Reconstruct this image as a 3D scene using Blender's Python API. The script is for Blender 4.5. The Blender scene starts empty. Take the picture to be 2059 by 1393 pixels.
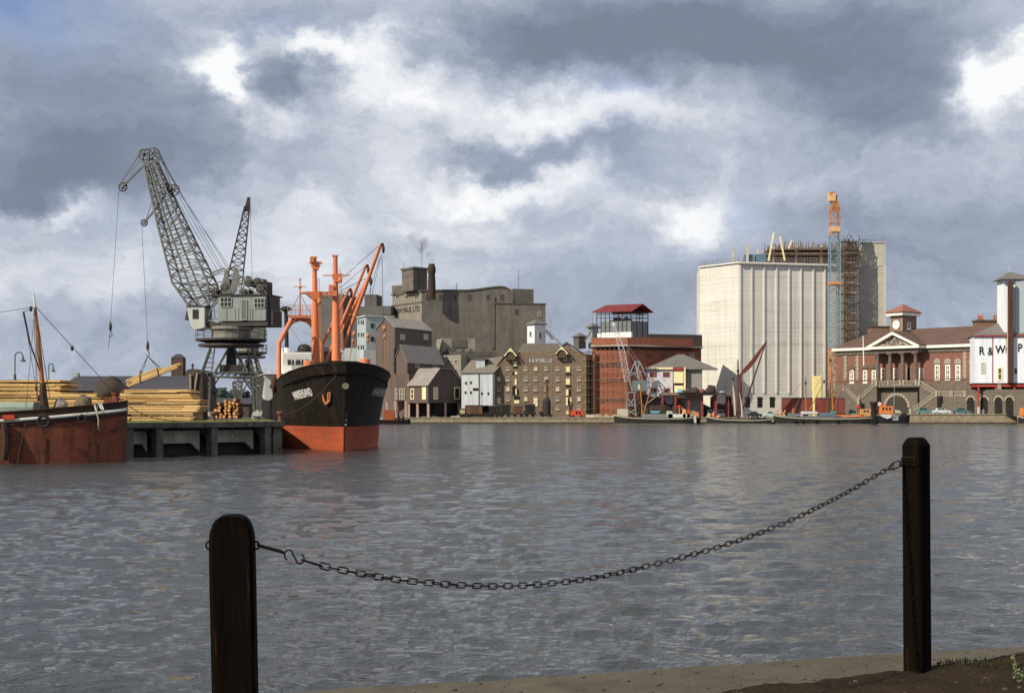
import bpy, bmesh, math, random
from mathutils import Vector, Matrix, noise
from math import sin, cos, pi, radians as R
random.seed(7)
C = bpy.context.scene.collection
SC = bpy.context.scene
# ---------------------------------------------------------------- camera
F, CX, HY, EH = 2860.0, 1029.5, 820.0, 3.9      # focal length / centre / horizon of the photograph, eye height above water
cd = bpy.data.cameras.new('camera'); cam = bpy.data.objects.new('camera', cd); C.objects.link(cam)
cam.location = (0, 0, EH); cam.rotation_euler = (R(90), 0, 0)
cd.sensor_width = 36; cd.lens = 50.0; cd.shift_y = (HY - 696.5) / 2059; cd.clip_end = 6000; cd.clip_start = .1
SC.camera = cam
SC.view_settings.view_transform = 'Standard'; SC.view_settings.look = 'None'
SC.view_settings.exposure = 0.0; SC.view_settings.gamma = 1
SC.render.engine = 'CYCLES'
SC.cycles.max_bounces = 6; SC.cycles.diffuse_bounces = 2; SC.cycles.glossy_bounces = 3
SC.cycles.volume_step_rate = 4; SC.cycles.use_denoising = True
SC.cycles.volume_bounces = 0
# ---------------------------------------------------------------- sun
SV = Vector((-0.64, -0.49, 0.60)).normalized()   # towards the sun: left, behind the camera
sd = bpy.data.lights.new('sun', 'SUN'); sd.energy = 5.0; sd.angle = R(.5); sd.color = (1, .91, .75)
sun = bpy.data.objects.new('sun', sd); C.objects.link(sun)
sun.rotation_euler = SV.to_track_quat('Z', 'Y').to_euler()
# ---------------------------------------------------------------- sky
wd = bpy.data.worlds.new('World'); SC.world = wd; wd.use_nodes = True
NT = wd.node_tree; NT.nodes.clear()
class NG:
    def __init__(s, nt): s.nt = nt
    def n(s, t, **kw):
        x = s.nt.nodes.new(t)
        for k, v in kw.items(): setattr(x, k, v)
        return x
    def put(s, sock, v):
        if isinstance(v, bpy.types.NodeSocket): s.nt.links.new(v, sock)
        elif v is not None: sock.default_value = v
    def m(s, op, a, b=None, c=None, clamp=False):
        x = s.n('ShaderNodeMath', operation=op, use_clamp=clamp)
        s.put(x.inputs[0], a); s.put(x.inputs[1], b); s.put(x.inputs[2], c)
        return x.outputs[0]
    def xyz(s, a, b, c):
        x = s.n('ShaderNodeCombineXYZ'); s.put(x.inputs[0], a); s.put(x.inputs[1], b); s.put(x.inputs[2], c); return x.outputs[0]
    def noise(s, vec, sc, det=4, rough=.5, dist=0):
        x = s.n('ShaderNodeTexNoise'); s.put(x.inputs['Vector'], vec); s.put(x.inputs['Scale'], sc)
        x.inputs['Detail'].default_value = det; x.inputs['Roughness'].default_value = rough; x.inputs['Distortion'].default_value = dist
        return x.outputs['Fac']
    def ramp(s, fac, stops, interp='LINEAR'):
        x = s.n('ShaderNodeValToRGB'); s.put(x.inputs[0], fac); cr = x.color_ramp; cr.interpolation = interp
        while len(cr.elements) < len(stops): cr.elements.new(.5)
        for e, (p, c) in zip(cr.elements, stops): e.position = p; e.color = (*c, 1) if len(c) == 3 else c
        return x.outputs[0]
    def mix(s, fac, a, b, mode='MIX'):
        x = s.n('ShaderNodeMix', data_type='RGBA', blend_type=mode)
        s.put(x.inputs[0], fac)
        for i, v in ((6, a), (7, b)):
            if isinstance(v, tuple) and len(v) == 3: v = (*v, 1)
            s.put(x.inputs[i], v)
        return x.outputs[2]
g = NG(NT)
tc = g.n('ShaderNodeTexCoord'); sp = g.n('ShaderNodeSeparateXYZ'); NT.links.new(tc.outputs['Generated'], sp.inputs[0])
az = g.m('ARCTAN2', sp.outputs[0], sp.outputs[1]); el = g.m('ARCSINE', sp.outputs[2])
vec = g.xyz(az, g.m('MULTIPLY', el, 1.25), 0.0)
w1 = g.noise(vec, 9, 6, .62); w2 = g.noise(g.xyz(g.m('ADD', az, 7.3), g.m('MULTIPLY', el, 1.3), 3.1), 9, 6, .62)
azd = g.m('ADD', az, g.m('MULTIPLY', g.m('SUBTRACT', w1, .5), .17)); eld = g.m('ADD', el, g.m('MULTIPLY', g.m('SUBTRACT', w2, .5), .11))
# (azimuth px, elevation py, half widths px, amount) of the bright and dark cloud masses
BL = [(440, 115, 85, 55, .60), (650, 105, 80, 28, .45), (560, 265, 70, 35, .35), (455, 190, 35, 50, .55), (610, 195, 95, 75, -.50), (790, 150, 110, 90, .42), (720, 310, 170, 60, .18), (1000, 360, 150, 30, .42), (620, 330, 90, 40, -.15),
      (150, 150, 330, 90, -.34), (260, 330, 250, 70, -.50), (60, 330, 150, 50, -.25), (170, 405, 70, 22, .35), (560, 400, 120, 120, .22),
      (30, 25, 110, 50, .15), (600, 30, 380, 38, -.12), (1150, 95, 330, 55, -.55), (1500, 60, 380, 70, -.50), (1120, 230, 200, 38, .30), (1060, 300, 230, 22, -.32),
      (1780, 200, 200, 100, -.55), (1965, 190, 75, 70, .52), (2030, 120, 60, 50, .45), (1450, 250, 220, 55, .12), (1830, 340, 330, 60, .10), (1370, 450, 70, 60, .42), (860, 440, 130, 40, .20),
      (1900, 520, 260, 110, -.30), (1260, 340, 80, 40, -.22), (1620, 440, 150, 50, -.10), (150, 560, 330, 90, .12), (250, 660, 300, 50, -.22), (1350, 600, 250, 70, -.22), (700, 560, 200, 60, .1), (1240, 620, 140, 60, -.1)]
acc = g.m('MULTIPLY', g.m('SUBTRACT', g.noise(g.xyz(az, g.m('MULTIPLY', el, 2.2), 5.0), 5.5, 9, .6), .5), .55)
fine = g.m('MULTIPLY', g.m('SUBTRACT', g.noise(g.xyz(azd, g.m('MULTIPLY', eld, 1.8), 1.0), 26, 9, .68), .5), .62)
acc = g.m('ADD', acc, fine)
for (px, py, wx, wy, am) in BL:
    a0 = math.atan((px - CX) / F); e0 = math.atan((HY - py) / F * cos(a0))
    q = g.m('ADD', g.m('POWER', g.m('ABSOLUTE', g.m('MULTIPLY', g.m('SUBTRACT', azd, a0), F / wx)), 2.0),
            g.m('POWER', g.m('ABSOLUTE', g.m('MULTIPLY', g.m('SUBTRACT', eld, e0), F / wy)), 2.0))
    acc = g.m('ADD', acc, g.m('MULTIPLY', g.m('EXPONENT', g.m('MULTIPLY', q, -.8)), am * (1.35 if am > 0 else 1.05)))
fac = g.m('ADD', g.m('MULTIPLY', acc, .90), .585, clamp=True)
cloud = g.ramp(fac, [(0, (2.0, 2.4, 3.15)), (.25, (2.7, 3.15, 4.05)), (.45, (3.7, 4.2, 5.15)), (.62, (5.0, 5.45, 6.4)), (.80, (7.2, 7.5, 8.1)), (1, (9.6, 9.7, 9.8))])
sky = g.n('ShaderNodeTexSky', sky_type='NISHITA', sun_disc=False)
sky.sun_elevation = math.asin(SV.z); sky.sun_rotation = math.atan2(SV.x, SV.y); sky.air_density = 1.2; sky.dust_density = 1.5
gap = g.m('MULTIPLY', g.m('SUBTRACT', g.noise(g.xyz(azd, eld, 9.0), 4.0, 3, .5), .56), 3.0, clamp=True)
gap = g.m('MULTIPLY', gap, .45)
for (px, py, wx, wy, am) in [(10, 10, 170, 70, 1.0), (1460, 425, 60, 45, .6), (560, 60, 80, 22, .4), (1235, 190, 70, 25, .4), (310, 470, 120, 35, .45), (1250, 560, 140, 60, .25)]:
    a0 = math.atan((px - CX) / F); e0 = math.atan((HY - py) / F * cos(a0))
    q = g.m('ADD', g.m('POWER', g.m('ABSOLUTE', g.m('MULTIPLY', g.m('SUBTRACT', azd, a0), F / wx)), 2.0), g.m('POWER', g.m('ABSOLUTE', g.m('MULTIPLY', g.m('SUBTRACT', eld, e0), F / wy)), 2.0))
    gap = g.m('ADD', gap, g.m('MULTIPLY', g.m('EXPONENT', g.m('MULTIPLY', q, -.8)), am), clamp=True)
skyc = g.mix(gap, cloud, g.mix(1.0, sky.outputs[0], (1.05, 1.0, 1.25), 'MULTIPLY'))
bg = g.n('ShaderNodeBackground'); NT.links.new(skyc, bg.inputs[0]); bg.inputs[1].default_value = .10
wo = g.n('ShaderNodeOutputWorld'); NT.links.new(bg.outputs[0], wo.inputs[0])
# ---------------------------------------------------------------- helpers
def W(px, py, D): return Vector(((px - CX) / F * D, D, EH + (HY - py) / F * D))
def GZ(x):                                   # level of the far quay: it steps up to the right
    t = min(1, max(0, (x - 84) / 14)); return 1.45 + .85 * t * t * (3 - 2 * t)
class MB:
    def __init__(s, M=None): s.v = []; s.f = []; s.mi = []; s.M = M; s.cur = 0
    def P(s, p):
        p = Vector(p)
        if s.M is not None: p = s.M @ p
        s.v.append(p); return len(s.v) - 1
    def add(s, pts, faces):
        o = len(s.v)
        for p in pts: s.P(p)
        for f in faces: s.f.append([i + o for i in f]); s.mi.append(s.cur)
    def box(s, x0, x1, y0, y1, z0, z1):
        s.hexa([(x0, y0, z0), (x1, y0, z0), (x1, y1, z0), (x0, y1, z0), (x0, y0, z1), (x1, y0, z1), (x1, y1, z1), (x0, y1, z1)])
    def hexa(s, p): s.add(p, [(3, 2, 1, 0), (4, 5, 6, 7), (0, 1, 5, 4), (1, 2, 6, 5), (2, 3, 7, 6), (3, 0, 4, 7)])
    def pr(s, poly, f0, f1):                  # prism between two embeddings of a 2-D polygon
        n = len(poly); s.add([f0(*p) for p in poly] + [f1(*p) for p in poly],
              [list(range(n))[::-1], list(range(n, 2 * n))] + [(i, (i + 1) % n, n + (i + 1) % n, n + i) for i in range(n)])
    def prY(s, poly, y0, y1): s.pr(poly, lambda a, b: (a, y0, b), lambda a, b: (a, y1, b))
    def prX(s, poly, x0, x1): s.pr(poly, lambda a, b: (x0, a, b), lambda a, b: (x1, a, b))
    def prZ(s, poly, z0, z1): s.pr(poly, lambda a, b: (a, b, z0), lambda a, b: (a, b, z1))
    def bar(s, a, b, w, h=None):
        a = Vector(a); b = Vector(b); h = h or w; d = b - a
        if d.length < 1e-6: return
        d.normalize(); up = Vector((0, 0, 1)) if abs(d.z) < .95 else Vector((0, 1, 0))
        x = d.cross(up).normalized() * w / 2; y = d.cross(x).normalized() * h / 2
        s.hexa([a - x - y, a + x - y, a + x + y, a - x + y, b - x - y, b + x - y, b + x + y, b - x + y])
    def tube(s, pts, r, seg=8, closed=False, cap=True):
        pts = [Vector(p) for p in pts]; n = len(pts); rs = r if isinstance(r, (list, tuple)) else [r] * n
        o = len(s.v); up = None
        for i, p in enumerate(pts):
            if closed: d = pts[(i + 1) % n] - pts[i - 1]
            else: d = pts[min(i + 1, n - 1)] - pts[max(i - 1, 0)]
            d.normalize()
            if up is None: up = Vector((0, 0, 1)) if abs(d.z) < .9 else Vector((0, 1, 0))
            x = d.cross(up)
            if x.length < 1e-4: x = d.cross(Vector((1, .3, .2)))
            x.normalize(); y = x.cross(d).normalized(); up = y
            for k in range(seg):
                t = 2 * pi * k / seg; s.P(p + (x * cos(t) + y * sin(t)) * rs[i])
        m = n if closed else n - 1
        for i in range(m):
            for k in range(seg):
                a = o + i * seg + k; b = o + i * seg + (k + 1) % seg; j = (i + 1) % n
                s.f.append([a, b, o + j * seg + (k + 1) % seg, o + j * seg + k]); s.mi.append(s.cur)
        if cap and not closed:
            s.f.append([o + k for k in range(seg)][::-1]); s.f.append([o + (n - 1) * seg + k for k in range(seg)]); s.mi += [s.cur] * 2
    def lathe(s, c, prof, seg=16, axis='z'):
        c = Vector(c); o = len(s.v)
        for (r, h) in prof:
            for k in range(seg):
                t = 2 * pi * k / seg
                q = (r * cos(t), r * sin(t), h) if axis == 'z' else ((h, r * cos(t), r * sin(t)) if axis == 'x' else (r * cos(t), h, r * sin(t)))
                s.P(c + Vector(q))
        for i in range(len(prof) - 1):
            for k in range(seg):
                s.f.append([o + i * seg + k, o + i * seg + (k + 1) % seg, o + (i + 1) * seg + (k + 1) % seg, o + (i + 1) * seg + k]); s.mi.append(s.cur)
        s.f.append([o + k for k in range(seg)][::-1]); s.f.append([o + (len(prof) - 1) * seg + k for k in range(seg)]); s.mi += [s.cur] * 2
    def ball(s, c, rx, ry, rz, seg=12, rings=8, jit=0, sc=1.5):
        c = Vector(c); o = len(s.v); off = Vector((random.random() * 50, 0, 0))
        for i in range(rings + 1):
            t = pi * i / rings
            for k in range(seg):
                u = 2 * pi * k / seg; d = Vector((sin(t) * cos(u), sin(t) * sin(u), cos(t)))
                j = 1 + jit * noise.noise(d * sc + off) * 2
                s.P(c + Vector((d.x * rx, d.y * ry, d.z * rz)) * j)
        for i in range(rings):
            for k in range(seg):
                s.f.append([o + i * seg + k, o + i * seg + (k + 1) % seg, o + (i + 1) * seg + (k + 1) % seg, o + (i + 1) * seg + k]); s.mi.append(s.cur)
    def lattice(s, A, B, n, cw, bw, cross=False, ends=True):   # four-chord lattice between two 4-point sections
        A = [Vector(p) for p in A]; B = [Vector(p) for p in B]; k = len(A)
        for a, b in zip(A, B): s.bar(a, b, cw)
        S = [[a.lerp(b, i / n) for a, b in zip(A, B)] for i in range(n + 1)]
        for i in range(n + 1):
            for j in range(k):
                if ends or 0 < i < n: s.bar(S[i][j], S[i][(j + 1) % k], bw)
        for i in range(n):
            for j in range(k):
                j2 = (j + 1) % k
                if cross or (i + j) % 2: s.bar(S[i][j], S[i + 1][j2], bw)
                if cross or not (i + j) % 2: s.bar(S[i][j2], S[i + 1][j], bw)
    def wire(s, pts, r, seg=4): s.tube(pts, r, seg)
    def build(s, name, m, parent=None, smooth=False, recalc=True, ang=40):
        me = bpy.data.meshes.new(name); me.from_pydata([tuple(p) for p in s.v], [], s.f)
        for x in (m if isinstance(m, (list, tuple)) else [m]): me.materials.append(x)
        if any(s.mi): me.polygons.foreach_set('material_index', s.mi)
        if recalc:
            b = bmesh.new(); b.from_mesh(me); bmesh.ops.recalc_face_normals(b, faces=b.faces); b.to_mesh(me); b.free()
        if smooth:
            me.shade_smooth(); me.set_sharp_from_angle(angle=R(ang))
        me.update()
        o = bpy.data.objects.new(name, me); C.objects.link(o)
        if parent is not None: o.parent = parent.o if isinstance(parent, Thing) else parent
        return o
class Thing:
    def __init__(s, name, label, cat, loc, rz=0, group=None):
        s.o = bpy.data.objects.new(name, None); C.objects.link(s.o); s.o.empty_display_size = .5
        s.o.location = loc; s.o.rotation_euler = (0, 0, rz); s.o['label'] = label; s.o['category'] = cat
        if group: s.o['group'] = group
        s.loc = Vector(loc); s.rz = rz; s.M = Matrix.Translation(s.loc) @ Matrix.Rotation(rz, 4, 'Z'); s.I = s.M.inverted()
    def px(s, px, py, y=0):                   # photo ray meets the local plane y = const
        o = s.I @ Vector((0, 0, EH)); d = s.I.to_3x3() @ Vector(((px - CX) / F, 1, (HY - py) / F))
        return o + d * ((y - o.y) / d.y)
    def w(s, px, py, D): return s.I @ W(px, py, D)
class Face:                                   # a vertical wall plane of a thing: u along, w outwards, z up
    def __init__(s, T, a, b):
        s.T = T; A = Vector(((a[0] - CX) / F * a[1], a[1])); B = Vector(((b[0] - CX) / F * b[1], b[1])); s.setup(A, B)
    def setup(s, A, B):
        s.A = A; s.B = B; s.L = (B - A).length; s.u = (B - A).normalized(); s.nrm = Vector((s.u.y, -s.u.x))
        if s.nrm.dot(-(A + B)) < 0: s.nrm = -s.nrm
        M = Matrix(((s.u.x, s.nrm.x, 0, A.x), (s.u.y, s.nrm.y, 0, A.y), (0, 0, 1, 0), (0, 0, 0, 1)))
        s.M = s.T.I @ M                       # z in face coordinates is world z
    def U(s, px, w=0):
        d = Vector(((px - CX) / F, 1)); o = s.A + s.nrm * w
        # o + u*t = d*k
        det = s.u.x * (-d.y) + d.x * s.u.y
        t = (-o.x * (-d.y) - d.x * o.y) / det
        return t
    def D(s, u, w=0): return (s.A + s.u * u + s.nrm * w).y
    def Z(s, py, px, w=0): return EH + (HY - py) / F * s.D(s.U(px, w), w)
    def box(s, mb, x0, y0, x1, y1, w0, w1):   # photo rectangle on the face, extruded from w0 to w1
        u0 = s.U(x0, w1); u1 = s.U(x1, w1); xm = (x0 + x1) / 2
        mb.box(min(u0, u1), max(u0, u1), w0, w1, s.Z(y1, xm, w1), s.Z(y0, xm, w1))
def mesh_thing(o, label, cat, group=None):
    o['label'] = label; o['category'] = cat
    if group: o['group'] = group
    return o
def struct(o, kind='structure'): o['kind'] = kind; return o
# ---------------------------------------------------------------- materials
_M = {}
def mat(name, col, rough=.8, var=.25, sc=1.0, mode='n', bump=0.0, metal=0.0, spec=.25, col2=None, thr=None, coat=0, det=5, bsc=None, lines=None, lk=.8, stain=0):
    if name in _M: return _M[name]
    m = bpy.data.materials.new(name); m.use_nodes = True; nt = m.node_tree; G = NG(nt); b = nt.nodes['Principled BSDF']
    t = G.n('ShaderNodeTexCoord').outputs['Object']
    mp = G.n('ShaderNodeMapping'); nt.links.new(t, mp.inputs[0])
    mp.inputs['Scale'].default_value = {'n': (1, 1, 1), 's': (1, 1, .07), 'h': (.06, .06, 1), 'b': (.5, .5, 1.6)}[mode]
    v = mp.outputs[0]
    n1 = G.noise(v, sc, det, .6); n2 = G.noise(v, sc * 7.3, 3, .6); n3 = G.noise(t, sc * .13, 2, .5)
    f = G.m('ADD', G.m('ADD', G.m('MULTIPLY', n1, .5), G.m('MULTIPLY', n2, .3)), G.m('MULTIPLY', n3, .2))
    f = G.m('ADD', G.m('MULTIPLY', G.m('SUBTRACT', f, .5), 3.0), .5, clamp=True)
    lo = tuple(c * (1 - var) for c in col); hi = tuple(min(1, c * (1 + var)) for c in col)
    if col2 and thr is None: lo = col2; hi = col
    c = G.ramp(f, [(0, lo), (1, hi)])
    if col2 and thr is not None:              # patches of a second colour (rust, dirt, moss)
        k = G.m('MULTIPLY', G.m('SUBTRACT', G.noise(v, sc * 1.7, 6, .7), thr), 9, clamp=True); c = G.mix(k, c, col2)
    if stain:                                 # rain and rust streaks running down the surface
        m2 = G.n('ShaderNodeMapping'); nt.links.new(t, m2.inputs[0]); m2.inputs['Scale'].default_value = (.8, .8, .035)
        k2 = G.m('MULTIPLY', G.m('MULTIPLY', G.m('SUBTRACT', G.noise(m2.outputs[0], 1.3, 5, .7), .46), 4.5, clamp=True), stain); c = G.mix(k2, c, tuple(k * .5 for k in (col2 or col)))
    if lines:                                 # horizontal pour lines / plate seams / course lines every `lines` metres
        sx = G.n('ShaderNodeSeparateXYZ'); nt.links.new(t, sx.inputs[0]); fr = G.m('FRACT', G.m('DIVIDE', G.m('ADD', sx.outputs[2], G.m('MULTIPLY', n1, .02)), lines))
        c = G.mix(G.m('MULTIPLY', G.m('LESS_THAN', fr, .10), lk), c, tuple(k * .62 for k in col))
    nt.links.new(c, b.inputs['Base Color']); b.inputs['Roughness'].default_value = rough; b.inputs['Metallic'].default_value = metal
    b.inputs['Specular IOR Level'].default_value = spec
    if bump:
        bn = G.n('ShaderNodeBump'); bn.inputs['Strength'].default_value = 1; bn.inputs['Distance'].default_value = bump
        nt.links.new(G.noise(v, bsc or sc * 5, 4, .6), bn.inputs['Height']); nt.links.new(bn.outputs[0], b.inputs['Normal'])
    _M[name] = m; return m
GL = lambda: mat('window_glass', (.035, .04, .045), .15, .3, .6, spec=.5)
def win(T, Fc, x0, y0, x1, y1, fm, nx=2, ny=2, bt=.14, gm=None, name='window', sill=None, w=.0):
    u0 = Fc.U(x0, w); u1 = Fc.U(x1, w); xm = (x0 + x1) / 2; z0 = Fc.Z(y1, xm, w); z1 = Fc.Z(y0, xm, w)
    if u0 > u1: u0, u1 = u1, u0
    mb = MB(Fc.M)
    mb.box(u0, u0 + bt, w, w + .12, z0, z1); mb.box(u1 - bt, u1, w, w + .12, z0, z1)
    mb.box(u0 + bt, u1 - bt, w, w + .12, z1 - bt, z1); mb.box(u0 + bt, u1 - bt, w, w + .12, z0, z0 + bt)
    for i in range(1, nx):
        u = u0 + (u1 - u0) * i / nx; mb.box(u - bt * .3, u + bt * .3, w, w + .09, z0 + bt, z1 - bt)
    for i in range(1, ny):
        z = z0 + (z1 - z0) * i / ny; mb.box(u0 + bt, u1 - bt, w, w + .085, z - bt * .3, z + bt * .3)
    if sill: mb.box(u0 - .1, u1 + .1, w, w + .25, z0 - .18, z0 - .003)
    f = mb.build(name, fm, T)
    p = MB(Fc.M); p.box(u0 + bt * .5, u1 - bt * .5, w - .05, w + .04, z0 + bt * .5, z1 - bt * .5); p.build('pane', gm or GL(), f)
    return f
def text_mesh(s, size, M, fm, parent, name='lettering', ext=.03, off=.0, fn=None, spacing=1, xs=1):
    cu = bpy.data.curves.new('t', 'FONT'); cu.body = s; cu.size = size; cu.extrude = ext; cu.offset = off; cu.space_character = spacing
    cu.align_x = 'CENTER'; cu.align_y = 'CENTER'
    o = bpy.data.objects.new('t', cu); C.objects.link(o); dg = bpy.context.evaluated_depsgraph_get(); dg.update()
    me = bpy.data.meshes.new_from_object(o.evaluated_get(dg)); bpy.data.objects.remove(o)
    for v in me.vertices:
        p = Vector((v.co.x * xs, v.co.y, v.co.z)); v.co = fn(p) if fn else M @ p
    me.materials.clear(); me.materials.append(fm)
    r = bpy.data.objects.new(name, me); C.objects.link(r); r.parent = parent.o if isinstance(parent, Thing) else parent
    return r
def copy_tree(o, parent=None):
    c = o.copy(); C.objects.link(c)
    if parent is not None: c.parent = parent
    for ch in [x for x in KIDS.get(o.name, [])]:
        copy_tree(ch, c)
    return c
KIDS = {}
def reg(o):
    def f(x): KIDS[x.name] = [y for y in bpy.data.objects if y.parent == x]; [f(y) for y in KIDS[x.name]]
    f(o)
# ---------------------------------------------------------------- water and land
def water_mat():
    m = bpy.data.materials.new('water'); m.use_nodes = True; nt = m.node_tree; G = NG(nt); b = nt.nodes['Principled BSDF']
    b.inputs['Base Color'].default_value = (.045, .048, .048, 1); b.inputs['IOR'].default_value = 1.33
    t = G.n('ShaderNodeTexCoord').outputs['Object']
    sy = G.n('ShaderNodeSeparateXYZ'); nt.links.new(t, sy.inputs[0])     # ruffled, rougher water out in the open basin
    gust = G.noise(t, .035, 3, .6); nt.links.new(G.m('MULTIPLY', G.m('ADD', G.m('MULTIPLY', sy.outputs[1], .0006, clamp=True), .025), G.m('ADD', .55, G.m('MULTIPLY', gust, .9))), b.inputs['Roughness'])
    def mp(sx, sy, rz):
        x = G.n('ShaderNodeMapping'); nt.links.new(t, x.inputs[0]); x.inputs['Scale'].default_value = (sx, sy, 1); x.inputs['Rotation'].default_value = (0, 0, rz); return x.outputs[0]
    a = G.noise(mp(.5, 1.0, .15), 2.6, 3, .55, .4); c = G.noise(mp(.5, 1.0, -.12), 6.2, 4, .6, .5); d = G.noise(mp(.3, .5, .1), .30, 2, .5)
    h = G.m('ADD', G.m('ADD', G.m('ADD', G.m('MULTIPLY', a, .12), G.m('MULTIPLY', d, .10)), G.m('MULTIPLY', c, .075)), G.m('MULTIPLY', G.noise(mp(.5, 1.0, .05), 20, 3, .6, .3), .020))
    bn = G.n('ShaderNodeBump'); bn.inputs['Strength'].default_value = 1; bn.inputs['Distance'].default_value = 1.0
    nt.links.new(h, bn.inputs['Height']); nt.links.new(bn.outputs[0], b.inputs['Normal'])
    return m
import numpy as np
rng = np.random.default_rng(5)
nr, ncl = 800, 460
rr = 6.0 * (430 / 6.0) ** (np.arange(nr) / (nr - 1)); aa = np.concatenate([np.radians([-85, -60, -40, -30, -25]), np.linspace(-.40, .40, ncl), np.radians([25, 30, 40, 60, 85])])
RR, AA = np.meshgrid(rr, aa, indexing='ij'); XX = RR * np.sin(AA) / np.cos(np.clip(AA, -.42, .42)); YY = RR * np.cos(AA) / np.cos(np.clip(AA, -.42, .42)); ZZ = np.zeros_like(XX)
cell = RR * (np.log(430 / 6.0) / nr)
for k in range(110):                               # wind waves, faded out where the sheet gets too coarse to carry them
    lam = 10 ** rng.uniform(-.95, .62); th = rng.normal(-1.65, .55); ph = rng.uniform(0, 6.28); kk = 2 * np.pi / lam
    amp = .0105 * lam ** .9 / (1 + .9 * lam ** 1.2) * np.clip(lam / (3.0 * cell) - .6, 0, 1) * (1 + .0 * RR)
    s_ = np.sin(kk * (XX * np.cos(th) + YY * np.sin(th)) + ph + .8 * np.sin(.37 * XX + k) + .8 * np.sin(.29 * YY + 2 * k)); ZZ += amp * (s_ + .25 * s_ * s_)
V = np.stack([XX, YY, ZZ], -1).reshape(-1, 3); nc = len(aa)
I = (np.arange(nr - 1)[:, None] * nc + np.arange(nc - 1)[None]).ravel(); Fq_ = np.stack([I, I + 1, I + nc + 1, I + nc], -1)
me = bpy.data.meshes.new('water'); me.vertices.add(len(V)); me.vertices.foreach_set('co', V.ravel().astype(np.float32))
me.loops.add(Fq_.size); me.loops.foreach_set('vertex_index', Fq_.ravel().astype(np.int32)); me.polygons.add(len(Fq_)); me.polygons.foreach_set('loop_start', (np.arange(len(Fq_)) * 4).astype(np.int32))
me.update(calc_edges=True); me.validate(); me.shade_smooth(); me.materials.append(water_mat())
wo_ = bpy.data.objects.new('water', me); C.objects.link(wo_); struct(wo_)
if me.polygons[0].normal.z < 0: me.flip_normals()
# far land: one sheet out to the horizon, its quay edge at y = 350
gm = mat('far_ground_dirt', (.16, .14, .115), .95, .35, .3)
mb = MB(); xs = [-3000, -300, -32, 0, 40, 80, 84, 88, 91, 94, 98, 102, 140, 300, 3000]; ys = [350.6, 372, 420, 900, 4500]
for y in ys:
    for x in xs: mb.P((x, y, GZ(x)))
n = len(xs)
for j in range(len(ys) - 1):
    for i in range(n - 1): mb.f.append([j * n + i, j * n + i + 1, (j + 1) * n + i + 1, (j + 1) * n + i]); mb.mi.append(0)
struct(mb.build('ground', gm, recalc=False))
qm = mat('quay_stone', (.30, .25, .165), .9, .45, .9, col2=(.10, .085, .06), thr=.56, bump=.05)
tide = mat('tide_mark_stone', (.075, .062, .045), .7, .4, .8)
mb = MB()
for i in range(len(xs) - 1):
    x0, x1 = xs[i], xs[i + 1]
    if x0 < -32 or x1 > 300: continue
    mb.cur = 0; mb.hexa([(x0, 350, .38), (x1, 350, .38), (x1, 350.7, .38), (x0, 350.7, .38), (x0, 350, GZ(x0)), (x1, 350, GZ(x1)), (x1, 350.7, GZ(x1)), (x0, 350.7, GZ(x0))])
    mb.cur = 1; mb.box(x0, x1, 349.9, 350.65, -1, .4)
struct(mb.build('quay_wall', [qm, tide]))
cm = mat('coping_stone', (.42, .37, .28), .85, .3, 1.2)
mb = MB()
x = -32.0
while x < 150:
    L = random.uniform(1.3, 2.2); z = (GZ(x) + GZ(x + L)) / 2; mb.box(x, x + L - .06, 349.82, 350.75, z + .004, z + random.uniform(.12, .2)); x += L
struct(mb.build('quay_coping', cm))
# ================================================================ near quay: posts, chain, soil
NZ = EH - 1.35
E0 = Vector((-1.15, 6.74)); ED = Vector((4.08, 1.39)).normalized(); EN = Vector((-ED.y, ED.x))
def nz(x, y, a): return noise.noise(Vector((x, y, a)))
cop = mat('shaded_worn_concrete', (.088, .073, .050), .92, .35, 2.5, bump=.006, bsc=60, col2=(.045, .036, .026), thr=.60)  # concrete colour darkened to stand for cloud shade on the near quay
mb = MB(); us = [-60, -20, -6] + [-3 + .06 * i for i in range(160)] + [8, 20, 60]; vs = [0, -.03, -.1, -.2, -.35, -.55, -.8, -1.1, -1.5]
for v in vs:
    for u in us:
        p = E0 + ED * u + EN * (v + (.035 * nz(u * 1.1, 0, 3) + .014 * nz(u * 5, 0, 5) if v > -.2 else 0))
        mb.P((p.x, p.y, NZ + (-.02 if v == 0 else 0) + .006 * nz(p.x * 4, p.y * 4, 1)))
n = len(us)
for j in range(len(vs) - 1):
    for i in range(n - 1): mb.f.append([j * n + i + 1, j * n + i, (j + 1) * n + i, (j + 1) * n + i + 1]); mb.mi.append(0)
o = len(mb.v)
for u in us: p = E0 + ED * u + EN * (.035 * nz(u * 1.1, 0, 3) + .014 * nz(u * 5, 0, 5)); mb.P((p.x, p.y, -1))
for i in range(n - 1): mb.f.append([i, i + 1, o + i + 1, o + i]); mb.mi.append(0)
struct(mb.build('quay_edge', cop, recalc=False))
soil = mat('shaded_soil', (.032, .022, .014), 1.0, .5, 6, bump=.02, bsc=40, spec=.05)  # cloud shade over the foreground is put into this dark colour
S0 = Vector((.86, 6.60)); SD = (Vector((2.78, 7.72)) - S0).normalized(); SN = Vector((-SD.y, SD.x))
mb = MB(); us = [-60, -20, -8] + [-4 + .045 * i for i in range(230)] + [12, 60]; vs = [.03, 0, -.04, -.09] + [-.15 - .07 * i for i in range(14)] + [-2, -6, -14, -50]
for k, v in enumerate(vs):
    for u in us:
        p = S0 + SD * u + SN * (v + (.07 * nz(u * 1.6, v, 3) + .03 * nz(u * 7, v, 3)))
        mb.P((p.x, p.y, NZ + (-.01 if k == 0 else min(.03, .012 * k) + .02 * nz(p.x * 3, p.y * 3, 1) + .014 * nz(p.x * 12, p.y * 12, 1))))
n = len(us)
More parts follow.
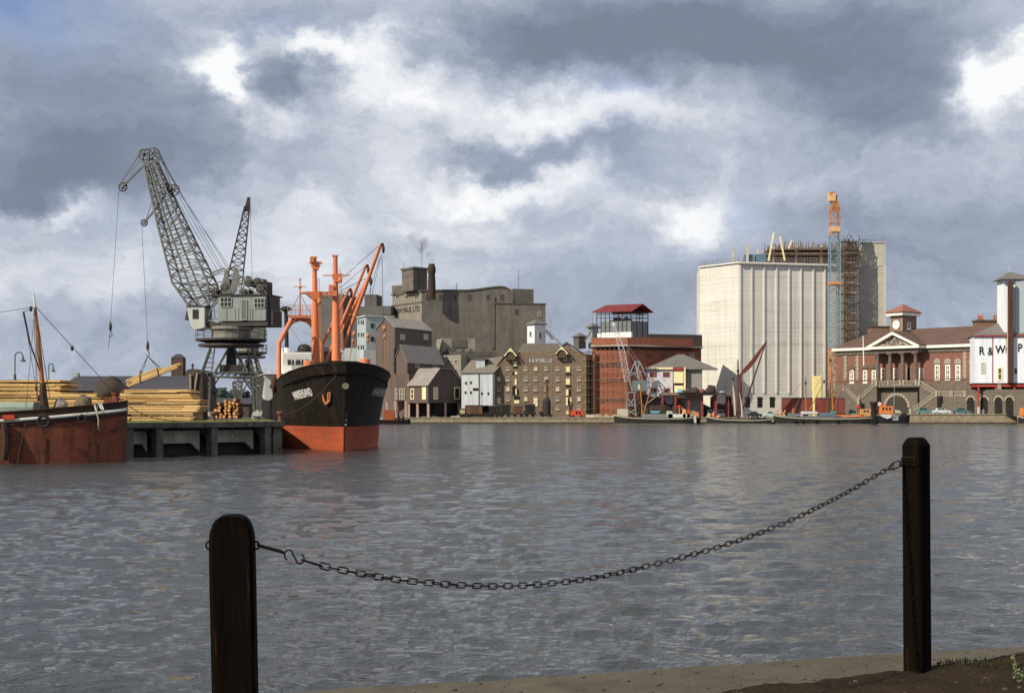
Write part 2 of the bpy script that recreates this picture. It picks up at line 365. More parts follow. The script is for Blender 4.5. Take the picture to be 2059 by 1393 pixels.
for j in range(len(vs) - 1):
    for i in range(n - 1): mb.f.append([j * n + i + 1, j * n + i, (j + 1) * n + i, (j + 1) * n + i + 1]); mb.mi.append(0)
struct(mb.build('soil', soil, recalc=False, smooth=True))
tar = mat('shaded_timber', (.0055, .0035, .0022), .85, .5, 9, mode='s', bump=.012, bsc=14, spec=.04, col2=(.045, .027, .016), thr=.60)  # near-black base colour carries the cloud shade on the posts; brown patches are wear
iron = mat('rusty_iron', (.020, .011, .007), .75, .4, 30, bump=.001, bsc=150, spec=.2)
def post(label, tx, ty, D, wid, hgt, rz, bx, by, style, ):
    top = W(tx, ty, D); b = W(bx, by, D); d = (top - b).normalized()
    T = Thing('mooring_post', label, 'post', (top.x - d.x * hgt / d.z, D, NZ - .05), rz, 'dark timber posts on the near quay')
    lean = T.I.to_3x3() @ Vector((d.x / d.z, 0, 1)); H = top.z - (NZ - .05)
    mb = MB(); ch = .16; sec = []
    hs = [0, .2, .4, .6, .8, .9]
    if style == 'round': prof = [(H * h, 1) for h in (0, .25, .5, .7, .8)] + [(H - wid * .62 * (1 - sin(a)), cos(a) ** .55 if a < 1.5 else .12) for a in (0, .25, .5, .75, 1.0, 1.25, 1.45, 1.56)]
    else: prof = [(H * h, 1) for h in (0, .25, .5, .7, .85)] + [(H - .045, 1), (H - .035, .97), (H - .012, .74), (H - .004, .62), (H, .5)]
    ring = []
    for sx, sy in ((1, 1), (-1, 1), (-1, -1), (1, -1)):
        a = (sx, sy * (1 - ch)); c = (sx * (1 - ch), sy)
        ring += [a, c] if sx * sy > 0 else [c, a]
    for z, s in prof:
        for (a, c) in ring:
            j = 1 + .018 * nz(z * 6, a * 3, c * 3)
            sy = s if style != 'round' else max(s, .9 if s > .3 else s)
            mb.P((lean.x * z + a * wid / 2 * s * j, lean.y * z + c * wid / 2 * sy * j, z))
    n = 8
    for i in range(len(prof) - 1):
        for k in range(n): mb.f.append([i * n + k, i * n + (k + 1) % n, (i + 1) * n + (k + 1) % n, (i + 1) * n + k]); mb.mi.append(0)
    mb.f.append(list(range(n))[::-1]); mb.f.append([(len(prof) - 1) * n + k for k in range(n)]); mb.mi += [0, 0]
    mb.build('timber', tar, T, smooth=True)
    return T, lean, H
def ring_part(T, c, r, wr, M=None, name='ring_eye'):
    mb = MB(); mb.tube([Vector(c) + (Matrix.Identity(3) if M is None else M) @ Vector((r * cos(t), 0, r * 1.15 * sin(t))) for t in [2 * pi * i / 14 for i in range(14)]], wr, 6, closed=True)
    return mb.build(name, iron, T, smooth=True)
TL, ln, H = post('thick dark timber post with rounded top at the left end of the chain', 467, 1035, 4.65, .140, 1.0, R(6), 474, 1393, 'round')
for sx in (514, 421):
    c = TL.w(sx, 1096, 4.65); ring_part(TL, c, .011, .0035)
mb = MB(); a = TL.w(424, 1107, 4.62); mb.bar(a, TL.w(422, 1138, 4.62), .006, .01); mb.build('staple', iron, TL)
TR, ln, H = post('tall slim dark timber post with flat chamfered top at the right end of the chain', 1842, 879, 7.2, .105, 1.2, R(42), 1845, 1355, 'flat')
c = TR.w(1812, 932, 7.17); ring_part(TR, c, .012, .0035)
mb = MB(); mb.tube([TR.w(1814, 925, 7.15), TR.w(1812, 920, 7.13), TR.w(1822, 919, 7.1), TR.w(1838, 919, 7.09)], .003, 6); mb.build('staple', iron, TR, smooth=True)
# chain
A2 = Vector((W(519, 1096, 4.66).x, 4.66)); B2 = Vector((W(1809, 931, 7.17).x, 7.17)); AB = B2 - A2
def onplane(px, py):
    k = (px - CX) / F; t = (k * A2.y - A2.x) / (AB.x - k * AB.y); p = A2 + AB * t
    return Vector((p.x, p.y, EH + (HY - py) / F * p.y))
cp = [(517, 1096), (555, 1106), (600, 1122), (640, 1135), (700, 1148), (800, 1165), (900, 1174), (1000, 1178), (1100, 1173), (1200, 1160), (1300, 1138), (1400, 1112), (1500, 1081), (1600, 1041), (1700, 991), (1770, 951), (1811, 930)]
pts = []
for i in range(len(cp) - 1):
    p0, p1, p2, p3 = [Vector(cp[max(0, min(len(cp) - 1, i + k))]) for k in (-1, 0, 1, 2)]
    for s in range(12):
        t = s / 12; q = .5 * ((2 * p1) + (p2 - p0) * t + (2 * p0 - 5 * p1 + 4 * p2 - p3) * t * t + (3 * p1 - p0 - 3 * p2 + p3) * t ** 3); pts.append(onplane(*q))
pts.append(onplane(*cp[-1]))
cum = [0]
for i in range(1, len(pts)): cum.append(cum[-1] + (pts[i] - pts[i - 1]).length)
def at(s):
    s = max(0, min(cum[-1] - 1e-6, s)); i = max(k for k in range(len(cum)) if cum[k] <= s); i = min(i, len(pts) - 2)
    t = (s - cum[i]) / (cum[i + 1] - cum[i]); return pts[i].lerp(pts[i + 1], t), (pts[i + 1] - pts[i]).normalized()
TC = Thing('barrier_chain', 'rusty iron chain sagging between the two dark posts', 'chain', pts[0])
pn = Vector((AB.y, -AB.x, 0)).normalized()
def linkmesh(L, wd, wr, n=16):
    mb = MB(); P = []
    for i in range(n):
        t = 2 * pi * (i + .5) / n; x = cos(t); y = sin(t)
        P.append(Vector(((L / 2 - wd / 2) * (1 if x > 0 else -1) + x * wd / 2, y * wd / 2, 0)))
    mb.tube(P, wr, 6, closed=True); return mb
def place(o, s, tw):
    p, d = at(s); y = d.cross(pn).normalized(); z = pn
    y2 = y * cos(tw) + z * sin(tw); z2 = d.cross(y2)
    o.matrix_local = Matrix.Translation(p - TC.loc) @ Matrix((d, y2, z2)).transposed().to_4x4()
# shank, S hook, long joining link, then the links
s0 = .10
mb = linkmesh(.105, .017, .0036); l = mb.build('long_link', iron, TC, smooth=True); place(l, .055, 1.25)
S = []
for i in range(13): t = -2.6 + i * .36; S.append(Vector((-.022 + .016 * cos(t + .3), .016 * sin(t + .3), 0)))
P1 = [Vector((-.024 + .0165 * cos(a), .0165 * sin(a), 0)) for a in [pi * 1.25 - i * .33 for i in range(13)]]
P1 = [Vector((-.024 + .0165 * cos(a), .0165 * sin(a), 0)) for a in [2.2 + .35 * i for i in range(0, 11)]]
P1 = [Vector((-.024 - .0165 * cos(a), -.0165 * sin(a), 0)) for a in [pi * .75 - i * pi * 1.35 / 9 for i in range(10)]][::-1]
P1 = [Vector((-.024 + .0165 * cos(a), .0165 * sin(a), 0)) for a in [-.4 - pi * 1.35 + i * pi * 1.35 / 9 + pi * 0 for i in range(10)]]
P2 = [Vector((-p.x, -p.y, 0)) for p in P1[::-1]]
mb = MB(); mb.tube(P1 + P2, .0028, 6); h = mb.build('s_hook', iron, TC, smooth=True); place(h, .152, 0)
mb = linkmesh(.085, .014, .0034); l = mb.build('long_link', iron, TC, smooth=True); place(l, .228, 1.35)
pitch = .0385; s = .282; i = 0; base = linkmesh(.047, .020, .0026); lm = None
while s < cum[-1] - .085:
    if lm is None: l = base.build('chain_link', iron, TC, smooth=True); lm = l
    else: l = lm.copy(); C.objects.link(l)
    tw = (0 if i % 2 == 0 else pi / 2) + .25 * sin(i * .31) + (.5 * math.exp(-((i - 52) / 5) ** 2)) + random.uniform(-.12, .12)
    place(l, s, tw); s += pitch; i += 1
mb = linkmesh(.085, .03, .0036); l = mb.build('shackle', iron, TC, smooth=True); place(l, cum[-1] - .045, .3)
stn = mat('pebble_grey', (.085, .070, .052), .95, .5, 9)
mb = MB()
for i in range(900):
    u = random.uniform(-2.5, 4.5); v = random.uniform(-1.5, .12) if i % 3 else random.uniform(.1, .9); p = S0 + SD * u + SN * v; r = random.choice((.003, .004, .005, .009)) * random.uniform(.7, 1.3)
    if (p - E0).dot(EN) > -.09: continue
    mb.ball((p.x, p.y, NZ + (.03 if v < 0 else .004)), r * 1.3, r, r * .7, 6, 4, .2, 2)
struct(mb.build('gravel', stn, None, recalc=False), 'stuff')
# grass tufts, weed
gr = mat('grass_blades', (.030, .032, .010), .9, .4, 20)
def tuft(x, y, n, r, h, name, m, z=NZ):
    mb = MB()
    for i in range(n):
        a = random.uniform(0, 2 * pi); q = r * random.random() ** .6; bx = x + q * cos(a); by = y + q * sin(a) * .6; hh = h * random.uniform(.4, 1); lx = random.uniform(-.5, .5) * hh; ly = random.uniform(-.5, .5) * hh; w = .0025
        mb.add([(bx - w, by, z), (bx + w, by, z), (bx + lx * .4 + w * .7, by + ly * .4, z + hh * .6), (bx + lx * .4 - w * .7, by + ly * .4, z + hh * .6), (bx + lx, by + ly, z + hh)], [(0, 1, 2, 3), (3, 2, 4)])
    return struct(mb.build(name, m, recalc=False), 'stuff')
mbx = tuft(2.45, 7.35, 280, .26, .03, 'grass', gr, NZ + .02)
wm = mat('weed_leaves', (.13, .15, .07), .8, .4, 30)
mb = MB(); st = MB(); wx, wy = W(2052, 1360, 6.9).x, 6.9
for i in range(9):
    a = random.uniform(0, 2 * pi); q = Vector((cos(a) * .04, sin(a) * .04, random.uniform(.06, .16))); st.tube([(0, 0, 0), q * .5, q], .0015, 4)
    for k in range(9):
        c = q * random.uniform(.3, 1) + Vector([random.uniform(-.012, .012) for _ in range(3)]); d = Vector([random.uniform(-1, 1) for _ in range(3)]).normalized() * .012; e = d.orthogonal().normalized() * .005
        mb.add([c - d, c + e, c + d, c - e], [(0, 1, 2, 3)])
T = Thing('weed_plant', 'small pale green weed growing in the soil right of the tall post', 'plant', (wx, wy, NZ + .01))
mb.build('leaves', wm, T, recalc=False); st.build('stem', wm, T)
# ================================================================ pier with timber yard land behind
DZ = 2.7
PL = Vector((-29.7, 110.0)); PR = Vector((-19.4, 121.0)); pd = (PR - PL).normalized(); pnn = Vector((pd.y, -pd.x))
bk = Vector((-sin(R(12)), cos(R(12))))
conc = mat('pier_concrete', (.135, .118, .092), .9, .45, .9, col2=(.055, .045, .035), thr=.53, bump=.03, stain=.6)
concl = mat('pier_concrete_panel', (.46, .43, .34), .9, .3, .7, col2=(.25, .22, .16), thr=.6, stain=.7)
yard = mat('yard_dirt', (.10, .085, .06), .95, .4, .5)
mb = MB(); Q = PR + bk * 235; K = PL - pd * 60
mb.prZ([(PL.x - pd.x * 60 - pnn.x * 2.6, K.y - pnn.y * 2.6), (PR.x - pnn.x * 2.6, PR.y - pnn.y * 2.6), (Q.x - 1, Q.y), (-600, Q.y), (-600, K.y)], -1, DZ - .35)
struct(mb.build('yard_ground', [yard], recalc=True))
mb = MB(); off = .6
mb.prZ([tuple(K), tuple(PR), tuple(PR + bk * 60), tuple(PR + bk * 60 + Vector((-60, 0))), tuple(K + Vector((-20, 40)))], DZ - .42, DZ)
T = Thing('pier', 'low concrete timber-wharf pier on squat piles beside the black ship', 'pier', (PL.x, PL.y, 0))
Fp = Face.__new__(Face); Fp.T = T; Fp.setup(PL, PR)
mb2 = MB(T.I); mb2.v = [T.I @ v for v in mb.v]; mb2.f = mb.f; mb2.mi = mb.mi; mb2.build('deck', conc, T)
def U(px, w=0): return Fp.U(px, w)
m = MB(Fp.M); m.box(-55, Fp.L + .05, -.25, .12, DZ - .34, DZ + .06); m.build('deck_edge', conc, T)
for px in (262, 322, 432, 540, 200, 140, 80):   # front piles
    u = U(px); m = MB(Fp.M); m.box(u - .32, u + .32, -.75, -.05, -1, DZ - .43)
    m.prX([(-.75, DZ - 1.2), (-.75, DZ - .43), (-2.3, DZ - .43)], u - .3, u + .3); m.build('pile', conc, T)
for a, b, tx in ((262, 322, '1'), (328, 428, '27'), (438, 536, '2'), (204, 258, ''), (140, 200, '')):
    u0 = U(a) + .25; u1 = U(b) - .25; w = -1.5; zt = DZ - .62; zb = 1.05
    m = MB(Fp.M); k = min(1.0, (u1 - u0) * .2); m.prY([(u0, zt), (u0, .35), (u0 + k, zb), (u1 - k, zb), (u1, .35), (u1, zt)], w, w - .3)
    p = m.build('panel_beam', concl, T)
    if tx:
        M = Fp.M @ Matrix.Translation(((u0 + u1) / 2, w + .02, (zt + zb) / 2 + .02)) @ Matrix.Rotation(R(90), 4, 'X')
        text_mesh(tx, .5, M, mat('white_paint', (.75, .73, .68), .7, .1, 2), p, 'number', .01)
m = MB(Fp.M); m.box(Fp.L - .9, Fp.L + .05, -3.2, -.3, -1, DZ - .43); m.build('end_wall', conc, T)
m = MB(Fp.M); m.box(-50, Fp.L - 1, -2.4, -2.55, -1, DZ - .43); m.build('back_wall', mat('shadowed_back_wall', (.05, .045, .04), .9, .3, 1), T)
gg = mat('pier_grass', (.15, .155, .055), .95, .5, 3)
m = MB()
for i in range(9000):
    u = random.uniform(-6, Fp.L - .3); v = random.uniform(.05, 7) ** 1.0
    if nz(u * .45, v * .45, 2) < -.05: continue
    p = PL + pd * u - pnn * v; h = random.uniform(.08, .28); lx = random.uniform(-.08, .08); w = .03
    m.add([(p.x - w, p.y, DZ), (p.x + w, p.y, DZ), (p.x + lx, p.y + .05, DZ + h)], [(0, 1, 2)])
struct(m.build('grass', gg, recalc=False), 'stuff')
# bollards
def bollard(px, D, label):
    p = W(px, 850, D); T = Thing('bollard', label, 'bollard', (p.x, D, DZ), 0, 'bollards on the pier')
    m = MB(); m.lathe((0, 0, 0), [(.26, 0), (.26, .06), (.19, .1), (.17, .6), (.30, .68), (.32, .78), (.26, .88), (.1, .92)], 14)
    m.build('bollard_body', mat('rusty_bollard', (.16, .075, .05), .8, .4, 3), T, smooth=True)
bollard(429, 117, 'rusty brown bollard in front of the crane left leg')
bollard(563, 124, 'rusty red bollard at the pier end by the ship')
# ================================================================ timber yard
tw = [mat('sawn_timber_pale', (.70, .475, .21), .85, .25, 3, 'h'), mat('sawn_timber_gold', (.53, .335, .125), .85, .3, 2, 'h'), mat('sawn_timber_brown', (.30, .17, .065), .85, .3, 2, 'h')]
def planks(T, M, L, H, dep, th, jag=.5, gap=0, name='boards'):
    mb = MB(M); z = 0; k = 0
    while z < H - th * .5:
        t = th * random.uniform(.75, 1.25); x = -random.uniform(0, jag) * (random.random() < .5)
        yo = random.uniform(-.09, .06)
        if gap and k % 7 == 6:                         # bearers between the packs
            for xb in [L * (.1 + .2 * i) for i in range(5)]: mb.cur = 2; mb.box(xb, xb + .12, .05, dep, z + .005, z + .09)
            z += .095
        end = L + random.uniform(-jag, jag * .6) * (random.random() < .6)
        while x < end - .3:
            l = random.choice((2.4, 3.6, 4.8, 5.4)) * random.uniform(.8, 1.1); x1 = min(x + l, end); mb.cur = random.choice((0, 0, 0, 0, 1, 1, 1, 2)) if t > .03 else 0
            y0 = yo + random.uniform(-.03, .03); mb.box(x, x1 - .015, y0, dep + random.uniform(-.1, .1), z + .004, z + t); x = x1
        z += t; k += 1
    return mb.build(name, tw, T)
def stack(label, x0, x1, yt, yb, D, dep=4, jag=.5, rz=.0, th=.085):
    a = W(x0, yb, D); b = W(x1, yt, D); T = Thing('timber_stack', label, 'timber stack', (a.x, D, a.z), rz, 'stacks of sawn timber on the wharf')
    planks(T, None, b.x - a.x, b.z - a.z, dep, th, jag, True); return T
yz = 849
stack('highest pale timber stack at far left behind the red barge mast', -60, 122, 763, 847, 126, 5, .9)
stack('middle timber stack carrying the dark tarpaulin heap', 92, 268, 790, 847, 125, 5, .8)
stack('short lowest tier of boards resting on the pier grass', 264, 388, 829, 850, 118.5, 3, .3)
stack('long middle tier of boards ending at the crane leg', 240, 402, 804, 827.5, 118.7, 3.5, .3)
stack('top tier of boards under the slung load', 250, 386, 784, 803.5, 119, 3.2, .4)
stack('dull boards piled low between the barge and the pier', 225, 262, 812, 849, 121, 3, .3)
tarp = mat('dark_tarpaulin', (.050, .038, .030), .85, .4, 1.2, bump=.05)
def heap(name, label, cat, px, py, D, rx, ry, rz_, m, group=None, seg=18):
    p = W(px, py, D); mb = MB(); mb.ball((0, 0, 0), rx, ry, rz_, seg, 12, .16, 1.6)
    mb.v = [Vector((v.x, v.y, max(v.z, -.02))) for v in mb.v]
    o = mb.build(name, m, None, smooth=True); o.location = p; return mesh_thing(o, label, cat, group)
heap('tarpaulin_heap', 'dark rounded tarpaulin-covered heap on the middle timber stack', 'tarpaulin', 224, 795, 126, 1.65, 1.5, 1.6, tarp)
T = Thing('covered_stack', 'tall dark covered stack with pale poles beside the left crane leg', 'covered stack', (W(397, 842, 137).x, 137, DZ))
a = T.px(384, 800); b = T.px(408, 752); mb = MB(); mb.prY([(a.x, 0), (a.x, b.z - .3), (a.x + .3, b.z), (b.x - .2, b.z + .15), (b.x, b.z - .2), (b.x, 0)], 0, 2.2); mb.build('cover', tarp, T)
mb = MB(); mb.tube([T.px(384, 812, -.1), T.px(383, 752, -.1)], .11, 7); mb.tube([T.px(391, 800, -.1), T.px(393, 775, -.12), T.px(397, 750, -.1)], .10, 7); mb.build('pole', mat('grey_pole', (.30, .25, .18), .8, .3, 4), T)
# log pile seen between the crane legs
bark = mat('log_bark', (.16, .085, .045), .95, .4, 8); lend = mat('log_cut_end', (.62, .33, .13), .8, .25, 9)
lm = None; n = 0
for px, base, top in ((434, 842, 822), (442, 842, 808), (452, 842, 806), (461, 842, 803), (470, 842, 802), (477, 842, 806)):
    D = 162; z = 0
    for k in range(9):
        r = random.uniform(.16, .24); p = W(px + random.uniform(-2, 2), 842, D); zz = DZ + z + r
        if EH + (820 - top) / F * D < zz: break
        if lm is None:
            mb = MB(); mb.cur = 0; mb.lathe((0, 0, 0), [(.2, .02), (.2, 3.0)], 12, 'y'); mb.cur = 1; mb.lathe((0, 0, 0), [(.165, 0), (.165, .05)], 12, 'y'); lm = mb.build('log', [bark, lend], smooth=True); o = lm
            mesh_thing(o, 'cut log with orange sawn end in the pile between the crane legs', 'log', 'logs piled between the crane legs')
        else: o = lm.copy(); C.objects.link(o)
        o.location = (p.x, D + random.uniform(-.25, .25), zz); o.scale = (r / .2,) * 3; o.rotation_euler = (0, random.random() * 3, 0); z += r * 1.85; n += 1
# distant shed, tower
slate = mat('dark_slate_roof', (.055, .052, .062), .85, .25, 1.0, 'h'); dbr = mat('dark_brick', (.085, .060, .050), .9, .35, .8)
T = Thing('timber_shed', 'long low shed with dark slate roof behind the timber stacks', 'shed', (W(120, 845, 225).x, 225, 1.5))
a = T.px(112, 845); b = T.px(402, 845); zr = T.px(260, 754).z; ze = T.px(260, 786).z
mb = MB(); mb.box(a.x + .3, b.x - .3, 0, 14, 0, ze); mb.build('wall', dbr, T)
mb = MB(); mb.hexa([(a.x, -.4, ze + .004), (b.x, -.4, ze + .004), (b.x, 14.4, ze + .004), (a.x, 14.4, ze + .004), (a.x + 1.2, 6.8, zr), (b.x, 6.8, zr), (b.x, 7.2, zr), (a.x + 1.2, 7.2, zr)]); mb.build('roof', slate, T)
mb = MB(); c = T.px(125, 754); mb.box(c.x - .4, c.x + .5, 6.4, 7.6, zr - .5, zr + .5); c = T.px(258, 752); mb.tube([(c.x, 7, zr - .2), (c.x, 7, zr + .9)], .35, 8); mb.build('ridge_vent', mat('pale_metal', (.35, .36, .36), .7, .2, 3), T)
T = Thing('brick_tower', 'small dark square brick tower with low cap behind the shed', 'tower', (W(356, 845, 245).x, 245, 1.5))
a = T.px(344, 720); b = T.px(368, 720); mb = MB(); mb.box(a.x, b.x, 0, b.x - a.x, 0, a.z); mb.build('wall', dbr, T)
c = T.px(356, 711); mb = MB(); w = b.x - a.x; mb.hexa([(a.x - .1, -.1, a.z), (b.x + .1, -.1, a.z), (b.x + .1, w + .1, a.z), (a.x - .1, w + .1, a.z), (c.x - .3, w / 2 - .2, c.z), (c.x + .3, w / 2 - .2, c.z), (c.x + .3, w / 2 + .2, c.z), (c.x - .3, w / 2 + .2, c.z)]); mb.build('roof', slate, T)
T = Thing('gabled_store', 'dark gabled store with a small finial right of the brick tower', 'store', (W(385, 845, 235).x, 245, 1.5))
a = T.px(370, 758); b = T.px(404, 758); c = T.px(386, 741); mb = MB(); mb.prY([(a.x, 0), (a.x, a.z), (c.x - .9, c.z - .2), (c.x, c.z), (c.x + .9, c.z - .2), (b.x, a.z), (b.x, 0)], 0, 12); mb.build('wall', dbr, T)
mb = MB(); mb.lathe((c.x, .5, c.z), [(.15, 0), (.15, .4), (.3, .5), (.05, 1.0)], 8); mb.build('finial', dbr, T)
# swan neck lamps
lg = mat('lamp_green_paint', (.05, .12, .08), .6, .2, 3)
for k, (px, py, hx, D, lab) in enumerate(((30, 708, 46, 135, 'taller green swan-neck street lamp at far left'), (98, 731, 107, 165, 'smaller green swan-neck street lamp right of the barge mast'))):
    p = W(px, 845, D); T = Thing('street_lamp', lab, 'street lamp', (p.x, D, DZ - .1), 0, 'swan-neck lamps in the timber yard')
    t = T.px(px, py); h = T.px(hx, py + (16 if k == 0 else 14)); r = (h.x) / 2; s = t.z - abs(r)
    mb = MB(); mb.tube([(0, 0, 0), (0, 0, s * .72)], .13, 8); mb.tube([(0, 0, s * .72), (0, 0, s)] + [(r - r * cos(a), 0, s + abs(r) * sin(a)) for a in [pi * i / 8 for i in range(1, 9)]] + [(2 * r, 0, h.z + .3)], .06, 6); mb.build('pole', lg, T, smooth=True)
    mb = MB(); mb.lathe((2 * r, 0, h.z - .15), [(.28, 0), (.26, .1), (.1, .3), (.08, .5)], 10); mb.build('lamp_shade', lg, T, smooth=True)
# ================================================================ dock cranes
cg = mat('crane_grey_paint', (.135, .14, .125), .6, .3, 1.5, 's', col2=(.12, .075, .045), thr=.60)
cd2 = mat('crane_dark_steel', (.055, .050, .045), .7, .4, 2, col2=(.12, .07, .04), thr=.6)
cl = mat('crane_pale_paint', (.42, .43, .40), .6, .2, 1.5, 's', col2=(.22, .18, .14), thr=.62)
rope = mat('steel_rope', (.06, .055, .05), .7, .2, 5)
class Fr:
    def __init__(s, T, M): s.T = T; s.M = T.M @ M; s.I = s.M.inverted(); s.L = M
    px = Thing.px
def portal(T, hx, hy, z1, z2, top):
    mbs = []
    for sx in (-1, 1):
        for sy in (-1, 1):
            mb = MB(); f = .26; g2 = .58; x = sx * hx; y = sy * hy; xt = sx * (hx + .12)
            A = [(x - f, y - f, .8), (x + f, y - f, .8), (x + f, y + f, .8), (x - f, y + f, .8)]; B = [(xt - g2, y - g2, z1), (xt + g2, y - g2, z1), (xt + g2, y + g2, z1), (xt - g2, y + g2, z1)]
            mb.lattice(A, B, 6, .20, .10, True)
            mb.build('leg', cg, T)
            mb = MB(); mb.hexa([(x - .5, y - .45, .35), (x + .5, y - .45, .35), (x + .5, y + .45, .35), (x - .5, y + .45, .35), (x - .32, y - .32, 1.0), (x + .32, y - .32, 1.0), (x + .32, y + .32, 1.0), (x - .32, y + .32, 1.0)])
            for q in (-.28, .28): mb.lathe((x + q, y - .08, .22), [(.1, -.06), (.21, -.05), (.21, .2), (.1, .21)], 12, 'y')
            mb.build('foot', cl, T)
    mb = MB(); e = .68
    for sy in (-1, 1):
        mb.box(-hx - e, hx + e, sy * hy - .16, sy * hy + .16, z1 + .02, z1 + .16); mb.box(-hx - e, hx + e, sy * hy - .2, sy * hy + .2, z2 - .14, z2)
        for i in range(9): x = -hx + 2 * hx * i / 8; mb.bar((x, sy * hy, z1 + .1), (x + (hx / 4 if i < 8 else 0), sy * hy, z2 - .1), .07)
        for sx in (-1, 1): mb.bar((sx * (hx - .5), sy * hy, z1 - 1.3), (sx * (hx - 1.3), sy * hy, z1), .12); mb.bar((sx * (hx - .1), sy * hy, z1 - 1.5), (sx * (hx - .5), sy * hy, z1 - 1.3), .12)
    for sx in (-1, 1): mb.box(sx * hx - .18, sx * hx + .18, -hy - e + .2, hy + e - .2, z1 + .03, z2 - .02)
    mb.build('portal_girder', cg, T)
    mb = MB(); A = [(-hx - .4, -hy - .2, z2), (hx + .4, -hy - .2, z2), (hx + .4, hy + .2, z2), (-hx - .4, hy + .2, z2)]; k = hx * .82; B = [(-k, -k, top), (k, -k, top), (k, k, top), (-k, k, top)]
    for a, b in zip(A, B): mb.bar(a, b, .2)
    for i in range(4):
        a0, a1 = Vector(A[i]), Vector(A[(i + 1) % 4]); b0, b1 = Vector(B[i]), Vector(B[(i + 1) % 4]); mid = (b0 + b1) / 2; am = (a0 + a1) / 2
        mb.bar(a0.lerp(a1, .22), mid + (b0 - b1) * .06, .16); mb.bar(a0.lerp(a1, .78), mid + (b1 - b0) * .06, .16); mb.bar(a0.lerp(a1, .16), b0.lerp(b1, .1), .09); mb.bar(a0.lerp(a1, .84), b0.lerp(b1, .9), .09)
        for t in (.2, .4, .6, .8): mb.bar(a0.lerp(b0, t), a0.lerp(a1, .19).lerp(b0.lerp(b1, .1), t), .06); mb.bar(a1.lerp(b1, t), a0.lerp(a1, .81).lerp(b0.lerp(b1, .9), t), .06)
    mb.build('tower_frame', cg, T)
    mb = MB(); mb.lathe((0, 0, z2), [(.5, 0), (.5, .2), (.55, .9), (.45, top - z2)], 12); mb.box(-1.2, 1.2, -hy + .2, -hy + .9, z2 + .003, z2 + .75); mb.build('centre_column', cd2, T)
def platform(T, z, r, rail=.95):
    mb = MB(); mb.lathe((0, 0, z - .85), [(r * .80, 0), (r * .92, .05), (r * .92, .3), (r * .8, .32)], 24); mb.build('slewing_ring', cd2, T)
    mb = MB(); mb.lathe((0, 0, z - .5), [(r * .6, 0), (r, .3), (r, .5), (r * .3, .51)], 24); mb.build('platform', cd2, T)
    mb = MB(); n = 18
    for i in range(n):
        a = 2 * pi * i / n; mb.bar((r * cos(a), r * sin(a), z), (r * cos(a), r * sin(a), z + rail), .05)
    for h in (.5, 1): mb.tube([(r * cos(a), r * sin(a), z + rail * h) for a in [2 * pi * i / 24 for i in range(24)]], .028, 4, closed=True)
    mb.build('railing', cg, T)
    mb = MB(); mb.lathe((0, 0, z + .02), [(r * .55, 0), (r * .55, .9), (r * .62, .95), (r * .62, 1.25)], 20); mb.build('turntable', mat('turntable_grey', (.22, .21, .18), .7, .4, 1.5), T)
def wheel(mb, c, r, t=.1, sp=6):
    c = Vector(c); mb.tube([c + Vector((r * cos(a), 0, r * sin(a))) for a in [2 * pi * i / 20 for i in range(20)]], t * .55, 5, closed=True)
    for i in range(sp): a = pi * 2 * i / sp + .3; mb.bar(c, c + Vector((r * cos(a), 0, r * sin(a))), t * .7)
    mb.lathe(c, [(r * .22, -t), (r * .22, t)], 10, 'y')
cx1 = W(465, 842, 150)
T = Thing('dock_crane', 'large grey level-luffing dock crane with tall lattice jib leaning left over the timber', 'crane', (cx1.x, 150, DZ), R(11.5), 'grey dock cranes on the pier')
portal(T, 2.6, 2.1, 4.35, 4.95, 7.5); platform(T, 8.45, 3.7)
U2 = Fr(T, Matrix.Rotation(R(-24), 4, 'Z')); q = lambda px, py, y=0: U2.px(px, py, y)
def bx(mb, x0, y0, x1, y1, ya, yb): a = q(x0, y1, ya); b = q(x1, y0, ya); mb.box(a.x, b.x, ya, yb, a.z, b.z)
mb = MB(U2.L); a = q(412, 656, -1.9); b = q(538, 646, -1.9); mb.box(a.x, b.x + 0, -1.85, 2.0, a.z, b.z); mb.build('bed_frame', cd2, T)
mb = MB(U2.L); bx(mb, 438, 593, 534, 645.8, -2.0, 2.0); h = mb.build('machinery_house', mat('crane_house_paint', (.215, .24, .225), .55, .2, 1.2, 's', col2=(.13, .11, .09), thr=.64), T)
a = q(534, 645.8, -2.0); b = q(534, 593, -2.0)
mb = MB(U2.L); x0 = q(436, 600, -2).x; x1 = q(536, 600, -2).x; mb.box(x0 - 1.2, x1 + .1, -2.2, 2.2, b.z + .004, b.z + .12); mb.build('roof', cd2, T)
mb = MB(U2.L); mb.prY([(a.x + .01, a.z - .45), (a.x + .01, b.z - .1), (a.x + .2, b.z - .1), (a.x + .4, b.z - 1.4), (a.x + .6, b.z - 1.6), (a.x + .6, a.z - .45)], -1.5, 1.0); mb.build('counterweight', cd2, T)
dk = mat('crane_window_dark', (.03, .03, .03), .3, .3, 2)
for (x0, y0, x1, y1, n, nm) in ((444, 598, 466, 617, 3, 'window'), (512, 600, 532, 619, 3, 'window'), (486, 603, 497, 643, 1, 'door')):
    mb = MB(U2.L); a = q(x0, y1, -2.0); b = q(x1, y0, -2.0); mb.box(a.x, b.x, -2.06, -2.003, a.z, b.z); f = mb.build(nm, dk if nm == 'window' else mat('door_grey', (.12, .13, .12), .6, .2, 3), T)
    mb = MB(U2.L); bt = .05
    for i in range(n + 1): x = a.x + (b.x - a.x) * i / n; mb.box(x - bt / 2, x + bt / 2, -2.11, -2.07, a.z, b.z)
    for z in ((a.z, b.z) if n == 1 else (a.z, (a.z + b.z) / 2, b.z)): mb.box(a.x, b.x, -2.115, -2.075, z - bt / 2, z + bt / 2)
    mb.build('frame', cl, f)
mb = MB(U2.L)                                    # vertical plate seams, gutter
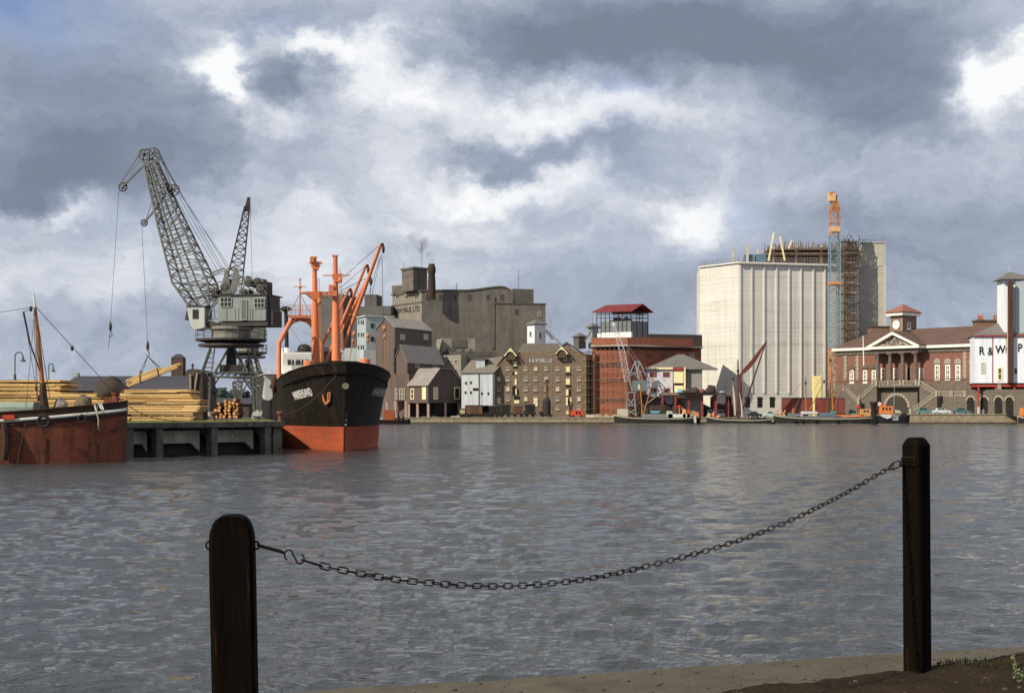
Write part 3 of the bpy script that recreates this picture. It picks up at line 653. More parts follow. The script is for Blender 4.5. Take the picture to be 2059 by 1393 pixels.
for px in (456, 473, 480, 503, 508): a = q(px, 644, -2); b = q(px, 620, -2); mb.box(a.x - .02, a.x + .02, -2.03, -2.0, a.z, b.z)
mb.build('plate_seams', cd2, T)
mb = MB(U2.L); yy = -2.3
pts = [(376, 617), (411, 617), (411, 658), (392, 663), (384, 655), (379, 640)]
mb.prY([(q(x, y, yy).x, q(x, y, yy).z) for x, y in pts], yy, yy + 1.9); c = mb.build('operator_cab', cl, T)
mb = MB(U2.L); bx(mb, 387, 622, 399, 641, yy - .04, yy - .004); mb.build('window', dk, c)
mb = MB(U2.L); a = q(377, 624, yy); b = q(371, 643, yy); mb.hexa([(b.x, yy, b.z), (a.x, yy, b.z), (a.x, yy + 1.5, b.z), (b.x, yy + 1.5, b.z), (a.x - .1, yy, a.z), (a.x, yy, a.z), (a.x, yy + 1.5, a.z), (a.x - .1, yy + 1.5, a.z)]); mb.build('awning', cd2, c)
mb = MB(U2.L); a = q(374, 616.8, yy); b = q(413, 614.5, yy); mb.box(a.x, b.x, yy - .1, yy + 2, a.z, b.z); mb.build('cab_roof', cd2, c)
for yy2 in (-1.9, 1.5):                           # open frame between cab and house
    mb = MB(U2.L)
    for a, b, w in (((437, 595), (444, 643), .1), ((428, 598), (432, 640), .08), ((405, 640), (440, 650), .12), ((436, 594), (412, 618), .14), ((412, 655), (432, 600), .10), ((415, 620), (440, 628), .08), ((400, 648), (440, 640), .08), ((430, 615), (440, 600), .2)):
        mb.bar(q(*a, yy2), q(*b, yy2), w)
    mb.build('front_frame', cg, T)
# roof machinery
for y in (-.9, .9):
    for pts in ([(446, 590), (452, 542), (457, 542), (466, 590)], [(462, 590), (471, 538), (477, 538), (482, 560), (474, 590)]):
        P = [q(px, py, y) for px, py in pts]; mb = MB(U2.L); mb.prY([(p.x, p.z) for p in P], y - .06, y + .06); mb.build('gantry_plate', mat('crane_plate', (.13, .13, .115), .6, .3, 2), T)
mb = MB(U2.L)
for y in (-.9, .9):
    for a, b, w in (((425, 549), (452, 539), .14), ((426, 553), (453, 543), .08), ((456, 541), (472, 535), .12), ((477, 556), (530, 566), .16), ((480, 562), (515, 590), .12), ((478, 575), (500, 588), .10), ((500, 560), (482, 590), .1), ((520, 566), (536, 590), .12), ((405, 560), (445, 550), .08), ((400, 578), (447, 566), .1), ((404, 585), (448, 575), .06), ((517, 558), (517, 590), .05), ((489, 551), (493, 575), .1)):
        mb.bar(q(*a, y), q(*b, y), w)
mb.build('gantry_strut', cg, T)
mb = MB(U2.L)
for px, py, r in ((506, 570, .42), (524, 567, .40), (530, 582, .5), (497, 588, .35), (460, 578, .5), (440, 586, .35)): mb.lathe(q(px, py, 0), [(r * .5, -1.1), (r, -1.0), (r, -.6), (r * .6, -.55), (r * .6, .55), (r, .6), (r, 1.0), (r * .5, 1.1)], 12, 'y')
bx(mb, 526, 566, 536, 592, -.8, .8); bx(mb, 494, 555, 498, 562, -.5, .5); bx(mb, 448, 560, 460, 592, -.7, .7)
mb.build('winch', cd2, T)
mb = MB(U2.L)
for i in range(14):
    px = 405 + i * 9.5; a = q(px, 592, -2.1); mb.bar(a, a + Vector((0, 0, .9)), .035)
a = q(405, 592, -2.1); b = q(530, 592, -2.1)
for h in (.45, .9): mb.bar(a + Vector((0, 0, h)), Vector((b.x, -2.1, a.z + h)), .035)
mb.build('railing', cg, T)
# jib
def sec(p1, p2, hw): a = q(*p1, 0); b = q(*p2, 0); return [(a.x, -hw, a.z), (b.x, -hw, b.z), (b.x, hw, b.z), (a.x, hw, a.z)]
mb = MB(U2.L); S0 = sec((398, 628), (430, 604), 1.3); S1 = sec((356, 570), (428, 572), 1.15); S2 = sec((322, 447), (358, 425), .8); S3 = sec((293, 332), (314, 326), .42)
mb.lattice(S0, S1, 4, .19, .09); mb.lattice(S1, S2, 9, .19, .085); mb.lattice(S2, S3, 9, .17, .075)
def mids(S, t): return [tuple(Vector(S[0]).lerp(Vector(S[1]), t)), tuple(Vector(S[3]).lerp(Vector(S[2]), t))]
for S, E in ((S0, S1), (S1, S2), (S2, S3)):
    for a, b in zip(mids(S, .45), mids(E, .45)): mb.bar(a, b, .16)
for t in range(8):                               # ladder
    pass
mb.build('jib', cg, T)
mb = MB(U2.L)
for y in (-.4, .4):
    for (a, b, w) in (((293, 334), (278, 312), .12), ((314, 328), (322, 322), .1), ((293, 334), (322, 318), .16), ((296, 340), (300, 300), .12)): mb.bar(q(*a, y), q(*b, y), w)
    for i in range(11):
        t0 = pi * i / 11; t1 = pi * (i + 1) / 11; c = (300, 318)
        mb.bar(q(c[0] - 21 * cos(t0), c[1] - 20 * sin(t0), y), q(c[0] - 21 * cos(t1), c[1] - 20 * sin(t1), y), .12)
mb.build('jib_head', cg, T)
mb = MB(U2.L)
for y in (-.22, .22):
    mb.bar(q(314, 308, y), q(243, 378, y), .17); mb.bar(q(296, 326, y), q(247, 376, y), .12); mb.bar(q(279, 312, y), q(243, 368, y), .08); mb.bar(q(286, 318, y), q(262, 346, y), .05)
mb.build('fly_arm', cg, T)
mb = MB(U2.L)
for y in (-.22, .22):
    mb.bar(q(345, 375, y), q(290, 449, y), .15); mb.bar(q(330, 402, y), q(294, 444, y), .12); mb.bar(q(310, 394, y), q(294, 440, y), .06); mb.bar(q(310, 394, y), q(326, 398, y), .08); mb.bar(q(314, 390, y), q(340, 380, y), .08)
mb.build('fly_arm', cg, T)
for px, py, r in ((290, 311, .62), (309, 310, .66), (247, 376, .46), (350, 382, .58), (337, 378, .5), (290, 448, .36)):
    mb = MB(U2.L); wheel(mb, q(px, py, 0), r, .12); mb.build('sheave', cd2, T)
mb = MB(U2.L)
for (a, b) in (((308, 298), (352, 370)), ((318, 306), (356, 375)), ((322, 316), (448, 540)), ((320, 305), (360, 388)), ((360, 388), (462, 538)), ((358, 378), (458, 540)), ((352, 395), (440, 548)), ((358, 392), (450, 552)), ((321, 310), (342, 366))):
    mb.wire([q(*a, .1), q(*b, .1)], .025)
for (a, b) in (((239, 384), (222, 655)), ((285, 455), (297, 692))): p = q(*a, 0); r = q(*b, 0); mb.wire([p, (r.x, 0, r.z)], .022)
mb.build('hoist_rope', rope, T)
mb = MB(U2.L)
for px, py in ((222, 655), (297, 694)):
    p = q(px, py, 0); mb.lathe(p, [(.04, .5), (.16, .1), (.18, -.3), (.05, -.6)], 8); c = p + Vector((0, 0, -.95)); mb.tube([c + Vector((.02, 0, .35)), c + Vector((.16, 0, .15)), c + Vector((.2, 0, -.08)), c + Vector((.02, 0, -.24)), c + Vector((-.16, 0, -.1))], .05, 5)
a = q(221, 668, 0); b = q(218, 702, 0); mb.wire([a, b], .03)
mb.build('hook_block', cd2, T)
for px, py in ((323, 441), (340, 491)):
    mb = MB(U2.L); p = q(px, py, -.8); mb.lathe(p, [(.02, .35), (.06, .3), (.25, .05), (.27, 0)], 8); r = q(px + 10, py - 14, -.8); mb.bar(p + Vector((0, 0, .3)), p + Vector((.6, 0, .35)), .04); mb.build('flood_lamp', cd2, T)
mb = MB(U2.L)
for k in range(8): t = k / 7; a = q(313 + 17 * t, 418 + 80 * t, -.9); mb.bar(a, a + Vector((.5, 0, 0)), .03)
mb.build('jib_rungs', cd2, T)
# slung bundle of planks
a = q(297, 722, 0); wp = U2.M @ a
TT = Thing('slung_planks', 'bundle of pale planks hanging tilted from the crane hook', 'planks', tuple(wp)); 
l0 = TT.px(256, 772, 0); l1 = TT.px(366, 730, 0)
d = (l1 - l0); L = d.length; ang = math.atan2(d.z, d.x)
M = Matrix.Translation(l0 + Vector((0, -.4, -.35))) @ Matrix.Rotation(-ang, 4, 'Y'); mb = MB(M)
for i in range(60):
    r_ = i // 6; x0 = random.uniform(0, .8) + (L * .0 if r_ < 5 else -.1); x1 = L * (.99 if r_ < 6 else .66) + random.uniform(-.5, .1); z = r_ * .078; y = (i % 6) * .16
    mb.cur = random.choice((0, 0, 1)); mb.box(x0, x1, y, y + .15, z, z + .07)
mb.build('boards', tw, TT)
mb = MB()
for y in (-.45, .6): mb.wire([(0, 0, .3), (-.75, y, -1.45), (-.72, y, -2.5)], .04); mb.wire([(0, 0, .3), (1.15, y, -.85), (1.2, y, -1.75)], .04)
mb.wire([(-.72, -.45, -2.5), (-.72, .6, -2.5)], .04); mb.wire([(1.2, -.45, -1.75), (1.2, .6, -1.75)], .04)
mb; mb.build('sling', rope, TT)
# second crane behind
c2 = W(500, 842, 188)
T = Thing('dock_crane', 'smaller dark dock crane half hidden behind the large one, its jib almost upright', 'crane', (c2.x, 188, DZ), R(12), 'grey dock cranes on the pier')
portal(T, 1.35, 1.5, 4.6, 5.2, 7.6); platform(T, 8.6, 2.4, .9)
mb = MB(); mb.box(-2.0, 2.2, -1.6, 1.6, 9.9, 12.4); mb.box(-1.4, 1.8, -1.2, 1.2, 12.4, 13.6); mb.build('machinery_house', cg, T)
q2 = lambda px, py, y=0: T.px(px, py, y)
mb = MB(); mb.lattice([q2(455, 568, -1), q2(487, 572, -1), q2(487, 572, 1), q2(455, 568, 1)], [q2(492, 415, -.25), q2(502, 415, -.25), q2(502, 415, .25), q2(492, 415, .25)], 11, .2, .11)
mb.lattice([q2(463, 600, -.9), q2(480, 600, -.9), q2(480, 600, .9), q2(463, 600, .9)], [q2(455, 568, -1), q2(487, 572, -1), q2(487, 572, 1), q2(455, 568, 1)], 2, .13, .07)
P = [q2(491, 425), q2(497, 397), q2(503.5, 397), q2(502, 425)]; mb.prY([(p.x, p.z) for p in P], -.25, .25); mb.build('jib', cd2, T)
mb = MB(); mb.wire([q2(503, 402), q2(507, 562)], .022); mb.wire([q2(497, 400, .1), q2(452, 572, .1)], .022); mb.build('hoist_rope', rope, T)
# ================================================================ red barge at left
red = mat('barge_red_oxide', (.21, .062, .035), .75, .4, .5, 'n', stain=.7, col2=(.050, .028, .018), thr=.52, bump=.01)
brn = mat('barge_dark_brown', (.050, .028, .018), .7, .4, 1.2); wht = mat('weathered_white', (.62, .60, .54), .7, .25, 2, col2=(.25, .22, .18), thr=.6)
def hull(T, secs, bands, mats, name='hull', pw=.8, deck=None, dz=.7, zb=-1.2, rake=0, axis='x'):
    # secs: (s_deck, s_water, half_deck, half_water, z_deck); bands: z offsets; z<0 measured down from the deck edge, z>=0 absolute
    mb = MB(); n = len(secs)
    for (sd_, sw, hd, hw_, zd) in secs:
        zs = [zd + b if b < 0 else (b if b > 0 else zd) for b in bands] + [0.0, zb]
        zs[0] = zd
        pts = []
        for z in zs:
            t = max(0, min(1, z / zd)); h = hw_ + (hd - hw_) * t ** pw; s_ = sw + (sd_ - sw) * t
            if z < 0: h *= .9
            pts.append((s_, h, z))
        row = [(a, -b, c) for a, b, c in pts] + [(a, b, c) for a, b, c in pts[::-1]]
        for a, b, c in row: mb.P((a, b, c) if axis == 'x' else (b, a, c))
    m = len(mb.v) // n; k = m // 2
    for i in range(n - 1):
        for j in range(m - 1):
            mb.f.append([i * m + j, i * m + j + 1, (i + 1) * m + j + 1, (i + 1) * m + j]); jj = j if j < k else m - 2 - j; mb.mi.append(min(jj, len(mats) - 1))
        mb.f.append([i * m + m - 1, i * m, (i + 1) * m, (i + 1) * m + m - 1][::-1]); mb.mi.append(len(mats) - 1); mb.f.pop(); mb.mi.pop()
    for i in (0, n - 1): mb.f.append([i * m + j for j in range(m)]); mb.mi.append(0)
    o = mb.build(name, mats, T, smooth=True, ang=24)
    if deck:
        mb = MB(); row = []
        for (sd_, sw, hd, hw_, zd) in secs: row.append((sd_, max(.02, hd * .97 - .05), zd - dz))
        for a, b, c in row:
            for sgn in (-1, 1): mb.P((a, sgn * b, c) if axis == 'x' else (sgn * b, a, c))
        for i in range(n - 1): mb.f.append([2 * i, 2 * i + 1, 2 * i + 3, 2 * i + 2]); mb.mi.append(0)
        mb.build('deck', deck, T)
    return o
def strake(T, secs, zf, r, m, name='rubbing_strake', axis='x', pw=.8, off=.03, sgns=(-1, 1), seg=6):
    mb = MB()
    for sg in sgns:
        P = []
        for (sd_, sw, hd, hw_, zd) in secs:
            z = zf(sd_, zd); t = z / zd; h = hw_ + (hd - hw_) * t ** pw + off; s_ = sw + (sd_ - sw) * t; P.append((s_, sg * h, z) if axis == 'x' else (sg * h, s_, z))
        mb.tube(P, r, seg)
    return mb.build(name, m, T, smooth=True)
p = W(257, 900, 102.4)
T = Thing('sailing_barge', 'red-brown barge with white rubbing strake and orange mast at the left frame edge', 'barge', (p.x, 102.4, 0), R(9))
BS = [(-34, -33, 1.5, 1.0, 4.2), (-31, -31, 2.7, 2.3, 3.8), (-22, -22, 3.0, 2.9, 3.35), (-12, -12, 3.0, 2.9, 3.45), (-9, -9, 2.97, 2.85, 3.58), (-7, -7, 2.8, 2.6, 3.70), (-5, -5, 2.5, 2.2, 3.86), (-3.6, -3.6, 2.12, 1.8, 4.0), (-2.4, -2.4, 1.7, 1.35, 4.1), (-1.3, -1.3, 1.15, .85, 4.24), (-.5, -.55, .7, .5, 4.34), (-.05, -.12, .4, .25, 4.42)]
hull(T, BS, [0, -.60, -.95], [brn, brn, red, red], deck=brn, dz=.35)
strake(T, BS, lambda s, z: z - .62, .13, wht); strake(T, BS, lambda s, z: z - .02, .06, brn, 'gunwale')
strake(T, BS, lambda s, z: z - .95, .06, brn, 'lower_strake')
Q = lambda px, py, y=0: T.px(px, py, y)
orm = mat('varnished_mast', (.36, .15, .045), .55, .3, 2, 's')
mb = MB(); mb.tube([Q(90, 830), Q(80, 720), Q(70.5, 617)], [.20, .17, .10], 10); mb.build('mast', orm, T, smooth=True)
mb = MB(); mb.tube([Q(70.5, 617), Q(67.5, 588)], [.09, .05], 8); mb.build('topmast', wht, T, smooth=True)
mb = MB(); mb.tube([Q(47, 627, -.3), Q(60, 690, -.3), Q(80, 745, -.3)], [.07, .06, .05], 6); mb.tube([Q(86, 770, -.2), Q(87, 800, -.2), Q(92, 830, -.2)], [.22, .28, .30], 8); mb.build('gaff', brn, T, smooth=True)
mb = MB()
for a, b, y0, y1 in (((70, 617), (-80, 640), 0, 0), ((72, 617), (200, 757), 0, 0), ((200, 757), (238, 808), 0, 0), ((70, 620), (52, 820), 0, -2.4), ((71, 620), (76, 825), 0, -2.2), ((71, 620), (96, 770), 0, 1.8), ((72, 620), (100, 800), 0, 2.6), ((48, 632), (78, 812), -.3, -1), ((68, 630), (74, 800), 0, -1.4), ((47, 627), (68, 620), -.3, 0)):
    mb.wire([Q(*a, y0), Q(*b, y1)], .018 if a[0] < 72 else .024)
mb.build('rigging', rope, T)
mb = MB()
for px, py in ((62, 621), (145, 700), (73, 780), (78, 800), (88, 812)): mb.ball(Q(px, py, -.2), .12, .12, .2, 8, 6)
mb.build('block', brn, T, smooth=True)
mb = MB(); a = Q(-70, 826, -1.8); b = Q(72, 826, -1.8); t = Q(0, 808, -1.8).z; mb.prX([(-1.8, a.z - .3), (-1.8, t - .35), (-1.5, t), (1.5, t), (1.8, t - .35), (1.8, a.z - .3)], a.x, b.x - .2); mb.build('hatch_cover', mat('green_canvas', (.25, .30, .24), .85, .25, 1.5, bump=.03), T, smooth=False)
mb = MB(); a = Q(6, 843, -2.9); b = Q(30, 834, -2.9); mb.box(a.x, b.x, -3.08, -2.75, a.z, b.z); mb.build('red_board', mat('red_paint', (.45, .06, .03), .6, .2, 2), T)
for px, py, r, yy in ((88, 847, .38, -3.25), (165, 842, .26, -2.25)):
    mb = MB(); c = Q(px, py, yy); mb.tube([c + Vector((r * cos(a), -.05 * cos(a), r * sin(a))) for a in [2 * pi * i / 16 for i in range(16)]], r * .30, 7, closed=True); mb.wire([c + Vector((0, 0, r)), Q(px - 2, py - 28, yy + .3)], .02); mb.build('tyre_fender', mat('black_rubber', (.018, .016, .015), .8, .3, 4), T, smooth=True)
mb = MB(); mb.tube([Q(196, 816, -1.6), Q(194, 826, -1.8), Q(198, 845, -1.75), Q(197, 862, -1.65), Q(200, 864, -1.6)], .05, 6); mb.build('hanging_rope', mat('pale_rope', (.42, .37, .28), .9, .2, 8), T, smooth=True)
mb = MB()
for a, b in (((199, 812), (204, 823)), ((203, 811), (208, 824)), ((190, 814), (193, 825))): mb.bar(Q(*a, -1.75), Q(*b, -1.75), .10)
mb.build('fairlead', mat('white_paint', (.75, .73, .68), .7, .1, 2), T)
mb = MB(); mb.lathe(Q(232, 806, 0) + Vector((0, 0, -.5)), [(.2, 0), (.2, .9), (.3, 1.0), (.3, 1.1)], 10); mb.box(-1.6, -.7, -.5, .5, 3.9, 4.55); mb.build('windlass', red, T)
mb = MB(); mb.tube([Q(8, 850, -3.08), Q(12, 885, -3.1), Q(8, 925, -3.1)], [.22, .30, .25], 8); mb.tube([Q(52, 850, -3.1), Q(40, 900, -3.12), Q(34, 935, -3.1)], .04, 5); mb.build('leeboard_fender', brn, T, smooth=True)
heap('tarpaulin_heap', 'brown tarpaulin bundle on the foredeck of the red barge', 'tarpaulin', 168, 818, 102.3, .62, .6, .95, mat('brown_canvas', (.16, .12, .075), .9, .35, 2, bump=.04))
heap('sack_heap', 'pale grey sacks lying on the red barge deck behind the mast', 'sacks', 121, 818, 102.0, .5, .5, .62, mat('grey_canvas', (.30, .26, .22), .9, .25, 2, bump=.04))
mb = MB(); pts = []
for i in range(15): t = i / 14; a = W(235, 800, 102.3); b = W(390, 846, 118.0); pp = a.lerp(b, t); pp.z -= .9 * sin(pi * t) * (1 - t * .5); pts.append(pp - a)
mb.tube(pts, .03, 5); o = mb.build('mooring_rope', rope, None, smooth=True); o.location = a; mesh_thing(o, 'slack mooring rope from the red barge bow to the pier', 'rope')
# ================================================================ the black ship
blk = mat('ship_black_paint', (.012, .009, .007), .6, .5, .8, 's', col2=(.085, .05, .032), thr=.60, spec=.2, lines=1.35, lk=.5, stain=.5); boot = mat('ship_red_boot_topping', (.43, .088, .036), .7, .35, .8, 'h', col2=(.40, .16, .09), thr=.56, lines=1.1, lk=.5, stain=.6)
orp = mat('orange_mast_paint', (.65, .215, .095), .6, .25, 1.0, 's', col2=(.42, .14, .07), thr=.60); shw = mat('ship_white_paint', (.82, .81, .76), .5, .06, 1.0)
T = Thing('cargo_ship', 'black-hulled cargo ship with orange masts and red waterline, moored bow-on at the pier', 'ship', (-15.1, 128, 0), R(12)); SHP = T
SS = [(-1.7, .2, .06, .05, 7.9), (-1.3, .7, .9, .22, 7.9), (-.5, 1.5, 1.9, .5, 7.85), (.8, 2.6, 2.9, .95, 7.75), (2.6, 4.0, 3.75, 1.35, 7.55), (5, 6, 4.65, 2.15, 7.25), (8, 8.6, 5.15, 3.3, 6.95), (12, 12, 5.4, 4.2, 6.6), (16, 16, 5.5, 4.9, 6.25), (20.4, 20.4, 5.5, 5.3, 5.9), (20.6, 20.6, 5.5, 5.3, 4.9), (30, 30, 5.5, 5.4, 4.7), (50, 50, 5.5, 5.4, 5.0), (62, 62, 5.2, 4.9, 5.4), (69, 68, 4.0, 3.0, 5.8), (72.5, 70, 1.2, .6, 6.1)]
hull(T, SS, [0, -.45, -1.0, -1.6, -2.3, 2.2], [blk, blk, blk, blk, blk, boot, boot], pw=1.25, deck=mat('ship_deck', (.12, .07, .05), .8, .3, 1), dz=.95, axis='y')
strake(T, SS[:10], lambda s, z: z + .01, .06, blk, 'bulwark_rail', 'y', 1.25, 0)
def hw(s, z, pw=1.25):
    for a, b in zip(SS, SS[1:]):
        za = a[4] + (b[4] - a[4]) * 0; 
        ta = max(0, min(1, z / a[4])); tb = max(0, min(1, z / b[4])); sa = a[1] + (a[0] - a[1]) * ta; sb = b[1] + (b[0] - b[1]) * tb
        if sa <= s <= sb:
            t = (s - sa) / (sb - sa); ha = a[3] + (a[2] - a[3]) * ta ** pw; hb = b[3] + (b[2] - b[3]) * tb ** pw; return ha + (hb - ha) * t
    return 0
def onhull(px, py, sg):
    y = -1.6; prev = None
    while y < 30:
        p = T.px(px, py, y)
        if abs(p.x) < hw(y, p.z) and p.x * sg > 0: return Vector((sg * hw(y, p.z), y, p.z))
        y += .03
    return Vector((0, 0, 5))
wl = mat('ship_name_white', (.80, .78, .72), .6, .1, 2)
for sg, pa, pb, mm in ((-1, (591, 798), (629, 788), wl), (1, (747, 788), (773, 793), mat('ship_name_shaded', (.42, .42, .42), .6, .2, 2))):  # right-hand name greyed: shade on that side of the hull is in the colour
    a = onhull(*pa, sg); b = onhull(*pb, sg); Ls = abs(b.y - a.y); dz_ = (b.z - a.z)
    def fn(p, a=a, b=b, sg=sg):
        t = p.x / 7.2 + .5; s_ = a.y + (b.y - a.y) * t; z = a.z + (b.z - a.z) * t + p.y; return Vector((sg * (hw(s_, z) + .05 + p.z), s_, z))
    o = text_mesh('HARRIERSAND', 1.05, None, mm, T, 'ship_name', .015, .0, fn)
    mx = max(v.co.y for v in o.data.vertices); mn = min(v.co.y for v in o.data.vertices)
# anchor, hawse
c = onhull(661, 805, -1); mb = MB()
mb.tube([onhull(664, 790, -1) + Vector((-.12, 0, 0)), onhull(662, 812, -1) + Vector((-.12, 0, 0))], .11, 6); mb.tube([onhull(653, 793, -1) + Vector((-.18, 0, 0)), onhull(656, 804, -1) + Vector((-.2, 0, 0)), onhull(661, 813, -1) + Vector((-.2, 0, 0)), onhull(668, 806, -1) + Vector((-.2, 0, 0)), onhull(668, 789, -1) + Vector((-.15, 0, 0))], [.05, .12, .15, .12, .05], 6); mb.build('anchor', mat('rusty_anchor', (.50, .20, .08), .8, .3, 3), T, smooth=True)
mb = MB(); c = onhull(694, 776, 1); mb.lathe(Vector((0, -1.15, c.z)), [(.3, -.25), (.3, .1), (.2, .12)], 10, 'y'); mb.build('stem_fairlead', mat('fairlead_grey', (.20, .18, .13), .7, .3, 3), T, smooth=True)
mb = MB()
for z in (2.4, 2.8, 3.2, 3.6, 4.0, 4.4): mb.bar((-.02, -.02 - .36 * z / 2 + .1, z), (.18, -.02 - .36 * z / 2 + .12, z), .05, .1)
mb.build('draught_marks', wl, T)
# forecastle fittings
for px, s_, yt in ((621, 7, 725), (734, 5, 721)):
    b = T.px(px, 745, s_); t = T.px(px, yt, s_); r = 11 / F * 134; mb = MB(); mb.lathe((b.x, s_, 5.8), [(r * .72, 0), (r * .72, t.z - 5.8 - .85), (r, t.z - 5.8 - .8), (r, t.z - 5.8 - .05), (r * .9, t.z - 5.8)], 16); mb.build('ventilator', orp, T, smooth=True)
mb = MB(); mb.prY([(-2.6, 7.4), (-2.5, 7.98), (-1.2, 8.12), (1.1, 8.08), (1.7, 7.95), (1.8, 7.4)], -.1, .12)
mb.v = [Vector((v.x, v.y + abs(v.x) ** 1.5 * .42 - 1.15, v.z)) for v in mb.v]; mb.build('bow_bulwark', blk, T)
mb = MB(); mb.box(-1.2, 1.2, 3.2, 4.4, 6.6, 7.4); mb.lathe((0, 3.8, 7.3), [(.4, -1.3), (.4, -.7), (.2, -.65), (.2, .65), (.4, .7), (.4, 1.3)], 12, 'x'); mb.build('windlass', orp, T)
def P2(px, py, s_): return T.px(px, py, s_)
def mast(px, s_, yt, r0, r1, lean=0, name='mast'):
    b = P2(px, 780, s_); t = P2(px + lean, yt, s_); b.z = 4.0; mb = MB(); mb.tube([b, b.lerp(t, .55), b.lerp(t, .80), t], [r0, r0 * .80, r1 * 1.15, r1], 14); mb.box(t.x - r1 * 1.3, t.x + r1 * 1.3, s_ - r1, s_ + r1, t.z - .15, t.z)
    return mb.build(name, orp, T, smooth=True), b, t
mR, b, t = mast(677, 23, 513, .54, .24, -3)
mL, b, t = mast(636, 30, 516, .52, .24, -4)
def yard(m, s_, x0, x1, y, r, plat=None, box=None):
    mb = MB(); a = P2(x0, y, s_); c = P2(x1, y, s_); mb.tube([a, c], r, 6)
    if plat: a = P2(plat[0], y, s_); c = P2(plat[1], y, s_); mb.prY([(a.x, a.z - .05), (a.x, a.z + .12), (c.x, c.z + .12), (c.x, c.z - .05), ((a.x + c.x) / 2 + .3, a.z - .75), ((a.x + c.x) / 2 - .3, a.z - .75)], s_ - .5, s_ + .5)
    mb.build('crosstree', orp, m)
yard(mR, 23, 650, 703, 553.5, .07, (668, 688)); yard(mL, 30, 603, 665, 589, .14, (614, 655)); yard(mL, 30, 621, 649, 529, .07, (625, 645))
mb = MB(); a = P2(667, 590, 22.6); mb.box(a.x - .35, a.x + .5, 22.2, 23, a.z - .3, a.z + .3); a = P2(666, 577, 22.6); mb.box(a.x - .25, a.x + .25, 22.3, 22.8, a.z - .3, a.z + .2); a = P2(679, 563, 22); a = P2(684, 563, 22.2); mb.ball(a, .22, .22, .3, 8, 6); mb.build('masthead_lamp', orp, mR)
mb = MB(); a = P2(627, 522, 29.5); mb.box(a.x - .2, a.x + .2, 29.2, 29.7, a.z - .3, a.z + .3); a = P2(642, 606, 29); mb.ball(a, .25, .25, .35, 8, 6); mb.build('masthead_lamp', orp, mL)
mb = MB()
for s_, x0, y0, x1, y1, m_ in ((22.2, 690, 775, 683, 540, mR), (29.4, 645, 775, 640, 560, mL)):
    mb = MB(); 
    for dx in (-1.2, 2.2): mb.bar(P2(x0 + dx, y0, s_), P2(x1 + dx, y1, s_), .05)
    for i in range(26): tt = i / 25; mb.bar(P2(x0 - 1.2 + (x1 - x0) * tt, y0 + (y1 - y0) * tt, s_), P2(x0 + 2.2 + (x1 - x0) * tt, y0 + (y1 - y0) * tt, s_), .035)
    mb.build('ladder', orp, m_)
dl = [((689, 703), 24.0, (766, 490), 19.0, .22), ((652, 735), 30.5, (736, 533), 27, .20), ((686, 669), 24.4, (741, 556), 21.5, .18), ((648, 694), 31, (702, 581), 28, .18), ((664, 705), 31.5, (700, 640), 30.5, .15)]
bm_ = mat('black_pulley', (.03, .025, .02), .6, .2, 4)
for (b_, s0_, t_, s1_, r) in dl[:4]:
    a = P2(*b_, s0_); c = P2(*t_, s1_); mb = MB(); mb.tube([a, a.lerp(c, .5), c], [r * .8, r, r * .75], 10); mb.lathe(a.lerp(c, .33), [(r * 1.2, -.1), (r * 1.2, .1)], 8); d_ = mb.build('derrick_boom', orp, T, smooth=True)
    mb = MB(); mb.ball(c + Vector((.25, 0, -.55)), .16, .16, .45, 8, 6); mb.ball(c + Vector((.12, 0, -.1)), .2, .12, .2, 8, 6); mb.build('pulley_block', bm_, d_, smooth=True)
mb = MB()
for a, sa, b_, sb in (((764, 492), 19, (681, 566), 22.8), ((735, 535), 27, (683, 580), 22.9), ((735, 560), 22, (684, 585), 22.8), ((768, 512), 19, (773, 760), 14), ((763, 520), 19, (742, 590), 22), ((766, 515), 19, (746, 600), 21), ((703, 585), 28, (645, 600), 29.8), ((748, 560), 21, (744, 598), 20)):
    mb.wire([P2(*a, sa), P2(*b_, sb)], .028)
mb.build('derrick_rigging', rope, T)
for x0, y0, x1, y1, s_ in ((699, 745, 712, 672, 18), (739, 722, 740, 675, 14), (775, 745, 773, 660, 12)):
    mb = MB(); mb.tube([P2(x0, y0, s_), P2(x1, y1, s_)], .05, 5); mb.ball(P2(x1, y1, s_), .2, .2, .3, 8, 6); mb.ball(P2(x1 + (x0 - x1) * .2, y1 + (y0 - y1) * .2, s_), .15, .15, .25, 8, 6); mb.build('tackle', mat('tackle_orange', (.45, .2, .09), .7, .3, 3), T, smooth=True)
# gantry mast with platform forward of the bridge
mb = MB(); s_ = 50
mb.tube([P2(561, 760, s_), P2(561, 690, s_), P2(574, 665, s_), P2(590, 636, s_)], .29, 10); mb.tube([P2(646, 760, s_), P2(646, 690, s_), P2(633, 664, s_), P2(617, 636, s_)], .29, 10)
mb.tube([P2(579, 656, s_), P2(590, 646, s_), P2(604, 642, s_), P2(618, 646, s_), P2(628, 655, s_)], .22, 8); mb.build('gantry_mast', orp, T, smooth=True)
mb = MB(); a = P2(578, 634, s_); b = P2(630, 634, s_); mb.prY([(a.x, a.z), (b.x, a.z), (b.x - .5, a.z - .35), (a.x + .5, a.z - .35)], s_ - .8, s_ + .8)
for i in range(8): x = a.x + (b.x - a.x) * i / 7; mb.bar((x, s_ - .75, a.z), (x, s_ - .75, a.z + 1.2), .06)
for h in (.6, 1.2): mb.bar((a.x, s_ - .75, a.z + h), (b.x, s_ - .75, a.z + h), .06)
mb.tube([P2(603, 640, s_), P2(603, 563, s_)], [.13, .07], 8); mb.tube([P2(590, 576, s_), P2(616, 576, s_)], .05, 5); mb.lathe(P2(603, 563, s_), [(.2, 0), (.2, .15)], 8); mb.ball(P2(603, 577, s_), .25, .25, .2, 8, 5); mb.build('platform', orp, T)
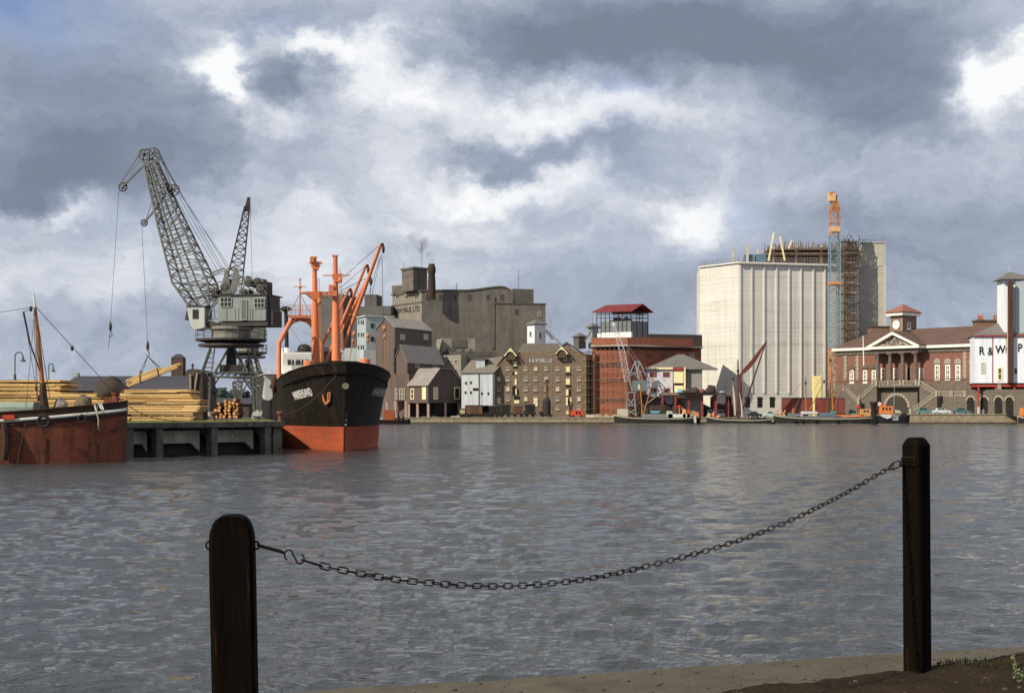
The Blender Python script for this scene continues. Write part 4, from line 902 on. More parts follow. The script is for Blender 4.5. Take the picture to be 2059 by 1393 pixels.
mb = MB(); mb.wire([P2(603, 590, s_), P2(583, 632, s_)], .03); mb.wire([P2(603, 590, s_), P2(625, 632, s_)], .03); mb.wire([P2(582, 655, 49), P2(612, 700, 54)], .02); mb.build('stay', rope, T)
mb = MB(); mb.tube([P2(577, 720, 56), P2(575, 625, 56)], .26, 8); mb.lathe(P2(574.5, 622, 56), [(.3, -.3), (.75, -.05), (.75, .15), (.3, .4)], 10); mb.build('exhaust_pipe', bm_, T, smooth=True)
mb = MB(); mb.tube([P2(577, 725, 56), P2(577, 699, 56)], .36, 8); mb.tube([P2(568, 722, 54), P2(568, 700, 54)], .12, 8); mb.build('pipe_base', shw, T, smooth=True)
# superstructure
z0 = 4.1; zt = P2(600, 752, 52).z; mb = MB(); mb.box(-5.1, 5.1, 53, 68, z0, zt); h = mb.build('deckhouse', mat('deckhouse_shaded_white', (.48, .50, .47), .6, .1, 1), T)  # greyer than the white paint: shade on this tier is put into its colour
mb = MB(); mb.box(-5.35, 5.35, 52.4, 68.4, zt + .003, zt + .14)
for i in range(16): x = -5.3 + 10.6 * i / 15; mb.bar((x, 52.5, zt + .14), (x, 52.5, zt + 1.1), .05)
for hh in (.4, .75, 1.1): mb.bar((-5.3, 52.5, zt + hh), (5.3, 52.5, zt + hh), .045)
mb.build('boat_deck', shw, T)
zw = P2(600, 708, 54).z; a = P2(568, 740, 54); b = P2(645, 740, 54); mb = MB(); mb.prX([(54, zt + .15), (54, zt + 1.2), (53.7, zw - .25), (53.7, zw), (61, zw), (61, zt + .15)], a.x, b.x); wh = mb.build('wheelhouse', shw, T)
zz0 = P2(600, 749, 53.9).z; zz1 = P2(600, 738, 53.9).z
for (x0, x1) in ((578, 585), (587, 591), (595, 604), (606, 611), (614, 622), (626, 634)):
    p0 = P2(x0, 740, 53.9); p1 = P2(x1, 740, 53.9); mb = MB(); mb.box(p0.x, p1.x, 53.66, 53.75, zt + 1.15, zt + 1.85); mb.build('window', GL(), wh)
for x in (-4.2, -2.9, -1.2, .6, 2.4, 4.1): mb = MB(); mb.lathe((x, 52.98, 6.6), [(.28, 0), (.28, -.04)], 10, 'y'); mb.build('porthole', GL(), h)
mb = MB(); mb.ball((P2(612, 700, 57).x, 57, zw + .5), .9, .9, .7, 12, 8); a = P2(634, 700, 57); mb.build('funnel_cowl', bm_, T, smooth=True)
mb = MB(); mb.box(-3, 3, 26, 48, 4.2, 5.9); mb.build('hatch_coaming', mat('hatch_green_grey', (.16, .15, .12), .8, .2, 1), T)
mb = MB(); c = onhull(556, 792, -1); mb.ball(c + Vector((-.25, 0, 1.0)), .3, .8, .9, 10, 8); mb.build('fender', mat('brown_fender', (.07, .035, .025), .9, .3, 3), T, smooth=True)
mb = MB(); a = T.M @ Vector((-.6, -1.0, 7.1)); b = W(553, 838, 124.5); pts = [a.lerp(b, i / 12) - Vector((0, 0, .9 * sin(pi * i / 12))) - b for i in range(13)]; mb.tube(pts, .03, 5); o = mb.build('mooring_rope', rope, None); o.location = b; mesh_thing(o, 'mooring line from the black ship stem down to the pier end', 'rope')
# ================================================================ far side: buildings
def zt(py, D): return EH + (HY - py) / F * D
def G2(px, D): return Vector(((px - CX) / F * D, D))
def bld(name, label, cat, px, D, group=None):
    p = G2(px, D); return Thing(name, label, cat, (p.x, p.y, GZ(p.x)), 0, group)
def blkW(T, name, cs, z0, z1, m, parent=None):      # upright prism over world corners
    mb = MB(T.I); mb.prZ([tuple(G2(*c)) if not isinstance(c, Vector) else tuple(c) for c in cs], z0, z1); return mb.build(name, m, parent or T)
def back(a, b, d):                                  # rectangle behind the line a-b
    A, B = G2(*a), G2(*b); u = (B - A).normalized(); n = Vector((-u.y, u.x))
    if n.y < 0: n = -n
    return [A, B, B + n * d, A + n * d]
def gableW(T, P0, PR, PG, z0, ze, zr, wm, rm, ov=.35, gm=None):   # ridge runs P0-PR, gable ends P0-PG
    o = PG - P0; l = PR - P0; g2 = T.loc; ln = l.normalized() * ov; on = o.normalized() * ov
    M = Matrix(((l.x, o.x, 0, P0.x), (l.y, o.y, 0, P0.y), (0, 0, 1, 0), (0, 0, 0, 1)))
    mb = MB(T.I @ M); mb.prX([(0, z0), (0, ze), (.5, zr), (1, ze), (1, z0)], 0, 1); w = mb.build('wall', wm, T)
    t = .22; s = (zr - ze) * 2 * ov / o.length; e = ov / l.length; f = ov / o.length; mb = MB(T.I @ M)
    mb.prX([(-f, ze - s), (.5, zr), (1 + f, ze - s), (1 + f, ze - s + t), (.5, zr + t), (-f, ze - s + t)], -e, 1 + e); r = mb.build('roof', rm, T)
    return w, r
def hipW(T, cs, ze, zr, inset, rm, ov=.5, name='roof', parent=None):   # hip roof over a 4-corner world footprint, ridge along 0-1
    A, B, C_, D_ = [Vector(c) for c in cs]; u = (B - A).normalized(); n = (D_ - A).normalized()
    A = A - u * ov - n * ov; B = B + u * ov - n * ov; C_ = C_ + u * ov + n * ov; D_ = D_ - u * ov + n * ov
    R0 = (A + D_) / 2 + u * inset; R1 = (B + C_) / 2 - u * inset
    if (R1 - R0).dot(u) < 0: R0 = R1 = (R0 + R1) / 2
    mb = MB(T.I); mb.add([(A.x, A.y, ze), (B.x, B.y, ze), (C_.x, C_.y, ze), (D_.x, D_.y, ze), (R0.x, R0.y, zr), (R1.x, R1.y, zr),
        (A.x, A.y, ze - .2), (B.x, B.y, ze - .2), (C_.x, C_.y, ze - .2), (D_.x, D_.y, ze - .2)],
        [(0, 1, 5, 4), (1, 2, 5), (2, 3, 4, 5), (3, 0, 4), (0, 6, 7, 1), (1, 7, 8, 2), (2, 8, 9, 3), (3, 9, 6, 0), (6, 9, 8, 7)])
    return mb.build(name, rm, parent or T)
B0 = 1.2
rend = mat('mill_render', (.150, .135, .115), .9, .3, .25, col2=(.12, .105, .088), thr=.55, stain=.5); rend2 = mat('mill_render_dark', (.125, .112, .098), .9, .25, .3)
dgr = mat('dark_grey_mill_wall', (.115, .108, .105), .9, .22, .3); pgr = mat('pale_blue_grey_sheet', (.36, .41, .41), .8, .12, .5, 's'); wsh = mat('white_sheeting', (.52, .55, .56), .75, .15, .6, 's', col2=(.42, .43, .42), thr=.62, stain=.5)
maroon = mat('maroon_weatherboard', (.128, .096, .080), .85, .35, .8, 's', stain=.5); proof = mat('pale_asbestos_roof', (.25, .22, .195), .85, .25, .8)
groof = mat('grey_slate', (.15, .14, .13), .85, .25, 1.0); cream = mat('cream_paint', (.78, .68, .40), .7, .12, 1.0); creamw = mat('cream_window_frame', (.52, .48, .37), .7, .1, 1)
wb = mat('warehouse_brick', (.185, .135, .095), .95, .40, 1.6, col2=(.10, .075, .055), thr=.60); rbk = mat('red_brick', (.30, .105, .065), .9, .35, 1.6, col2=(.20, .085, .055), thr=.57, lines=1.15, lk=.5, stain=.4)
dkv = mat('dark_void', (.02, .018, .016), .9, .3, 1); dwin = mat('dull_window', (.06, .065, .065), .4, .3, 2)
# A dark mill
T = bld('mill_building', 'dark grey mill rising behind the orange ship masts', 'mill', 720, 445)
blkW(T, 'wall', back((640, 445), (786, 440), 25), B0, zt(615, 440), dgr)
blkW(T, 'roof_tower', back((733, 444), (757, 443.5), 8), zt(615, 440) + .003, zt(590, 440), dgr); blkW(T, 'left_block', back((640, 443), (690, 441), 14), B0, zt(591, 440), dgr)
blkW(T, 'band', back((690, 442.5), (786, 439.4), 2), zt(633, 440), zt(628, 440), rend2)
blkW(T, 'annex', back((655, 420), (722, 418), 14), B0, zt(700, 420), pgr)
Fc = Face(T, (640, 442.7), (690, 440.8))
# far-left dark roofs seen under the gantry
T = bld('warehouse', 'low dark slate-roofed warehouse between the ship gantry legs', 'warehouse', 610, 400)
cs = back((596, 402), (650, 400), 14); blkW(T, 'wall', cs, B0, zt(706, 400), dbr); hipW(T, cs, zt(706, 400), zt(690, 400), 5, slate)
# B white/grey
T = bld('granary_building', 'pale blue-grey flat-roofed building with small windows right of the ship masts', 'granary', 735, 400)
ztp = zt(636, 400); Fl = Face(T, (718, 409), (736, 400)); Fr_ = Face(T, (736, 400), (792, 404))
A, Bq, Cq = G2(718, 409), G2(736, 400), G2(792, 404)
mb = MB(T.I); mb.prZ([tuple(A), tuple(Bq), tuple(Cq), tuple(Cq + (A - Bq))], B0, ztp); mb.build('wall', pgr, T)
mb = MB(T.I); d = Vector((-.3, -.5)); mb.prZ([tuple(A + Vector((-.5, 0))), tuple(Bq + d), tuple(Cq + Vector((.2, -.5))), tuple(Cq + (A - Bq))], ztp + .003, ztp + .35); mb.build('cornice', wsh, T)
for r_ in (644, 669, 694):
    for px in (721.5, 727, 731): win(T, Fl, px - 1.1, r_, px + 1.1, r_ + 8, dwin, 1, 1, .1)
for r_ in (650, 677): win(T, Fr_, 745, r_, 752, r_ + 9, dwin, 1, 1, .1)
mb = MB(T.I); mb.prZ([tuple(v) for v in back((731, 396), (768, 398), 3)], B0, zt(703, 397)); mb.build('annex', mat('pale_annex', (.46, .50, .51), .8, .1, .5), T)
# C big mill
T = bld('mill_building', 'huge brown-grey mill with curved roofline, square tower and painted sign', 'mill', 900, 430)
Fm = Face(T, (848, 430), (1034, 434)); FL = Face(T, (789, 445), (848, 430))
P = [(848, 585), (900, 584), (940, 584), (965, 581.5), (985, 578.5), (1005, 576.5), (1015, 577.5), (1024, 582), (1031, 590)]
mb = MB(Fm.M); pl = [(Fm.U(x), Fm.Z(y, x)) for x, y in P]; mb.prY([(pl[0][0], B0)] + pl + [(pl[-1][0], B0)], 0, -30); mb.build('main_wall', rend, T)
mb = MB(Fm.M)
for a, b in zip(pl, pl[1:]): mb.hexa([(a[0], .3, a[1] - .1), (b[0], .3, b[1] - .1), (b[0], -.2, b[1] - .1), (a[0], -.2, a[1] - .1), (a[0], .3, a[1] + .3), (b[0], .3, b[1] + .3), (b[0], -.2, b[1] + .3), (a[0], -.2, a[1] + .3)])
mb.build('parapet', rend2, T)
mb = MB(Fm.M); Fm.box(mb, 989, 596, 995, 700, -.2, .35); Fm.box(mb, 1035.5, 0, 1035.6, 1, 0, .01) if 0 else None; mb.build('downpipe', rend2, T)
zL = zt(586, 431); mb = MB(T.I); A = G2(789, 445); Bq = G2(848, 430) ; mb.prZ([tuple(A), tuple(Bq + Vector((0, -.02))), tuple(Bq + Vector((8, 20))), tuple(A + Vector((10, 20)))], B0, zL); mb.build('office_wall', mat('mill_render_lit', (.22, .195, .16), .9, .2, .3), T)  # lighter copy of the mill render, brighter light on this face painted in
mb = MB(FL.M); mb.box(-.4, FL.L + .3, -.1, .4, zL - .15, zL + .25); mb.box(-.1, FL.L + .1, 0, .2, zt(612, 437), zt(609.5, 437)); mb.build('cornice', rend2, T)
for px in (800, 818, 838): win(T, FL, px - 4, 592, px + 4, 602, creamw, 2, 1, .15, dwin)
text_mesh('R&W.PAUL LTD', 2.3, FL.M @ Matrix.Translation((FL.L / 2, .05, zt(623.5, 437))) @ Matrix.Scale(1, 4) @ Matrix(((1, 0, 0, 0), (0, 0, 1, 0), (0, 1, 0, 0), (0, 0, 0, 1))), mat('faded_dark_lettering', (.05, .045, .04), .9, .2, 1), T, 'painted_sign', .03, .06, None, 1.0, 1.0)
for px in (860, 886, 915, 944, 981, 1009): win(T, Fm, px - 3.4, 592, px + 3.4, 603, rend2, 2, 1, .12, dwin)
zz = zt(541, 431); A, Bq, Cq = G2(808, 436), G2(831, 429.9), G2(859, 434); mb = MB(T.I); mb.prZ([tuple(A), tuple(Bq), tuple(Cq), tuple(Cq + (A - Bq))], zL + .26, zz); mb.build('tower', rend, T)
mb = MB(T.I); mb.prZ([tuple(A + Vector((-.5, 0))), tuple(Bq + Vector((0, -.6))), tuple(Cq + Vector((.5, 0))), tuple(Cq + (A - Bq))], zz + .003, zz + .6); mb.build('tower_cornice', rend2, T)
Ft = Face(T, (808, 436), (831, 429.9)); Ft2 = Face(T, (831, 429.9), (859, 434))
mb = MB(Ft.M); Ft.box(mb, 811, 551, 828, 557, 0, .1); mb.build('tower_panel', rend2, T); win(T, Ft2, 840, 560, 846, 569, rend2, 1, 1, .1, dwin)
blkW(T, 'left_block', back((788, 443), (808, 441), 6), zL + .3, zt(574, 442), rend2)
mb = MB(); c = T.w(868, 585, 427); mb.lathe((c.x, c.y, c.z - 2.5), [(1.25, 0), (1.15, 5), (1.0, 7.5), (1.2, 8.0), (1.2, 9.6), (.95, 10.0), (.95, 10.6)], 14)
mb.build('chimney', mat('sooty_chimney', (.045, .032, .027), .9, .3, 1), T, smooth=True)
mb = MB(); 
for px, y0, y1, D in ((848, 541, 489, 432), (812, 541, 528, 434), (918, 583, 568, 432), (1043, 580, 541, 440)): a = T.w(px, y0, D); b = T.w(px, y1, D); mb.bar(a, b, .14)
a = T.w(913, 578, 432); b = T.w(923, 574, 432); mb.bar(a, b, .1); mb.build('aerial', rend2, T)
blkW(T, 'right_block', back((1031, 444), (1073, 446), 10), B0, zt(581, 445), rend); blkW(T, 'right_wing', back((997, 432.6), (1097, 434.5), 14), B0, zt(612, 436), rend)
Fx = Face(T, (997, 432.6), (1097, 434.5)); win(T, Fx, 1081, 626, 1088, 636, creamw, 2, 1, .15, dwin); win(T, Fx, 1035, 622, 1042, 632, rend2, 1, 1, .1, dwin)
mb = MB(Fx.M); mb.box(-.3, Fx.L + .3, -.2, .25, zt(612, 436) + .003, zt(610.5, 436)); mb.build('coping', rend2, T)
# chimney smoke
sm = bpy.data.materials.new('chimney_smoke'); sm.use_nodes = True; nt = sm.node_tree; nt.nodes.clear(); Gs = NG(nt)
tco = Gs.n('ShaderNodeTexCoord').outputs['Object']; n_ = Gs.noise(tco, .28, 4, .6); pv = Gs.n('ShaderNodeVolumePrincipled'); pv.inputs['Color'].default_value = (.16, .14, .13, 1)
gt = Gs.n('ShaderNodeSeparateXYZ'); nt.links.new(tco, gt.inputs[0]); fd = Gs.m('SUBTRACT', 1.0, Gs.m('MULTIPLY', gt.outputs[2], .085), clamp=True)
nt.links.new(Gs.m('MULTIPLY', Gs.m('MULTIPLY', Gs.m('SUBTRACT', n_, .45), 2.0, clamp=True), fd), pv.inputs['Density']); ou = Gs.n('ShaderNodeOutputMaterial'); nt.links.new(pv.outputs[0], ou.inputs['Volume'])
p = W(868, 534, 427); mb = MB(); mb.tube([(0, 0, 0), (-.6, 0, 2.2), (-1.8, 0, 4.4), (-3.0, 0, 7), (-5.5, 0, 10.5)], [.7, 1.4, 2.2, 2.8, 3.0], 12); o = mb.build('smoke', sm, None); o.location = p; o['kind'] = 'stuff'
# D maroon weatherboarded buildings
T = bld('elevator_building', 'maroon weatherboarded mill in three stepped gabled blocks, propped on posts at the quay', 'mill', 860, 356)
def G3(px, D): return G2(px, D)
gableW(T, G3(794, 374), G3(868, 392), G3(756, 386), B0, zt(659, 376), zt(648, 380) + 1.2, maroon, proof)
gableW(T, G3(819, 364), G3(892, 382), G3(792, 371), B0, zt(728, 366), zt(694, 368), maroon, proof)
FA = Face(T, (794, 374), (868, 392)); FB = Face(T, (819, 364), (892, 382)); FC = Face(T, (861, 356), (929, 368)); FD = Face(T, (822, 360.5), (861, 356))
for px in (809, 856): win(T, FA, px - 4.5, 672, px + 4.5, 683, creamw, 1, 1, .3, mat('pale_pane', (.35, .36, .35), .5, .15, 2))
for px in (838, 875): win(T, FB, px - 4, 732, px + 4, 739, creamw, 1, 1, .2, dwin)
mb = MB(Face(T, (792, 371), (819, 364)).M); fx = Face(T, (792, 371), (819, 364)); fx.box(mb, 789 + 3, 700, 794.5, 800, 0, .3); mb.build('shaft', dkv, T)
zb_ = zt(805.5, 358); P0, PRr, PGg = G3(861, 356), G3(822, 360.5), G3(929, 368)
M = Matrix(((PRr.x - P0.x, PGg.x - P0.x, 0, P0.x), (PRr.y - P0.y, PGg.y - P0.y, 0, P0.y), (0, 0, 1, 0), (0, 0, 0, 1)))
ze, zr = zt(773, 357), zt(742, 360)
mb = MB(T.I @ M); mb.prX([(0, zb_), (0, ze), (.32, zr), (.66, zr), (.98, ze + .6), (1, zb_)], 0, 1.0); mb.build('quay_house', mat('dark_maroon_board', (.115, .082, .075), .85, .3, .8, 's'), T)
mb = MB(T.I @ M); mb.prX([(-.03, ze - .35), (.32, zr + .02), (.66, zr + .02), (1.01, ze + .35), (1.01, ze + .65), (.66, zr + .3), (.32, zr + .3), (-.03, ze - .1)], -.05, 1.05); mb.build('house_roof', proof, T)
for x0, y0, x1, y1 in ((826, 781, 833, 803), (849, 778, 857, 803)): win(T, FD, x0, y0, x1, y1, cream, 1, 2, .22, cream if x0 > 840 else dwin, w=.02)
for x0, x1, pm in ((871, 880, creamw), (913, 924, dkv)): win(T, FC, x0, 778, x1, 803, cream, 1, 1, .3, pm, 'door', w=.02)
mb = MB(T.I @ M); mb.prZ([(-.04, -.04), (1.02, -.04), (1.02, 1.02), (-.04, 1.02)], zb_ - .55, zb_ - .004); mb.build('floor_beam', maroon, T)
pst = mat('pinkish_post', (.42, .29, .25), .8, .2, 1)
for a, b in ((0, 0), (.55, 0), (1, 0), (0, .5), (0, .95), (1, .5), (1, 1)):
    w_ = P0 + (PRr - P0) * a + (PGg - P0) * b; mb = MB(T.I); mb.box(w_.x - .3, w_.x + .3, w_.y - .3, w_.y + .3, B0, zb_ - .56); mb.build('post', pst, T)
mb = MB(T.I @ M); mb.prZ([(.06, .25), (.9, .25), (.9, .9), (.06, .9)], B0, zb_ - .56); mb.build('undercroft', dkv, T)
fx = Face(T, (775, 366), (822, 361)); mb = MB(fx.M); 
for px in (797, 806, 812): win(T, fx, px - 2.2, 781, px + 2.2, 803, creamw, 1, 2, .15, dwin, w=.02)
blkW(T, 'lean_to', back((776, 366), (822, 361.1), 8), zb_, zt(752, 364), maroon)
for px in (778, 795, 816): mb = MB(T.I); c = G2(px, 362 if px > 790 else 366.5); mb.box(c.x - .3, c.x + .3, c.y - .3, c.y + .3, B0, zb_ - .02); mb.build('post', pst, T)
# E concrete blocks
T = bld('concrete_annex', 'buff concrete block with square windows between the maroon gables and white warehouse', 'annex', 925, 395)
cb = mat('buff_concrete', (.30, .27, .21), .9, .2, .5)
blkW(T, 'upper_block', back((889, 402), (955, 404), 10), B0, zt(680, 402), cb); Fe = Face(T, (889, 402), (955, 404)); mb = MB(Fe.M); Fe.box(mb, 908, 680.8, 937, 698, 0, .3); mb.build('dark_panel', rend2, T)
for px in (898, 914, 930, 946): win(T, Fe, px - 3, 701, px + 3, 707, cb, 1, 1, .1, dwin)
blkW(T, 'lower_block', back((892, 388), (927, 386), 10), B0, zt(714, 388), cb); Fe = Face(T, (892, 388), (927, 386))
for r_ in (723, 742):
    for px in (902, 917): win(T, Fe, px - 3.5, r_, px + 3.5, r_ + 7, creamw, 1, 1, .12, dwin)
blkW(T, 'right_block', back((927, 389), (990, 392), 10), B0, zt(712, 388), rend2); blkW(T, 'link_block', back((905, 392), (1000, 396), 8), B0, zt(706, 394), rend)
# F white warehouse
T = bld('white_warehouse', 'white boarded warehouse with grey pitched roof and box dormer', 'warehouse', 958, 361)
zw0 = zt(815, 361); cs = back((928, 362), (990.5, 360), 13); ze = zt(750, 361)
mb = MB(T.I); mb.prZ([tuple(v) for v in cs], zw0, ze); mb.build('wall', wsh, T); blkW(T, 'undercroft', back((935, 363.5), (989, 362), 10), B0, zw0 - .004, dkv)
A, Bq, Cq, Dq = cs; blkW(T, 'left_footing', back((928, 362), (935, 361.7), 3), B0, zw0 - .004, wsh)
mb = MB(T.I); zr = zt(715, 368); r0 = (A + Dq) / 2; r1 = (Bq + Cq) / 2 + Vector((3, 0)); A_ = A + Vector((-.3, -.4)); B_ = Bq + Vector((.2, -.4))
mb.add([(A_.x, A_.y, ze + .004), (B_.x, B_.y, ze + .004), (Cq.x, Cq.y, ze), (Dq.x, Dq.y, ze), (r0.x + .6, r0.y, zr - 1.2), (r1.x, r1.y, zr)], [(0, 1, 5, 4), (1, 2, 5), (2, 3, 4, 5), (3, 0, 4), (0, 3, 2, 1)]); mb.build('roof', mat('mossy_tile_roof', (.17, .15, .115), .9, .25, 1.2), T)
Ff = Face(T, (928, 362), (990.5, 360)); mb = MB(T.I); d0 = G2(957, 363.5); d1 = G2(975, 363); mb.box(d0.x, d1.x, 362.8, 367, zt(741, 363), zt(723, 363)); mb.build('dormer', wsh, T); mb = MB(T.I); mb.box(d0.x - .2, d1.x + .9, 362.5, 369, zt(722.8, 363), zt(722.8, 363) + .25); mb.build('dormer_roof', groof, T)
mb = MB(Ff.M); Ff.box(mb, 962, 750.5, 964, 814, 0, .15); mb.build('cover_strip', rend2, T)
for px, py in ((937, 770), (947, 769), (969, 791), (982, 791), (936, 789), (947, 789)): win(T, Ff, px - 1.8, py - 2.6, px + 1.8, py + 2.6, dwin, 1, 1, .08)
win(T, Ff, 951, 780, 962, 785, dkv, 1, 1, .08, dkv, 'hatch')
# G brick warehouse
T = bld('brick_warehouse', 'five-storey brown brick warehouse with two cream-boarded hoist gables and painted name', 'warehouse', 1085, 361)
Fg = Face(T, (990.5, 362.5), (1179, 360.5)); ze = zt(715, 361)
P = [(990.8, 748), (1013, 714), (1026, 700), (1039, 714), (1046, 714), (1047, 708), (1113, 706), (1129, 695), (1140, 690), (1150, 700), (1179, 716)]
mb = MB(Fg.M); pl = [(Fg.U(x), Fg.Z(y, x)) for x, y in P]; mb.prY([(pl[0][0], B0)] + pl + [(pl[-1][0], B0)], 0, -14); mb.build('wall', wb, T)
mb = MB(Fg.M); u0, u1 = Fg.U(1040), Fg.U(1122); mb.hexa([(u0, -.6, zt(708, 361)), (u1, -.6, zt(706, 361)), (u1, -10, zt(706, 361)), (u0, -10, zt(708, 361)), (u0 + 1, -5, zt(690, 366)), (u1, -5, zt(690, 366)), (u1, -5.4, zt(690, 366)), (u0 + 1, -5.4, zt(690, 366))])
for (a, b) in (((990.8, 748), (1026, 700)), ((1026, 700), (1046, 716)), ((1129, 696), (1140, 690)), ((1140, 690), (1181, 717))):
    ua, ub = Fg.U(a[0]), Fg.U(b[0]); za, zb2 = Fg.Z(a[1], a[0]), Fg.Z(b[1], b[0]); mb.hexa([(ua, .25, za + .02), (ub, .25, zb2 + .02), (ub, -14, zb2 + .02), (ua, -14, za + .02), (ua, .25, za + .35), (ub, .25, zb2 + .35), (ub, -14, zb2 + .35), (ua, -14, za + .35)])
mb.build('roof', mat('warehouse_roof', (.125, .105, .08), .9, .3, 1), T)
mb = MB(Fg.M)
for y in (751, 774, 795, 815): Fg.box(mb, 991, y - .35, 1179, y + .35, 0, .06)
for px in (1012, 1046, 1067, 1088, 1110, 1152): Fg.box(mb, px - .3, 735, px + .3, 836, 0, .065)
mb.build('string_courses', mat('pale_mortar', (.30, .25, .19), .9, .2, 2), T)
rows = ((737, 744), (757.5, 765), (777, 785), (797, 805), (816, 823)); blind = mat('cream_blind', (.68, .60, .38), .7, .15, 3)
for ri, (y0, y1) in enumerate(rows):
    for ci, px in enumerate((1003, 1021, 1057, 1077, 1098, 1121, 1164)):
        if ri == 0 and ci == 0: continue
        if ri == 4 and ci in (0, 3): continue
        win(T, Fg, px - 3.4, y0, px + 3.4, y1, creamw, 2, 2, .10, blind if (ri * 5 + ci * 3) % 4 == 1 else dwin, sill=1)
win(T, Fg, 1118, 714, 1124, 720, creamw, 2, 2, .14, dwin)
for (x0, y0, x1, y1) in ((999, 800, 1007, 812), (1073, 800, 1081, 817), (1033, 728, 1039, 736), (1035, 747, 1040, 753), (1035, 762, 1039, 774), (1034, 782, 1039, 793), (1034, 804, 1044, 811), (1138, 737, 1146, 748), (1138, 761, 1146, 773), (1138, 783, 1143, 795), (1138, 799, 1142, 815), (1146, 799, 1149, 815), (1139, 826, 1145, 833)):
    mb = MB(Fg.M); Fg.box(mb, x0, y0, x1, y1, 0, .18); mb.build('loading_door', cream, T)
mb = MB(Fg.M)
for (x0, y0, x1, y1) in ((1030, 747, 1034.5, 753), (1030, 776, 1036, 794), (1034, 796, 1044, 803), (1040, 782, 1042, 793), (1142.5, 799, 1145.7, 815), (1143.3, 783, 1147, 795), (1137, 750, 1148, 753), (1137, 774, 1148, 777), (1031, 737, 1040, 739)): Fg.box(mb, x0, y0, x1, y1, 0, .22)
mb.build('dark_opening', dkv, T)
for cx_, ay, fy in ((1026, 699, 716), (1129, 695.5, 712)):
    u = Fg.U(cx_, 1.6); a = Fg.Z(ay, cx_, 1.6); f = Fg.Z(fy, cx_, 1.6); h = 1.75
    mb = MB(Fg.M); mb.prY([(u - h, f), (u, a), (u + h, f), (u + h - .45, f), (u + .75, f + (a - f) * .42), (u, f + (a - f) * .58), (u - .75, f + (a - f) * .42), (u - h + .45, f)], 1.5, 1.65); mb.build('barge_board', cream, T)
    mb = MB(Fg.M); mb.hexa([(u - h - .05, -6, f), (u - h - .05, 1.7, f), (u, 1.7, a), (u, -6, a), (u - h - .05, -6, f + .2), (u - h - .05, 1.7, f + .2), (u, 1.7, a + .22), (u, -6, a + .22)]); mb.hexa([(u, -6, a), (u, 1.7, a), (u + h + .05, 1.7, f), (u + h + .05, -6, f), (u, -6, a + .22), (u, 1.7, a + .22), (u + h + .05, 1.7, f + .2), (u + h + .05, -6, f + .2)]); mb.build('hoist_roof', groof, T)
    mb = MB(Fg.M); mb.prY([(u - h + .5, f - .9), (u - h + .5, f), (u, a - .5), (u + h - .5, f), (u + h - .5, f - .9)], .02, 1.3); mb.build('hoist_loft', mat('brown_board', (.09, .065, .05), .9, .2, 2), T)
    win(T, Fg, cx_ + 4, fy + 2, cx_ + 11, fy + 13, cream, 1, 1, .2, dkv, 'hoist_door')
text_mesh('R & W PAUL LD', 1.35, Fg.M @ Matrix.Translation((Fg.U(1087.5), .08, zt(725, 361))) @ Matrix(((1, 0, 0, 0), (0, 0, 1, 0), (0, 1, 0, 0), (0, 0, 0, 1))), wsh, T, 'painted_sign', .03, .03, None, 1.0, .62)
mb = MB(T.I); c0 = G2(1179, 360.6); c1 = G2(1192, 366); mb.prZ([tuple(c0), tuple(c1), (c1.x - 2, c1.y + 8), (c0.x - 2, c0.y + 8)], B0, zt(712, 362)); mb.build('side_wall', wb, T)
# scaffold in the gap before the red building
def scaffold(T, Fc, x0, x1, y0, y1, nx, lifts, w0, w1, m, deckm=None, name='scaffold', t=.07):
    mb = MB(Fc.M); u0, u1 = Fc.U(x0, w1), Fc.U(x1, w1); xm = (x0 + x1) / 2; za, zb = Fc.Z(y1, xm, w1), Fc.Z(y0, xm, w1)
    for i in range(nx + 1):
        u = u0 + (u1 - u0) * i / nx
        for w in (w0, w1): mb.bar((u, w, za), (u, w, zb + random.uniform(0, 1.2)), t)
    for k in range(lifts + 1):
        z = za + (zb - za) * k / lifts
        for w in (w0, w1): mb.bar((u0, w, z), (u1, w, z), t); 
        for i in range(nx + 1): u = u0 + (u1 - u0) * i / nx; mb.bar((u, w0, z), (u, w1, z), t)
        if k < lifts and k % 2 == 0: mb.bar((u0, w1, z), (u1, w1, z + (zb - za) / lifts), t)
    o = mb.build(name, m, T)
    if deckm:
        for k in range(1, lifts + 1): z = za + (zb - za) * k / lifts; mb = MB(Fc.M); mb.box(u0 - .1, u1 + .1, w0 + .05, w1 - .05, z + .05, z + .14); mb.build('boards', deckm, T)
    return o
scm = mat('scaffold_tube', (.16, .11, .075), .7, .4, 2); bdm = mat('scaffold_board', (.50, .40, .26), .85, .2, 2)
